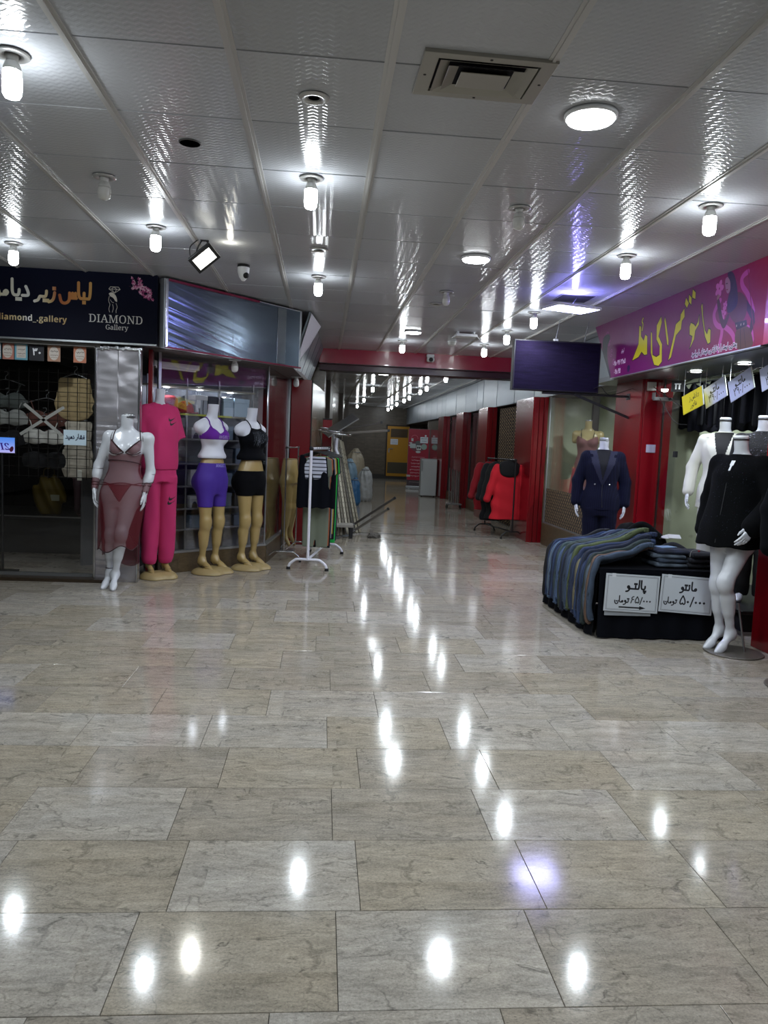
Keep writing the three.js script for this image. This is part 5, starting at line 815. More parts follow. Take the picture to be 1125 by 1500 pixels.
{ // evening dress in the window
  const pl = thing('display_plinth', 'grey display plinth inside the boutique window, under the evening dress', 'plinth', [3.8, 0, -10.85]); part('top', rb(.5, .03, .5, 0, .285, 0, .006), mat(0x9a9688, .5), pl); part('body', bx(.46, .27, .46, 0, .135, 0), mat(0x857f72, .6), pl); part('toe_strip', bx(.48, .03, .48, 0, .015, 0), M.steel, pl);
  const t = thing('mannequin', 'olive tinted headless form in a strappy mauve evening dress behind the boutique window', 'mannequin', [3.8, .3, -10.85], -.4);
  const skin = phys(0x9a8c62, .3, { clearcoat: .3 }), { f, G } = bodyField(POSE, { arms: false, stump: true }); part('body', net(f, [-.28, -.02, -.18], [.28, 1.58, .2], .012), skin, t); part('neck_plate', neckTop().translate(0, 1.556, .006), M.steel, t);
  const mauve = cloth(0x6e4a4a), torso = union(G.torso, .035), d = part('dress', net((x, y, z) => { const sk = loft([[.1, .26, .24, 0, 0], [.5, .22, .18, 0, 0], [.85, .185, .13, 0, 0], [1.06, .128, .094, 0, .006]]).f(x, y, z) + .008 * Math.sin(Math.atan2(x, z) * 14) * Math.max(0, 1 - y); return Math.min(sk, Math.max(torso(x, y, z) - .008, y - 1.27 - Math.abs(x) * .5, 1.0 - y)); }, [-.3, .07, -.28], [.3, 1.36, .28], .012), mauve, t);
  for (const s of [-1, 1]) part('strap', tube([[s * .08, 1.3], [s * .09, 1.37]].map(([x, y]) => front(f, x, y, .004)).filter(Boolean).concat([[s * .09, 1.435, -.02]]), .005, 6), M.black, d);
}

// ================================================================ BEHIND THE LEFT PANES
// ---- lingerie shop: wire grid with hanging pieces
const wire = mat(0x22201e, .4, { metalness: .6 });
{
  const t = thing('wire_grid', 'black wire display grid behind the pane, hung with shapewear and bras', 'display grid', [-2.62, 1.45, -7.62]);
  for (let i = 0; i <= 13; i++) part('wire', bar([-.45 + i * .09, -.52, 0], [-.45 + i * .09, .52, 0], .0036, 6), wire, t);
  for (let i = 0; i <= 11; i++) part('wire', bar([-.45, -.5 + i * .09, 0], [.72, -.5 + i * .09, 0], .0036, 6), wire, t);
  for (const x of [-.45, .72]) part('side_post', bar([x, -1.42, 0], [x, .65, 0], .009, 8), wire, t);
}
function hanger(t, w = .2, y = 0) { part('hanger', [tube([[-w, y - .05, 0], [-w * .5, y - .02, 0], [0, y, 0], [w * .5, y - .02, 0], [w, y - .05, 0]], .004, 6), tube([[0, y, 0], [0, y + .03, 0], [.02, y + .05, 0], [.015, y + .075, 0], [-.012, y + .072, 0]], .0028, 6)], mat(0x8c8f92, .3, { metalness: .5 }), t); }
const puff = (fn, lo, hi, c = .009) => net(fn, lo, hi, c);
{ // shapewear: bodice with a rounded hem
  const t = thing('shapewear', 'beige shapewear bodice on a hanger, highest on the wire grid', 'garment', [-2.40, 1.96, -7.70]); hanger(t, .14, -.02);
  part('bodice', puff((x, y, z) => { const l = loft([[-.47, .03, .012, 0, .0], [-.44, .13, .022, 0, 0], [-.32, .19, .03, 0, 0], [-.2, .165, .03, 0, 0], [-.08, .15, .02, 0, 0], [-.055, .14, .012, 0, 0]]).f(x, y, z); return l + .0004 * Math.sin(y * 60 + x * 14); }, [-.22, -.5, -.05], [.22, -.03, .06]), cloth(0xa9946b), t);
}
{
  const t = thing('shapewear', 'long pale cream shapewear slip on the wire grid, below the beige bodice', 'garment', [-2.36, 1.52, -7.70]); hanger(t, .13, 0);
  part('slip', puff((x, y, z) => { const l = loft([[-.5, .15, .02, -.02, 0], [-.36, .15, .025, -.01, 0], [-.22, .12, .028, 0, 0], [-.05, .13, .02, 0, 0], [-.03, .12, .012, 0, 0]]).f(x, y, z); return l + .0005 * Math.sin(y * 70 + x * 30); }, [-.22, -.53, -.05], [.2, 0, .06]), cloth(0xb8b0a0), t); part('tag', rb(.045, .1, .004, .02, -.55, .03, .002), mat(0xd8d6ca, .6), t); part('lower_band', puff((x, y, z) => loft([[-.58, .13, .02, 0, 0], [-.5, .15, .022, -.01, 0], [-.46, .15, .02, -.01, 0]]).f(x, y, z), [-.2, -.61, -.05], [.2, -.43, .06]), cloth(0xa79f90), t);
}
function bra(label, pos, col, k = 1, band = .07) {
  const t = thing('bra', label, 'bra', pos, 0, 'bras on the wire grid'); hanger(t, .17 * k, 0); const m = cloth(col);
  part('cups', puff((x, y, z) => { let d = 1e3; for (const s of [-1, 1]) d = smin(d, ball([s * .085 * k, -.2, .0], .085 * k, 1.05, .9, .5)(x, y, z), .025); return Math.max(smin(d, loft([[-.26, .17 * k, .012, 0, 0], [-.26 + band, .17 * k, .012, 0, 0]]).f(x, y, z), .02), -z - .012); }, [-.24, -.33, -.03], [.24, -.08, .07], .007), m, t);
  for (const s of [-1, 1]) part('strap', tube([[s * .1 * k, -.14, .02], [s * .12 * k, -.08, .01], [s * .14 * k, -.03, 0]], .005, 6), m, t); return t;
}
bra('white bra on a hanger at the middle of the wire grid, under the tape cross', [-2.68, 1.53, -7.69], 0xc9c8c0, 1.0);
bra('brown bra on the wire grid, right above the white one', [-2.67, 1.70, -7.72], 0x5a352c, 1.05, .1);
bra('pale grey bra left of the brown one on the wire grid', [-3.03, 1.70, -7.70], 0x8f918c, 1.05);
bra('mid grey bra above the pale grey one, beside the shop ceiling', [-3.05, 1.86, -7.72], 0x4d5350, 1.05);
bra('black bra on the wire grid under the white one', [-2.67, 1.30, -7.70], 0x0c0c10, 1.15, .12);
bra('black bra above the glowing small screen', [-3.06, 1.50, -7.70], 0x0b0b10, 1.1, .1);
bra('dark green bra hung lower right of the beige bodice', [-2.13, 1.83, -7.73], 0x131a18, 1, .1); bra('deep red bra behind the push notice, by the wire grid', [-2.5, 1.55, -7.73], 0x3a0d14, 1, .1);
{ // tape cross and push notice on the pane
  const t = thing('tape_cross', 'cross of pale adhesive tape stuck on the lingerie shop pane', 'tape', [-2.575, 1.50, -7.348]); const m = mat(0x8f8f8a, .5);
  for (const [a, b] of [[[-.165, .125], [.175, -.15]], [[-.2, -.155], [.19, .11]]]) { const L = Math.hypot(b[0] - a[0], b[1] - a[1]); part('strip', rb(L, .028, .0015, 0, 0, 0, .0007).rotateZ(Math.atan2(b[1] - a[1], b[0] - a[0])).translate((a[0] + b[0]) / 2, (a[1] + b[1]) / 2, 0), m, t); }
  const n = thing('push_notice', 'white paper notice with black Persian lettering on the lingerie shop pane', 'notice', [-2.285, 1.335, -7.346]);
  part('paper', rb(.205, .14, .002, 0, 0, 0, .0008), mat(0xc3d2dc, .6), n);
  part('print', new THREE.PlaneGeometry(.2, .135).translate(0, 0, .0014), mat(0xffffff, .6, { map: canvasTex(300, 202, (x, w, h) => { x.fillStyle = '#c3d6e2'; x.fillRect(0, 0, w, h); let p = persian(x, 'fi shm af', 286, 116, 38, 11, '#14203a'); p = persian(x, 'ro', p + 2, 116, 38, 11, '#14203a') - 16; p = persian(x, 'do', p, 116, 38, 11, '#14203a'); p = persian(x, 'hi ym', p + 8, 116, 38, 11, '#14203a'); persian(x, 'do', p - 2, 116, 38, 11, '#14203a'); }) }), n);
}
{ // row of price cards under the soffit
  const cols = ['#a06a52', '#5f8ea0', '#a0685a', '#5a8c9c', '', '#96705a', '#a8664a'], xs = [-3.10, -2.985, -2.885, -2.765, -2.63, -2.475, -2.245];
  xs.forEach((X, i) => {
    const t = thing('price_card', ['orange edged price card at the left end of the row under the navy sign', 'pale blue price card, second of the row under the navy sign', 'salmon oval price card between two pale blue ones', 'pale blue price card beside the dark 30 card', 'dark card with a white Persian thirty among the price cards', 'brown oval price card right of the dark 30 card', 'terracotta oval price card, last of the row under the navy sign'][i], 'price card', [X, 2.095, -7.345], 0, 'price cards under the navy sign');
    part('card', rb(i === 4 ? .13 : .115, .15, .003, 0, 0, 0, .001), mat(0x55504c, .6), t);
    part('print', new THREE.PlaneGeometry(i === 4 ? .128 : .113, .148).translate(0, 0, .002), mat(0xffffff, .6, { map: canvasTex(116, 150, (x, w, h) => { x.fillStyle = i === 4 ? '#15141c' : cols[i]; x.fillRect(0, 0, w, h); if (i === 4) { digits(x, '30', 26, 98, 44, 10, '#d6d6d8'); return; } x.fillStyle = '#b5aca2'; x.beginPath(); i % 2 && i < 4 ? x.rect(16, 12, 84, 120) : x.ellipse(58, 76, 44, 62, 0, 0, 7); x.fill(); scribble(x, 28, 92, 56, 12, '#3a2a2a', 4); scribble(x, 26, 94, 92, 8, '#4a3a3a', 3); scribble(x, 30, 88, 114, 6, '#4a3a3a', 2); }) }), t);
  });
}
{ // small screen, yellow bag, leg forms inside
  const t = thing('small_screen', 'small glowing blue screen at the left edge, behind the lingerie pane', 'screen', [-3.04, 1.235, -7.6]);
  part('case', rb(.26, .17, .02, 0, 0, -.012, .004), M.black, t); part('stand', [bar([0, -.08, -.01], [0, -1.2, -.02], .012), rb(.24, .015, .2, 0, -1.22, -.02, .004)], M.blackMetal, t);
  const sm = canvasTex(256, 160, (x, w, h) => { const g = x.createLinearGradient(0, 0, 0, h); g.addColorStop(0, '#4a86e8'); g.addColorStop(1, '#b9b4f4'); x.fillStyle = g; x.fillRect(0, 0, w, h); x.font = 'italic bold 100px serif'; x.fillStyle = '#2a1470'; x.save(); x.translate(w, 0); x.scale(-1, 1); x.fillText('2I', 40, 130); x.restore(); x.fillStyle = '#3a1028'; x.beginPath(); x.ellipse(225, 120, 18, 30, .3, 0, 7); x.fill(); });
  part('display', new THREE.PlaneGeometry(.24, .145).translate(0, 0, .0), new THREE.MeshStandardMaterial({ color: 0x050508, emissive: 0xffffff, emissiveMap: sm, emissiveIntensity: 1.0, roughness: .3 }), t);
  const l = new THREE.RectAreaLight(0x7f9cff, .5, .22, .13); l.position.set(0, 0, .02); l.rotation.y = Math.PI; t.add(l);
  const b = thing('yellow_bag', 'yellow carrier bag standing deep inside the dark lingerie shop', 'bag', [-3.15, .42, -9.2]); part('bag', puff((x, y, z) => Math.max(ball([0, .2, 0], .2, .9, 1.25, .5)(x, y, z) + .012 * Math.sin(x * 40 + y * 18), -y), [-.22, -.02, -.14], [.22, .48, .14], .012), mat(0x6f5c10, .6), b); part('label_card', rb(.1, .07, .003, .1, .2, .1, .001), mat(0x9a9a80, .6), b); part('handle', tube([[-.06, .42, 0], [-.05, .52, 0], [.05, .52, 0], [.06, .42, 0]], .006, 6), mat(0x5e4e0e, .6), b);
  const s = thing('display_step', 'low dark display step at the back of the lingerie shop', 'plinth', [-3.03, 0, -9.5]); part('top', rb(2.1, .04, 1.2, 0, .4, 0, .006), mat(0x2c2c2e, .5), s); part('front', bx(2.16, .38, 1.16, 0, .19, 0), mat(0x252527, .6), s); part('nosing', bx(2.1, .015, .02, 0, .42, .6), M.steel, s);
  const lf = thing('leg_form', 'dim pink stockinged leg form standing deep in the lingerie shop', 'mannequin', [-2.75, .42, -9.15], .5); part('legs', net(union([...[-1, 1].flatMap((k) => [seg([k * .07, .6, 0], [k * .06, .36, .03], .07, .05), seg([k * .06, .36, .03], [k * .06, .08, -.02], .05, .03), seg([k * .06, .06, -.02], [k * .06, .02, .1], .03, .02)]), ball([0, .64, 0], .13, 1, .7, .8)], .03), [-.2, -.01, -.15], [.2, .76, .18], .012), mat(0x5d444a, .5), lf); part('waist_cap', lathe([[.0005, .01], [.1, .006], [.105, -.004]], 24).scale(1, 1, .8).translate(0, .725, 0), mat(0x3a2c30, .5), lf);
}
// ---- sportswear shop: shelves with boxes, two caps
{
  const s = along(WA, WB), c = Math.cos(s.turn), n = Math.sin(s.turn), at = (u, y, d) => [s.mid[0] + u * c - d * n, y, s.mid[1] - u * n - d * c];  // u along the pane, d behind it
  const U = thing('shelf_unit', 'white shelf unit with steel posts behind the sportswear window', 'shelf', at(0, 0, .35), s.turn);
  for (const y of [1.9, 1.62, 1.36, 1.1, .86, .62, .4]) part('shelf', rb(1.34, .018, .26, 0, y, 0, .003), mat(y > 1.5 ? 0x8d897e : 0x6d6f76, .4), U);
  for (const x of [-.66, -.2, .2, .66]) part('post', bx(.018, 2.0, .018, x, 1.0, .1), M.steel, U); part('back_panel', bx(1.36, 1.9, .012, 0, 1.05, -.14), mat(0x5b606c, .5), U);
  part('edge_strip', [bx(.8, .02, .006, -.25, 1.62, .133), bx(.3, .02, .006, .2, 1.62, .133)], mat(0xa8ac3c, .4), U);
  for (const x of [-.42, -.02, .38]) { const L = new THREE.PointLight(0xeaf2ff, .14); L.position.set(x, 1.86, .06); L.castShadow = true; L.shadow.radius = 1.5; U.add(L); part('spot', lathe([[.0005, -.006], [.03, -.004], [.034, 0], [.0005, 0]]).translate(x, 1.888, .06), glow(.95, .97, 1, 7), U); }
  const top = [[-.02, 'photo', .2], [.16, 'navy', .18], [.36, 'pale', .14], [.53, 'pale', .2]];
  const photo = canvasTex(160, 180, (x, w, h) => { x.fillStyle = '#8f959e'; x.fillRect(0, 0, w, h); x.fillStyle = '#c8ccd2'; x.beginPath(); x.ellipse(40, 40, 30, 40, .3, 0, 7); x.fill(); x.strokeStyle = '#33363e'; x.lineWidth = 12; smoothLine(x, [[50, 60], [60, 110], [90, 150], [110, 170]]); smoothLine(x, [[110, 10], [95, 60], [110, 110]]); });
  const boxes = {
    photo: mat(0xffffff, .5, { map: photo }), navy: mat(0x141c30, .5), pale: mat(0x9fb4c4, .5), white: mat(0xb5b7bb, .5), grey: mat(0x3f434b, .5), black: mat(0x101116, .5), blue: mat(0x5f7286, .5),
  };
  const printed = canvasTex(160, 120, (x, w, h) => { x.fillStyle = '#9b9da3'; x.fillRect(0, 0, w, h); x.fillStyle = '#23252c'; x.beginPath(); x.ellipse(46, 60, 30, 32, 0, 0, 7); x.fill(); for (let i = 0; i < 6; i++) x.fillRect(92 + i * 11, 20 + (i % 2) * 18, 6, 70 - (i % 3) * 14); });
  boxes.print = mat(0xffffff, .5, { map: printed });
  const names = { photo: 'box with a figure photograph', navy: 'navy blue carton', pale: 'pale blue shoe carton', white: 'white carton', grey: 'dark grey carton', black: 'black carton', blue: 'dull blue carton', print: 'carton with a dark disc' };
  const put = (u, y, kind, w, h, where) => { const b = thing('carton', names[kind] + ' ' + where, 'box', at(u, y + .0095, .35), s.turn, 'cartons on the sportswear shelves'); part('body', printUV(rb(w, h, .2, 0, h / 2, 0, .004), w, h * 2), boxes[kind], b); part('lid', rb(w + .006, h * .25, .206, 0, h * .88, 0, .004), boxes[kind === 'photo' || kind === 'print' ? 'white' : kind], b); };
  put(-.02, 1.62, 'photo', .15, .2, 'beside the red caps on the bright shelf'); put(.155, 1.62, 'navy', .17, .2, 'on the bright shelf behind the purple bust'); put(.33, 1.62, 'pale', .13, .2, 'on the bright shelf, above the black tank top figure'); put(.51, 1.62, 'pale', .2, .2, 'at the end of the bright shelf by the glass corner');
  const mix = ['white', 'black', 'print', 'grey', 'blue', 'black'], lev = [[1.36, 'second shelf from the top'], [1.1, 'third shelf from the top'], [.86, 'fourth shelf from the top'], [.62, 'fifth shelf from the top'], [.4, 'lowest shelf']], col = ['behind the pink tee', 'between pink and purple figures', 'behind the purple figure', 'behind the black shorts', 'near the glass corner'];
  lev.forEach(([y, ln], r) => [-.54, -.3, -.04, .3, .54].forEach((u, i) => { if (rnd() < .12) return; put(u, y, i > 2 ? ['blue', 'grey', 'blue'][(r + i) % 3] : mix[(r * 2 + i) % 6], i > 2 ? .2 : .19, rr(.11, .17), 'on the ' + ln + ', ' + col[i]); }));
  for (const [i, u] of [-.36, -.18].entries()) {
    const k = thing('cap', i ? 'rounded red cap on the bright shelf next to the photograph box' : 'tall red cap at the end of the bright shelf, over the pink tee', 'cap', at(u, 1.63, .32), s.turn + .4); const rm = cloth(0x8a1620);
    part('crown', lathe(i ? [[.095, 0], [.094, .05], [.075, .1], [.03, .13], [.0005, .135]] : [[.085, 0], [.085, .09], [.08, .15], [.05, .175], [.0005, .18]], 24), rm, k); part('visor', extrude([[-.07, 0], [-.06, .07], [0, .1], [.06, .07], [.07, 0]], .006, .002).rotateX(Math.PI / 2).translate(0, .012, .06), rm, k); part('band', lathe([[.086, .002], [.098, .002], [.098, .018], [.086, .018]], 24), cloth(0x6a0e18), k);
  }
  // soffit lamp and unlit bulb under the board
  const bt = thing('batten_lamp', 'unlit white batten lamp fixed above the sportswear window', 'light', at(-.42, 2.1, .12), s.turn); part('body', rb(.5, .05, .06, 0, 0, 0, .008), M.white, bt); part('end_cap', rb(.02, .055, .065, .25, 0, 0, .004), M.white, bt); part('end_cap', rb(.02, .055, .065, -.25, 0, 0, .004), M.white, bt); part('tube', bar([-.23, -.034, 0], [.23, -.034, 0], .012), M.white, bt);
  const ub = lampBody('unlit_bulb', 'unlit white bulb under the silver film board, in front of the sportswear window', -.93, -8.12, 0, undefined, 2.2), vb = lampBody('unlit_bulb', 'unlit white bulb under the corner soffit near the red door panel', -.36, -9.9, 0, undefined, 2.2);
}
// ================================================================ RACKS AND CLOTHES AT THE CORRIDOR MOUTH
function garmentRack(name, label, a, b, w, h, r, m, bar0) {   // feet arches at plan points a and b
  const t = thing(name, label, 'clothes rack', [(a[0] + b[0]) / 2, 0, (a[1] + b[1]) / 2], Math.atan2(b[0] - a[0], b[1] - a[1])), L = Math.hypot(b[0] - a[0], b[1] - a[1]) / 2;
  for (const z of [-L, L]) {
    part('foot_arch', tube([[-w / 2, .012, z], [-w / 2 + .015, .06, z], [-w / 2 + .07, .105, z], [-w / 4, .115, z], [0, .115, z], [w / 4, .115, z], [w / 2 - .07, .105, z], [w / 2 - .015, .06, z], [w / 2, .012, z]], r, 10, 60), m, t);
    for (const x of [-w / 2, w / 2]) part('rubber_foot', cyl(r * 1.35, r * 1.5, .03, x, .015, z, 12), M.rubber, t); part('post', bar([0, .115, z], [0, h, z], r), m, t);
    part('joint', new THREE.SphereGeometry(r * 1.6, 14, 10).translate(0, h, z), M.rubber, t);
  }
  part('top_rail', bar([0, h, -L], [0, h, L], r), m, t); part('base_rail', bar([0, .115, -L], [0, .115, L], r * .9), m, t); return t;
}
const whiteTube = phys(0xd9d9e2, .3, { clearcoat: .4 });
garmentRack('clothes_rack', 'white tubular clothes rack hung with leggings and a striped top, in front', [.08, -9.6], [-.117, -8.29], .42, 1.315, .0155, whiteTube);
garmentRack('clothes_rack', 'thin chrome clothes rack with an empty rail, left of the white one', [-.3, -9.75], [-.405, -8.84], .385, 1.31, .009, M.chrome);
// garments on the white rack: hung across the rail, seen nearly edge on
function hung(name, label, cat, at, turn, parts, group) { const t = thing(name, label, cat, at, turn, group); part('hanger', [tube([[-.19, -.10, 0], [-.1, -.06, 0], [0, -.035, 0], [.1, -.06, 0], [.19, -.10, 0]], .006, 6), tube([[0, -.035, 0], [0, -.012, 0], [.018, .004, 0], [.012, .022, 0], [-.012, .02, 0]], .003, 6)], M.blackMetal, t); for (const [n, g, m] of parts) part(n, g, m, t); return t; }
const flat = (rows, fold = .006, k = 14, c = .011) => { const l = loft(rows), xs = Math.max(...rows.map((r) => r[1] + Math.abs(r[3] ?? 0))) + .04, zs = Math.max(...rows.map((r) => r[2])) + .04; return net((x, y, z) => l.f(x, y, z) + fold * Math.sin(x * k * 4 + y * 5), [-xs, rows[0][0] - .03, -zs], [xs, rows.at(-1)[0] + .03, zs], c); };
const onRail = (f) => [.08 + (-.117 - .08) * f, 1.315, -9.6 + 1.31 * f], railTurn = Math.atan2(-.117 - .08, 1.31);
const legPair = (w, y0, sp) => net(union([...[-1, 1].map((s) => loft([[y0, w * .42, .014, s * sp, 0], [y0 + .25, w * .46, .016, s * sp * .98, 0], [-.32, w * .5, .018, s * sp * .9, 0], [-.12, w * .52, .018, s * sp * .75, 0]]).f), loft([[-.3, .145, .016, 0, 0], [-.1, .12, .016, 0, 0]]).f], .02), [-.26, y0 - .02, -.05], [.26, -.06, .05], .011);
const stripe = dataTex(8, 64, (u, v) => (v * 7 % 1) < .28 ? [20, 22, 34] : [176, 180, 192]); 
{
  hung('striped_top', 'navy vest over a striped top, hung at the front of the white rack', 'garment', onRail(.78), railTurn + .15, [
    ['striped_part', (() => { const g = flat([[-.34, .11, .018, .01, .012], [-.2, .12, .02, .01, .012], [-.09, .1, .018, .01, .012]], .002); const p = g.attributes.position, uv = g.attributes.uv; for (let i = 0; i < p.count; i++) uv.setXY(i, p.getX(i), p.getY(i) * 3.4); return g; })(), mat(0xffffff, .8, { map: stripe })],
    ['vest', net((x, y, z) => { const l = loft([[-.66, .215, .03, 0, 0], [-.5, .21, .028, 0, 0], [-.3, .19, .026, 0, 0], [-.12, .15, .02, 0, 0], [-.075, .13, .014, 0, 0]]).f(x, y, z) + .006 * Math.sin(x * 50); return Math.max(l, -Math.max(Math.hypot(x - .01, (y + .12) * .62) - .105, -.2)); }, [-.26, -.69, -.06], [.26, -.05, .06], .01), cloth(0x04060e, { sheen: 0, specularIntensity: .3 })]], 'clothes on the white rack');
  for (const [f, col, w, y0, l] of [[.66, 0x69705f, .15, -1.12, 'olive grey leggings hung behind the striped top on the white rack'], [.56, 0x9a5532, .14, -1.12, 'rust orange leggings in the middle of the white rack'], [.46, 0x070910, .14, -1.16, 'black leggings next to the rust orange ones'], [.38, 0x8f8f98, .13, -1.06, 'pale grey leggings behind the black ones'], [.3, 0xb09a3a, .13, -1.02, 'mustard leggings thinly seen behind the black ones'], [.22, 0x060608, .14, -1.1, 'second black leggings near the far end of the white rack'], [.14, 0x17b53c, .14, -.62, 'bright green short garment at the far end of the white rack'], [.07, 0x141a2c, .14, -1.14, 'navy leggings, last at the far end of the white rack'], [.1, 0x1fae4c, .12, -1.16, 'green leggings showing below the last garments']]) hung('leggings', l, 'garment', onRail(f), railTurn + rr(-.06, .06), [['legs', legPair(w, y0, .085), cloth(col, { sheen: .15 })], ['waistband', flat([[-.13, .13, .02, 0, 0], [-.1, .125, .02, 0, 0]], .001), cloth(col)]], 'clothes on the white rack');
}
{ // chrome ring stand with a metal sheet and poles on top
  const t = thing('ring_rack', 'round chrome rack ring on a crooked stem, rising over the leaning bars', 'clothes rack', [.15, 0, -11.15]);
  part('ring', new THREE.TorusGeometry(.235, .013, 10, 60).rotateX(Math.PI / 2 + .06).rotateZ(-.12).translate(.02, 1.53, 0), M.chrome, t); part('inner_ring', new THREE.TorusGeometry(.17, .009, 8, 50).rotateX(Math.PI / 2 + .1).rotateZ(-.15).translate(-.02, 1.565, 0), M.chrome, t);
  for (let i = 0; i < 4; i++) { const a = i * 1.571 + .4; part('spoke', bar([0, 1.48, 0], [.02 + Math.cos(a) * .225, 1.53 - Math.cos(a) * .03, Math.sin(a) * .225], .007), M.chrome, t); }
  part('stem', tube([[0, .04, 0], [0, .6, 0], [.02, 1.1, 0], [.03, 1.3, .01], [0, 1.5, 0]], .02, 12), mat(0xa9a9b2, .35, { metalness: .5 }), t); part('sleeve', tube([[.07, 1.22, .06], [.04, 1.3, .05], [.05, 1.45, .03]], .028, 12), mat(0xb5b5bf, .4, { metalness: .3 }), t); part('base', lathe([[.0005, .03], [.05, .03], [.15, .012], [.155, 0], [.0005, 0]], 36), M.steel, t);
  part('cable', tube([[-.2, 1.54, .1], [-.16, 1.3, .12], [-.22, 1.1, .08], [-.1, .8, .1]], .005, 6), M.black, t);
}
single('sheet_metal', rb(.52, .02, .26, 0, 0, 0, .004), M.steel, 'loose grey metal sheet lying slanted on the chrome ring rack', 'metal sheet', [.25, 1.635, -11.2], .5).rotation.set(.3, .35, .5);
{
  const cols = [0x77705f, 0x8c8675, 0x5e594c, 0x9a9484, 0x6a6456, 0x4a463e, 0x85806f];
  for (let i = 0; i < 8; i++) { const m = mat(cols[i % 7], .5, { metalness: .3 }), x = .1 + i * .034, z = -11.75 - i * .07;
    const t = thing('shelf_upright', ['slotted metal upright leaning beside the white rack, first of the leaning bunch', 'slotted metal upright, second of the leaning bunch', 'slotted metal upright, third of the leaning bunch', 'slotted metal upright, fourth of the leaning bunch', 'slotted metal upright, fifth of the leaning bunch', 'slotted metal upright, sixth of the leaning bunch', 'slotted metal upright, seventh of the leaning bunch', 'slotted metal upright, last of the leaning bunch by the blue bag'][i], 'shelf upright', [0, 0, 0], 0, 'leaning shelf uprights');
    const a = [.27 + i * .05, .02, z + .45], b = [.06 + i * .035, 1.56 - i * .02, z - .1]; part('channel', beamBar(a, b, .038, .026), m, t);
    const sl = []; for (let k = 2; k < 18; k++) { const p = lerp3(a, b, k / 19); sl.push(bx(.007, .018, .003, p[0] + .003, p[1], p[2] + .017)); } const s = part('slots', sl, M.black, t); s.userData.kind = 'stuff'; part('end_cap', rb(.042, .02, .034, ...b, .004), M.black, t);
  }
  for (const [i, [a, b, l]] of [[[.44, .12, -11.55], [1.12, .6, -11.5], 'long dark bar sticking out over the floor from the leaning bunch'], [[.46, .05, -11.45], [1.02, .44, -11.42], 'shorter grey bar sticking out below the long dark one'], [[.2, 1.56, -11.6], [.88, 1.72, -11.6], 'grey bar sticking out beside the metal sheet, upper one'], [[.24, 1.52, -11.4], [.98, 1.6, -11.45], 'dark bar sticking out level from the chrome ring rack']].entries()) {
    const t = thing('rack_arm', l, 'metal bar', [0, 0, 0], 0, 'loose rack bars'); part('bar', beamBar(a, b, .034, .034), mat(i % 2 ? 0x5a554e : 0x3c3733, .4, { metalness: .4 }), t); part('end_cap', beamBar(lerp3(a, b, .96), lerp3(a, b, 1.01), .04, .04), M.black, t); part('bracket', beamBar(lerp3(a, b, 0), lerp3(a, b, .12), .045, .02), M.steel, t);
  }
  const tb = thing('low_table', 'low pale board on short dark legs under the leaning bars', 'table', [.28, 0, -11.3]); part('top', rb(.42, .04, .3, 0, .18, 0, .006), mat(0x8e8a82, .5), tb); for (const [x, z] of [[-.18, -.12], [.18, -.12], [-.18, .12], [.18, .12]]) part('leg', rb(.05, .16, .05, x, .08, z, .004), M.blackMetal, tb);
}
{ // sacks further down
  const sack = (lb, pos, s, col, k) => { const t = thing('sack', lb, 'sack', pos, rr(0, 1), 'plastic sacks on the corridor floor'), f = loft([[0, .2 * s, .18 * s, 0, 0], [.12 * s, .26 * s, .22 * s, 0, 0], [.5 * s, .25 * s, .22 * s, 0, 0], [.78 * s, .2 * s, .18 * s, .02, 0], [.9 * s, .13 * s, .11 * s, .03, 0], [1.0 * s, .05 * s, .05 * s, .05, 0]]).f; part('bag', net((x, y, z) => f(x, y, z) + .008 * Math.sin(Math.atan2(x, z) * 9 + y * 8) + .025 * fbm(x * 6, y * 7, z * 6, 3), [-.34 * s, -.02, -.3 * s], [.36 * s, 1.05 * s, .3 * s], .02), mat(col, .4), t); part('tie', new THREE.TorusGeometry(.11 * s, .01, 6, 20).rotateX(1.57).translate(.03, .92 * s, 0), mat(0x8a8a88, .6), t); };
  sack('big white plastic sack standing by the leaning uprights', [1.03, 0, -18.6], .82, 0xb4b8b8); sack('bright blue plastic sack between the uprights and the white sack', [.72, 0, -17.2], .62, 0x3a6f9e); sack('second blue sack behind, pale and crumpled on top', [.64, 0, -18.9], 1.0, 0x7f9cb0); sack('cream sack at the back of the pile', [.85, 0, -20.3], 1.25, 0x9a8f7a);
  const l = thing('litter', 'small crumpled grey wrapper lying on the shiny floor', 'litter', [.815, 0, -11.33], .3); part('paper', net((x, y, z) => Math.max(ball([0, .03, 0], .07, 1.5, .7, .8)(x, y, z) + .02 * fbm(x * 20, y * 24, z * 20, 2) * 2, -y), [-.15, -.01, -.1], [.15, .12, .1], .008), mat(0x54504a, .6), l); part('flap', rb(.05, .09, .006, -.02, .09, 0, .002).rotateZ(.3), mat(0x6a655e, .6), l);
}
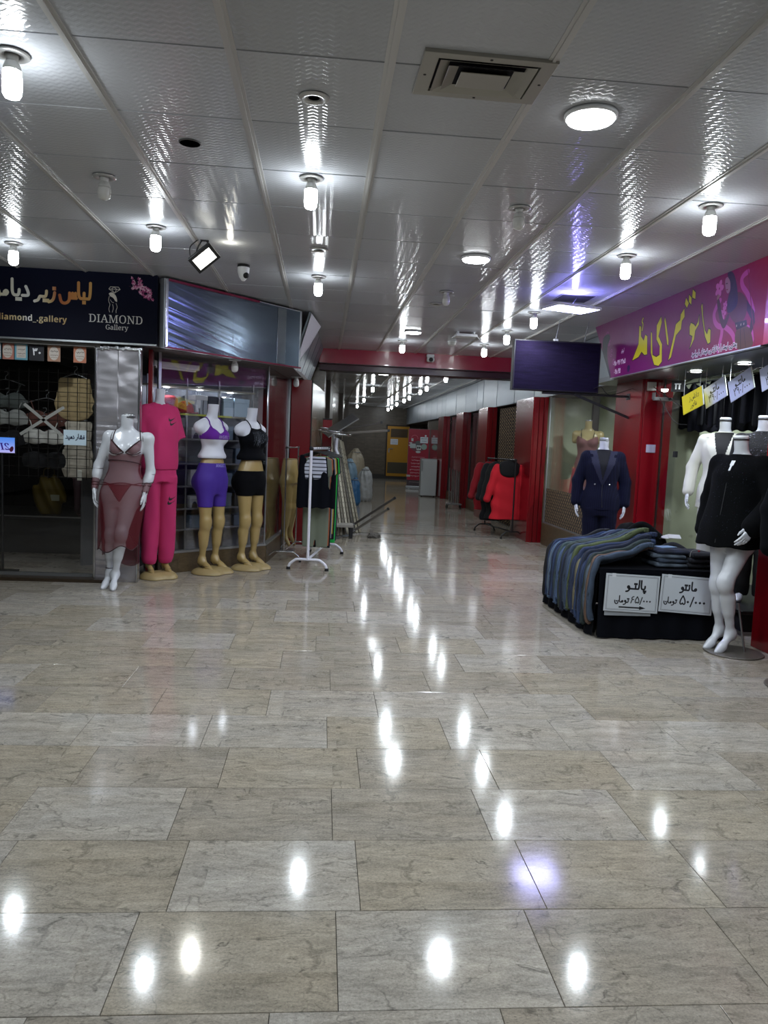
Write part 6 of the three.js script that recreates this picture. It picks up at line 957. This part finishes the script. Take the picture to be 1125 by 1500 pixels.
// ================================================================ RIGHT SIDE OF THE CORRIDOR
{
  const t = garmentRack('coat_rack', 'black coat rack with red and navy coats, by the wide red pillar', [2.8, -12.85], [3.0, -11.75], .36, 1.235, .012, M.blackMetal);
  const coat = (l, z, col, hem, yoke, tn) => { const q = hung('coat', l, 'coat', [2.8 + (z + 12.85) / 1.1 * .2, 1.225, z], Math.atan2(.2, 1.1) + tn, [['body', net((x, y, zz) => { const b = loft([[hem, .27, .09, 0, 0], [hem + .3, .25, .085, 0, 0], [-.3, .22, .08, 0, 0], [-.12, .17, .06, 0, 0], [-.05, .08, .05, 0, 0]]).f(x, y, zz); let d = b; for (const s of [-1, 1]) d = smin(d, seg([s * .19, -.13, 0], [s * .33, -.62, .05], .07, .055)(x, y, zz), .04); return d + .005 * Math.sin(y * 26 + x * 9); }, [-.45, hem - .03, -.16], [.45, 0, .18], .014), cloth(col)]]); if (yoke) part('hood', net((x, y, zz) => smin(ball([0, -.1, .03], .13, 1.3, .8, .7)(x, y, zz), ball([0, -.2, .07], .1, 1.4, .7, .5)(x, y, zz), .05), [-.24, -.34, -.1], [.24, .03, .18], .013), cloth(0x08080c, { sheen: .1 }), q); return q; };
  coat('dark red coat at the far end of the coat rack, half hidden', -12.72, 0x8a0d1c, -.86, false, -.1); coat('navy black coat in the middle of the coat rack', -12.45, 0x05070f, -1.0, false, .05); coat('black coat just behind the bright red parka', -12.22, 0x060608, -.95, false, -.05); coat('bright red parka with a black fur hood, nearest on the coat rack', -11.98, 0xb80f22, -.94, true, -.35);
}
{ // chrome tubes leaning on the pillar
  const t = thing('chrome_tubes', 'bundle of chrome tubes on a small footed stand, against a red pillar', 'stand', [3.02, 0, -17.3]);
  for (let i = 0; i < 5; i++) part('tube', bar([-.1 + i * .05, .12, 0 + (i % 2) * .05], [-.12 + i * .055, .92 - i * .02, (i % 2) * .05], .018), M.chrome, t);
  part('tray', rb(.34, .03, .2, 0, .1, .02, .005), M.steel, t); for (const [x, z] of [[-.14, -.06], [.14, -.06], [-.14, .1], [.14, .1]]) part('foot', bar([x, .09, z], [x * 1.15, 0.005, z], .012), M.blackMetal, t);
}
{
  const t = thing('fridge', 'small white fridge standing out in the corridor before the red banner', 'fridge', [2.925, 0, -21.2], -.04); const wf = phys(0xb7bcbc, .35, { clearcoat: .3 });
  part('cabinet', rb(.43, 1.0, .42, .02, .52, 0, .012, 3), wf, t); part('door', rb(.43, .99, .045, .02, .525, .238, .012, 3), wf, t); part('handle', rb(.025, .3, .03, -.17, .85, .272, .008), mat(0x8a9090, .4), t); for (const x of [-.15, .19]) part('foot', cyl(.02, .024, .03, x, .015, .17, 12), M.black, t); part('top_panel', rb(.44, .015, .44, .02, 1.03, 0, .005), mat(0x9ba09f, .4), t);
}
{ // red roll-up banner with appliances
  const b = canvasTex(512, 1400, (x, w, h) => {
    const g = x.createLinearGradient(0, 0, 0, h); g.addColorStop(0, '#8a1a30'); g.addColorStop(1, '#a3102e'); x.fillStyle = g; x.fillRect(0, 0, w, h); x.strokeStyle = '#c05a6a'; x.lineWidth = 10; x.beginPath(); x.arc(150, 230, 80, 2.6, 6.4); x.stroke();
    x.fillStyle = '#6a3440'; x.beginPath(); x.ellipse(240, 420, 200, 130, 0, 0, 7); x.fill();
    x.fillStyle = '#a9b4b4'; x.fillRect(70, 230, 50, 70); x.fillRect(40, 360, 150, 110); x.fillStyle = '#55585a'; x.beginPath(); x.arc(240, 350, 66, 0, 7); x.fill(); x.fillStyle = '#c9cfcc'; x.fillRect(205, 400, 110, 110); x.fillStyle = '#20242a'; x.beginPath(); x.ellipse(238, 455, 18, 30, 0, 0, 7); x.ellipse(284, 455, 18, 30, 0, 0, 7); x.fill(); x.fillStyle = '#8ca39a'; x.beginPath(); x.arc(390, 430, 72, 0, 7); x.fill(); x.fillStyle = '#b5bcbc'; x.beginPath(); x.ellipse(250, 560, 60, 30, 0, 0, 7); x.fill(); x.fillRect(20, 330, 70, 26); x.fillRect(10, 390, 50, 30);
    x.fillStyle = '#c3ccd2'; x.fillRect(290, 190, 190, 150); x.beginPath(); x.arc(420, 160, 24, 0, 7); x.fill(); scribble(x, 310, 460, 230, 10, '#3a4656', 7); scribble(x, 330, 440, 290, 9, '#3a4656', 6);
    for (let i = 0; i < 7; i++) scribble(x, 60 + rr(0, 50), 440 - rr(0, 60), 690 + i * 78, 22, '#d8b4bc', i === 0 ? 6 : 9); x.fillStyle = '#4c4044'; x.fillRect(0, 1260, w, 140); scribble(x, 60, 400, 1310, 14, '#9a9294', 7);
  });
  const t = thing('roll_up_banner', 'red roll-up banner with kitchen appliances and white lettering, leaning behind the fridge', 'banner', [3.05, .09, -24.4], -.22);
  part('print', new THREE.PlaneGeometry(.66, 1.8).translate(0, .92, .012), mat(0xffffff, .5, { map: b }), t); part('back', bx(.68, 1.82, .014, 0, .92, 0), mat(0x6a6a6a, .6), t); part('cassette', rb(.72, .09, .1, 0, -.04, 0, .012), M.alu, t); part('pole', bar([0, 0, -.03], [0, 1.84, -.03], .01), M.alu, t); part('foot', rb(.04, .02, .36, -.25, -.08, 0, .006), M.alu, t); part('foot', rb(.04, .02, .36, .25, -.08, 0, .006), M.alu, t);
  part('taped_note', rb(.12, .06, .004, -.29, .33, .016, .001), mat(0xb9b4b0, .6), t);
}

// ================================================================ JEANS STALL
const STX = [2.12, 3.12], STZ = [-5.6, -6.86], STY = .53;
{
  const t = thing('sales_table', 'low sales table covered in black cloth down to the floor, in front of the boutique', 'table', [(STX[0] + STX[1]) / 2, 0, (STZ[0] + STZ[1]) / 2]); const w = STX[1] - STX[0], d = STZ[0] - STZ[1], blackCloth = cloth(0x04060e, { sheen: .1, specularIntensity: .3, side: THREE.DoubleSide });
  part('top', rb(w, .03, d, 0, STY - .02, 0, .006), M.dark, t); for (const [x, z] of [[-1, -1], [1, -1], [-1, 1], [1, 1]]) part('leg', rb(.05, STY - .05, .05, x * (w / 2 - .06), (STY - .05) / 2, z * (d / 2 - .06), .005), M.blackMetal, t);
  const R = (u) => { const p = u * 2 * (w + d), e = .006; if (p < w) return [-w / 2 + p, d / 2 + e, 0, 1]; if (p < w + d) return [w / 2 + e, d / 2 - (p - w), 1, 0]; if (p < 2 * w + d) return [w / 2 - (p - w - d), -d / 2 - e, 0, -1]; return [-w / 2 - e, -d / 2 + (p - 2 * w - d), -1, 0]; };
  part('cloth_skirt', sheet((u, v) => { const [x, z, nx, nz] = R(Math.min(u, .99999)), k = .012 * v * Math.sin(u * 150) + .01 * v + .02 * v * v; return [x + nx * k, STY + .002 - v * (STY - .008), z + nz * k]; }, 260, 10), blackCloth, t); part('cloth_top', rb(w + .016, .008, d + .016, 0, STY, 0, .003), blackCloth, t);
}
{ // two price notices on the front
  const note = (label, X, tilt, word, num, arrow, kind) => { const t = thing('price_notice', label, 'notice', [X, .358, STZ[0] + .058], 0, undefined); t.rotation.set(-.04, 0, tilt);
    part('board', rb(.42, .285, .006, 0, 0, 0, .002), mat(0xb9bec4, .5), t);
    part('print', new THREE.PlaneGeometry(.41, .277).translate(0, 0, .0036), mat(0xffffff, .35, { map: canvasTex(820, 554, (x, w, h) => {
      x.fillStyle = '#c6ccd2'; x.fillRect(0, 0, w, h); x.strokeStyle = '#3a3f48'; x.lineWidth = 5; x.strokeRect(22, 20, w - 44, h - 40); x.lineWidth = 2; x.strokeRect(34, 32, w - 68, h - 64);
      const c = '#15171c'; if (kind) { let p = persian(x, 'pi af', 620, 206, 74, 26, c); p = persian(x, 'li tm', p, 206, 74, 26, c); persian(x, 'sp', p, 206, 74, 26, c); x.fillRect(p - 60, 193, 66, 26); persian(x, 'wf', p - 55, 206, 70, 26, c); digits(x, '65/000', 396, 420, 76, 15, c); persian(x, 'ti', 372, 416, 54, 17, c); persian(x, 'wf', 336, 416, 54, 17, c); let q = persian(x, 'mi af', 288, 416, 54, 17, c); persian(x, 'no', q + 2, 416, 54, 17, c); x.fillRect(220, 480, 330, 22); x.beginPath(); x.moveTo(540, 462); x.lineTo(640, 491); x.lineTo(540, 520); x.fill(); }
      else { let p = persian(x, 'mi af', 560, 206, 72, 25, c); p = persian(x, 'ni tm', p - 6, 206, 72, 25, c); persian(x, 'wf', p, 206, 70, 25, c); digits(x, '50/000', 300, 430, 104, 20, c); persian(x, 'ti', 262, 420, 50, 16, c); persian(x, 'wf', 228, 420, 50, 16, c); const q = persian(x, 'mi af', 184, 420, 50, 16, c); persian(x, 'no', q + 4, 420, 50, 16, c); }
    }) }), t); part('tape', rb(.03, .03, .001, -.15, .13, .005, .0004), mat(0xd8dde2, .2), t); return t; };
  note('white price notice with an arrow and 65,000, on the front of the stall', 2.36, -.035, 0, 0, 0, true); note('white price notice reading 50,000, beside the one with the arrow', 2.79, -.06, 0, 0, 0, false);
  single('paper_strip', rb(.36, .06, .003, 0, 0, 0, .001), mat(0x9aa0a6, .6), 'strip of pale printed paper showing below the arrow notice', 'paper', [2.34, .215, STZ[0] + .05]);
}
{ // jeans draped over the edge: legs hang over the side, waists piled on the top
  const denim = dataTex(256, 256, (u, v, x, y) => { const l = .78 + .22 * fbm(u * 4, v * 4, 3, 4) + ((x + y) % 3 === 0 ? -.12 : .04) + .08 * (rnd() - .5) + .14 * Math.sin(u * 6.283 * 2) ; return [255 * l, 255 * l, 255 * l]; });
  denim.repeat.set(1, 3);
  const dcol = [0x2b3c5e, 0x3c527c, 0x53698e, 0x25304a, 0x3d4c60, 0x5f7794, 0x2d4470, 0x46566c, 0x33436a, 0x6e7f90, 0x2a3752, 0x4c6282, 0x3a4a4a, 0x56606a];
  const mats = [...dcol, ...dcol].map((c) => new THREE.MeshStandardMaterial({ color: new THREE.Color(c).multiplyScalar(rr(.7, 1.7)), roughness: .9, map: denim }));
  const special = { 0: mat(0x07080c, .9), 1: mat(0x0a0c12, .9), 17: mat(0x5f6c48, .9, { map: denim }), 21: mat(0x8b8468, .9, { map: denim }), 28: mat(0x7c6150, .9, { map: denim }), 11: mat(0x3e4a45, .9, { map: denim }) };
  const N = 30, ord = ['nearest', 'second', 'third', 'fourth', 'fifth', 'sixth', 'seventh', 'eighth', 'ninth', 'tenth', 'eleventh', 'twelfth', 'thirteenth', 'fourteenth', 'fifteenth'];
  const places = Array.from({ length: N }, (_, i) => i < 15 ? (i ? ord[i] + ' from the far end' : 'at the far end') : (i === N - 1 ? 'nearest to the notices' : ord[N - 1 - i] + ' counted from the notices'));
  const tone = { 0: 'black', 1: 'black', 17: 'moss green', 21: 'khaki', 28: 'brown', 11: 'grey green' };
  for (let i = 0; i < N; i++) {
    const f = i / (N - 1), z = -6.76 + f * 1.15, m = special[i] ?? mats[Math.floor(rnd() * mats.length)], lum = m.color.getHSL({}).l;
    const word = tone[i] ?? (lum > .28 ? 'pale blue' : lum > .18 ? 'mid blue' : 'dark blue');
    const t = thing('jeans', `${word} jeans with legs hanging over the stall's edge, ${places[i]}`, 'jeans', [STX[0], STY, z], 0, 'jeans draped over the stall edge');
    const hang = .475 - .09 * Math.abs(Math.sin(i * 1.7)) - (i < 3 ? .03 : 0), lift = .02 + .012 * Math.sin(i * 2.3) + .02 * (i % 3), far = .3 + .22 * Math.sin(f * 2.6 + .3) + rr(-.03, .04), up = .1 + .05 * Math.sin(f * 3) + rr(-.01, .03), dz = (.5 - f) * .10, tk = .023, wd = .024;
    // profile in x,y: from the hem up, over the edge, up the heap
    const prof = [[-.055 + rr(-.015, .015), -hang], [-.06, -hang * .75], [-.058, -hang * .45], [-.05, -hang * .16], [-.035, .0], [-.0, lift + .018], [.07, lift + .03], [.16, lift + .05], [far * .75, lift + up * .6], [far, lift + up], [far + .05, lift + up + .01]].map(([x, y], k) => V3(x, y, dz * Math.max(0, k - 4) / 6 * 2));
    const cv = new THREE.CatmullRomCurve3(prof), n = 40, P = cv.getSpacedPoints(n), T = P.map((_, k) => cv.getTangentAt(k / n)), ring = 10;
    part('legs', sheet((u, v) => { const k = Math.round(v * n), p = P[k], tg = T[k], nx = -tg.y, ny = tg.x, a = u * 6.2832, w = wd * (k < 3 ? 1.12 : 1) * (1 + .08 * Math.sin(k * .9 + i)), h = tk * (k === 0 || k === n ? .55 : 1) * (1 + .12 * Math.sin(k * .7 + i * 2)), ca = Math.cos(a), sa = Math.sin(a), se = Math.sign(sa) * Math.pow(Math.abs(sa), .7), ce = Math.sign(ca) * Math.pow(Math.abs(ca), .7), cr = -.008 * Math.exp(-Math.pow(ca / .2, 2)) * (sa > 0 ? 1 : 0); return [p.x + nx * (h * se + cr), p.y + ny * (h * se + cr), p.z + w * ce]; }, ring * 2, n), m, t);
    const e = P[n]; part('waistband', rb(.045, .036, .06, e.x + .01, e.y - .002, e.z, .008), m, t);
    const hm = P[0]; part('hem', new THREE.TorusGeometry(.03, .006, 6, 18).scale(.62, 1, 1).rotateX(Math.PI / 2).translate(hm.x, hm.y + .012, hm.z).scale(1, 1, 1), m, t);
  }
  // folded jeans, dark clothes, papers on the table top
  const fold = (label, x, y, z, w, d, h, m, turn, cat = 'jeans', name = 'folded_jeans') => { const t = thing(name, label, cat, [x, y, z], turn, 'folded clothes on the stall'); const g = rb(w, h, d, 0, h / 2, 0, h * .48, 4), p = g.attributes.position; for (let i = 0; i < p.count; i++) p.setY(i, p.getY(i) + .006 * Math.sin(p.getX(i) * 34 + z * 20) * Math.cos(p.getZ(i) * 26)); g.computeVertexNormals(); part('fold', g, m, t); part('fold_edge', tube([[-w / 2 + .01, h * .5, d / 2 - .004], [0, h * .52, d / 2 + .004], [w / 2 - .01, h * .5, d / 2 - .004]], h * .36, 8), m, t); };
  const dk = cloth(0x0a0d16, { sheen: .15 }), dk2 = cloth(0x12141c, { sheen: .15 }), sl = mat(0x3a4658, .9, { map: denim }), sl2 = mat(0x5a6674, .9, { map: denim });
  let y = STY + .006; [['lowest grey blue folded jeans of the pile behind the notices', sl2], ['second folded jeans of the pile behind the notices, slate blue', sl], ['third folded jeans of the pile behind the notices, washed grey', sl2], ['top folded jeans of the pile behind the notices, dark slate', mats[3]]].forEach(([l, m], i) => { fold(l, 2.74 + rr(-.02, .02), y, -5.83 - i * .012, .28, .26, .034, m, rr(-.12, .12)); y += .0335; });
  [['dark folded trousers at the right of the stall, lowest', dk], ['dark folded trousers at the right of the stall, middle', dk2], ['dark folded trousers at the right of the stall, topmost with loose laces', dk]].forEach(([l, m], i) => fold(l, 2.97, STY + .006 + i * .04, -5.84, .24, .3, .04, m, .1 * i, 'trousers', 'folded_trousers'));
  const heap = (label, x, z, rx, rz, h, m, name = 'clothes_heap') => { const t = thing(name, label, 'clothes', [x, STY + .004, z]); part('heap', net((X, Y, Z) => Math.max(Math.max((Math.hypot(X / rx, Z / rz, Y / h) - 1) * Math.min(rx, h) + .03 * fbm(X * 9 + x * 5, Z * 9 + Y * 6, x, 3) * 2, -Y), -1), [-rx * 1.3, -.01, -rz * 1.3], [rx * 1.3, h * 1.4, rz * 1.3], .012), m, t); part('sleeve', tube([[-rx * .6, h * .62, rz * .3], [0, h * .98, rz * .4], [rx * .5, h * .6, rz * .75]], .03, 10), m, t); return t; };
  heap('heap of black garments at the back of the stall', 2.78, -6.5, .26, .22, .27, cloth(0x040506, { sheen: 0, specularIntensity: .3 })); heap('low heap of navy garments beside the folded jeans', 2.93, -6.2, .18, .2, .13, dk); 
  const pw = mat(0xb4b4b4, .6); for (let i = 0; i < 4; i++) single('paper', rb(.18, .004, .1, 0, 0, 0, .001), pw, ['loose white paper on the dark heap at the back of the stall', 'crooked white paper beside the back heap', 'white paper lying under the other loose ones', 'pale paper at the right of the loose ones'][i], 'paper', [2.98 + i * .035 - .05, STY + .16 + i * .008, -6.45 + i * .04], .4 * i, 'loose papers on the stall').rotation.z = .08;
  single('blue_label', rb(.16, .006, .1, 0, 0, 0, .002), mat(0x7d98b8, .5), 'pale blue card lying on the folded jeans pile', 'card', [2.76, y + .006, -5.9], .4);
  const tg = thing('hang_tag', 'small red hang tag lying among the dark folded trousers', 'tag', [2.96, STY + .14, -5.74]); part('tag', rb(.016, .012, .012, 0, 0, 0, .003), mat(0xa8323a, .5), tg); part('string', tube([[0, .004, 0], [-.03, .01, .01], [-.07, .0, .02], [-.1, -.04, .06]], .0018, 5), mat(0x8a8a86, .6), tg);
}
// ================================================================ BOUTIQUE FRONT: hung black clothes and price sheets
{
  const r = thing('hanging_rail', 'steel rail under the boutique soffit carrying black garments', 'rail', [4.02, 2.25, -7.0]); part('rail', bar([0, 0, -1.35], [0, 0, 1.05], .011), M.chrome, r); for (const z of [-1.2, .9]) part('drop', bar([0, 0, z], [0, .17, z], .007), M.chrome, r); part('end_knob', new THREE.SphereGeometry(.018, 12, 8).translate(0, 0, -1.35), M.chrome, r);
  const bm = cloth(0x05060a, { sheen: .08, specularIntensity: .3 }), bm2 = cloth(0x0a0b12, { sheen: .08, specularIntensity: .3 }); let first;
  const zs = [-7.72, -7.42, -7.2, -6.98, -6.76, -6.54, -6.32, -6.1, -5.88, -5.66]; zs.forEach((z, i) => {
    const lab = ['navy black garment hung alone at the far end of the boutique rail', 'black garment behind the yellow price sheet', 'black garment just right of the yellow price sheet', 'black garment behind the first white price sheet', 'black garment between the two white price sheets', 'black garment behind the second white price sheet', 'black garment over the off-white blazer figure', 'black garment over the black sequined figure', 'black garment beside the nearest red pillar', 'last black garment at the near end of the boutique rail'][i];
    const t = thing('hanging_garment', lab, 'garment', [4.02, 2.23, z * 1.09], Math.PI / 2 * .16 + (i ? -.5 : 0), 'black garments on the boutique rail');
    part('hanger', [tube([[-.18, -.07, 0], [0, -.025, 0], [.18, -.07, 0]], .006, 6), tube([[0, -.025, 0], [0, .01, 0], [.014, .02, 0], [.0, .034, 0]], .003, 6)], M.blackMetal, t);
    part('cloth', net((x, y, zz) => loft([[-.5 - .03 * (i % 3), .2, .028, 0, 0], [-.3, .19, .028, 0, 0], [-.12, .185, .025, 0, 0], [-.05, .1, .018, 0, 0]]).f(x, y, zz) + .009 * Math.sin(x * 60 + i), [-.25, -.6, -.06], [.25, -.02, .06], .013), i % 2 ? bm : bm2, t); part('collar', tube([[-.07, -.05, .02], [0, -.075, .03], [.07, -.05, .02]], .012, 6), bm2, t);
  });
  const sheetSign = (label, x, y, z, w, h, roll, paint, c) => { const t = thing('price_sheet', label, 'notice', [x, y, z], -Math.PI / 2 + .1); t.rotation.order = 'YXZ'; t.rotation.z = roll; part('sheet', rb(w, h, .004, 0, 0, 0, .0015), mat(c, .5), t); part('print', new THREE.PlaneGeometry(w - .008, h - .008).translate(0, 0, .0028), mat(0xffffff, .5, { map: canvasTex(400, Math.round(400 * h / w), paint) }), t); part('sleeve_edge', rb(.014, h, .005, w / 2, 0, .001, .002), mat(0xc8d0c8, .2), t); for (const s of [-.4, .4]) { const u = (x0, y0) => [x0 * Math.cos(roll) + y0 * Math.sin(roll), -x0 * Math.sin(roll) + y0 * Math.cos(roll)], top = 2.194 - y, px = s * w * Math.cos(roll) - h / 2 * Math.sin(roll), a = u(px, s * w * Math.sin(roll) + h / 2 * Math.cos(roll)), b = u(px, top); part('string', bar([...a, 0], [...b, 0], .0016, 5), M.white, t); } };
  const white = (num) => (x, w, h) => { x.fillStyle = '#c4cbe8'; x.fillRect(0, 0, w, h); let p = persian(x, 'mi af', 290, h * .42, 42, 13, '#17181c'); p = persian(x, 'ni tm', p - 3, h * .42, 42, 13, '#17181c'); x.fillRect(p - 34, h * .42 - 6, 38, 13); persian(x, 'wf', p - 32, h * .42, 40, 13, '#17181c'); digits(x, num, 70, h * .84, 62, 9, '#1c1c22'); };
  sheetSign('yellow price sheet with black handwriting hung on the black garments', 3.3, 1.905, -6.73, .32, .175, .27, (x, w, h) => { x.fillStyle = '#e2d21c'; x.fillRect(0, 0, w, h); let p = persian(x, 'ti', 330, h * .42, 32, 8, '#3a3208'); p = persian(x, 'ao', p - 12, h * .42, 32, 8, '#3a3208'); p = persian(x, 'ni af', p - 4, h * .42, 32, 8, '#3a3208'); p = persian(x, 'sf', p, h * .42, 32, 8, '#3a3208'); persian(x, 'zo', p - 8, h * .42, 32, 8, '#3a3208'); p = persian(x, 'fi af', 280, h * .82, 32, 8, '#3a3208'); p = persian(x, 'ti wf', p - 4, h * .82, 32, 8, '#3a3208'); persian(x, 'ro', p - 4, h * .82, 32, 8, '#3a3208'); }, 0xd8c81a);
  sheetSign('white price sheet reading 390,000, the one beside the yellow sheet', 3.4, 1.97, -6.53, .31, .185, .33, white('390/000'), 0xb9c0dd);
  sheetSign('white price sheet reading 290,000, the one farther from the yellow sheet', 3.4, 2.005, -6.12, .31, .185, .36, white('290/000'), 0xb9c0dd);
  sheetSign('white price sheet partly behind the nearest red pillar', 3.4, 2.06, -5.66, .31, .185, .3, white('290/000'), 0xb9c0dd);
  // soffit downlights, small board and cables at the far end
  for (const [i, [x, z]] of [[3.42, -6.95], [3.46, -6.2], [3.46, -5.6], [4.3, -9.6], [4.3, -7.4]].entries()) { const y = i < 3 ? 2.19 : 2.42, d = thing('recessed_light', ['bright recessed light in the boutique soffit, farthest one above the yellow sheet', 'bright recessed light in the boutique soffit, above the white price sheets', 'bright recessed light in the boutique soffit, close to the nearest red pillar', 'recessed light over the evening dress in the boutique window', 'recessed light over the pale green partition'][i], 'light', [x, y, z]); part('trim_ring', lathe([[.05, 0], [.078, 0], [.08, -.006], [.062, -.01], [.05, -.004]], 28), rimMat, d); part('lens', lathe([[.0005, -.006], [.05, -.005], [.052, 0], [.0005, 0]], 24), glow(.93, 1, .97, 16), d); downLight(d, i < 3 ? 1.3 : 8, -.01, 2.2); }
  const n = thing('number_plate', 'small dark number board with a white mark under the sign, before the hung clothes', 'plate', [3.42, 2.08, -7.3], -.6); part('plate', rb(.12, .11, .012, 0, 0, 0, .003), M.blackMetal, n); part('mark', [bx(.014, .05, .004, -.016, -.006, .008), bx(.014, .05, .004, .016, -.006, .008), bx(.06, .01, .004, 0, .02, .008)], M.white, n); part('small_lamp', lathe([[.0005, -.03], [.03, -.02], [.035, 0], [.0005, 0]]).translate(-.12, -.03, 0), glow(1, 1, .95, 7), n); part('hook', bar([0, .05, 0], [0, .11, 0], .004), M.steel, n);
  const c = thing('cable', 'thin dark cables sagging from the red pillar to the boutique rail', 'cable', [0, 0, 0]); part('strand', tube([[3.42, 2.16, -7.95], [3.5, 1.95, -7.8], [3.58, 1.75, -7.65], [3.64, 1.72, -7.5]], .004, 6), M.black, c); part('strand', tube([[3.42, 2.14, -7.93], [3.5, 2.02, -7.75], [3.6, 1.9, -7.55], [3.65, 1.88, -7.45]], .004, 6), M.black, c);
  const cam2 = thing('corner_camera', 'small grey camera on the red pillar beside the boutique opening', 'camera', [3.5, 2.02, -7.86]); part('body', rb(.2, .035, .06, .03, -.03, 0, .01), mat(0x9a9c9a, .4), cam2); part('bracket', rb(.03, .07, .03, -.07, 0, 0, .004), M.steel, cam2); part('lens', cyl(.014, .014, .02, 0, 0, 0, 14).rotateX(1.57).translate(.09, -.03, .035), M.black, cam2);
  const gl = thing('glass_fin', 'frameless glass panel edge with a small dark clamp, at the boutique opening', 'glass panel', [3.45, 0, -7.3]); part('pane', bx(.012, 2.15, .5, 0, 1.1, -.25), glassMat, gl); part('clamp', rb(.03, .06, .05, 0, 1.42, -.01, .004), M.blackMetal, gl); part('floor_channel', bx(.03, .02, .5, 0, .012, -.25), M.alu, gl);
}
shade(scene);
renderer.render(scene, camera);
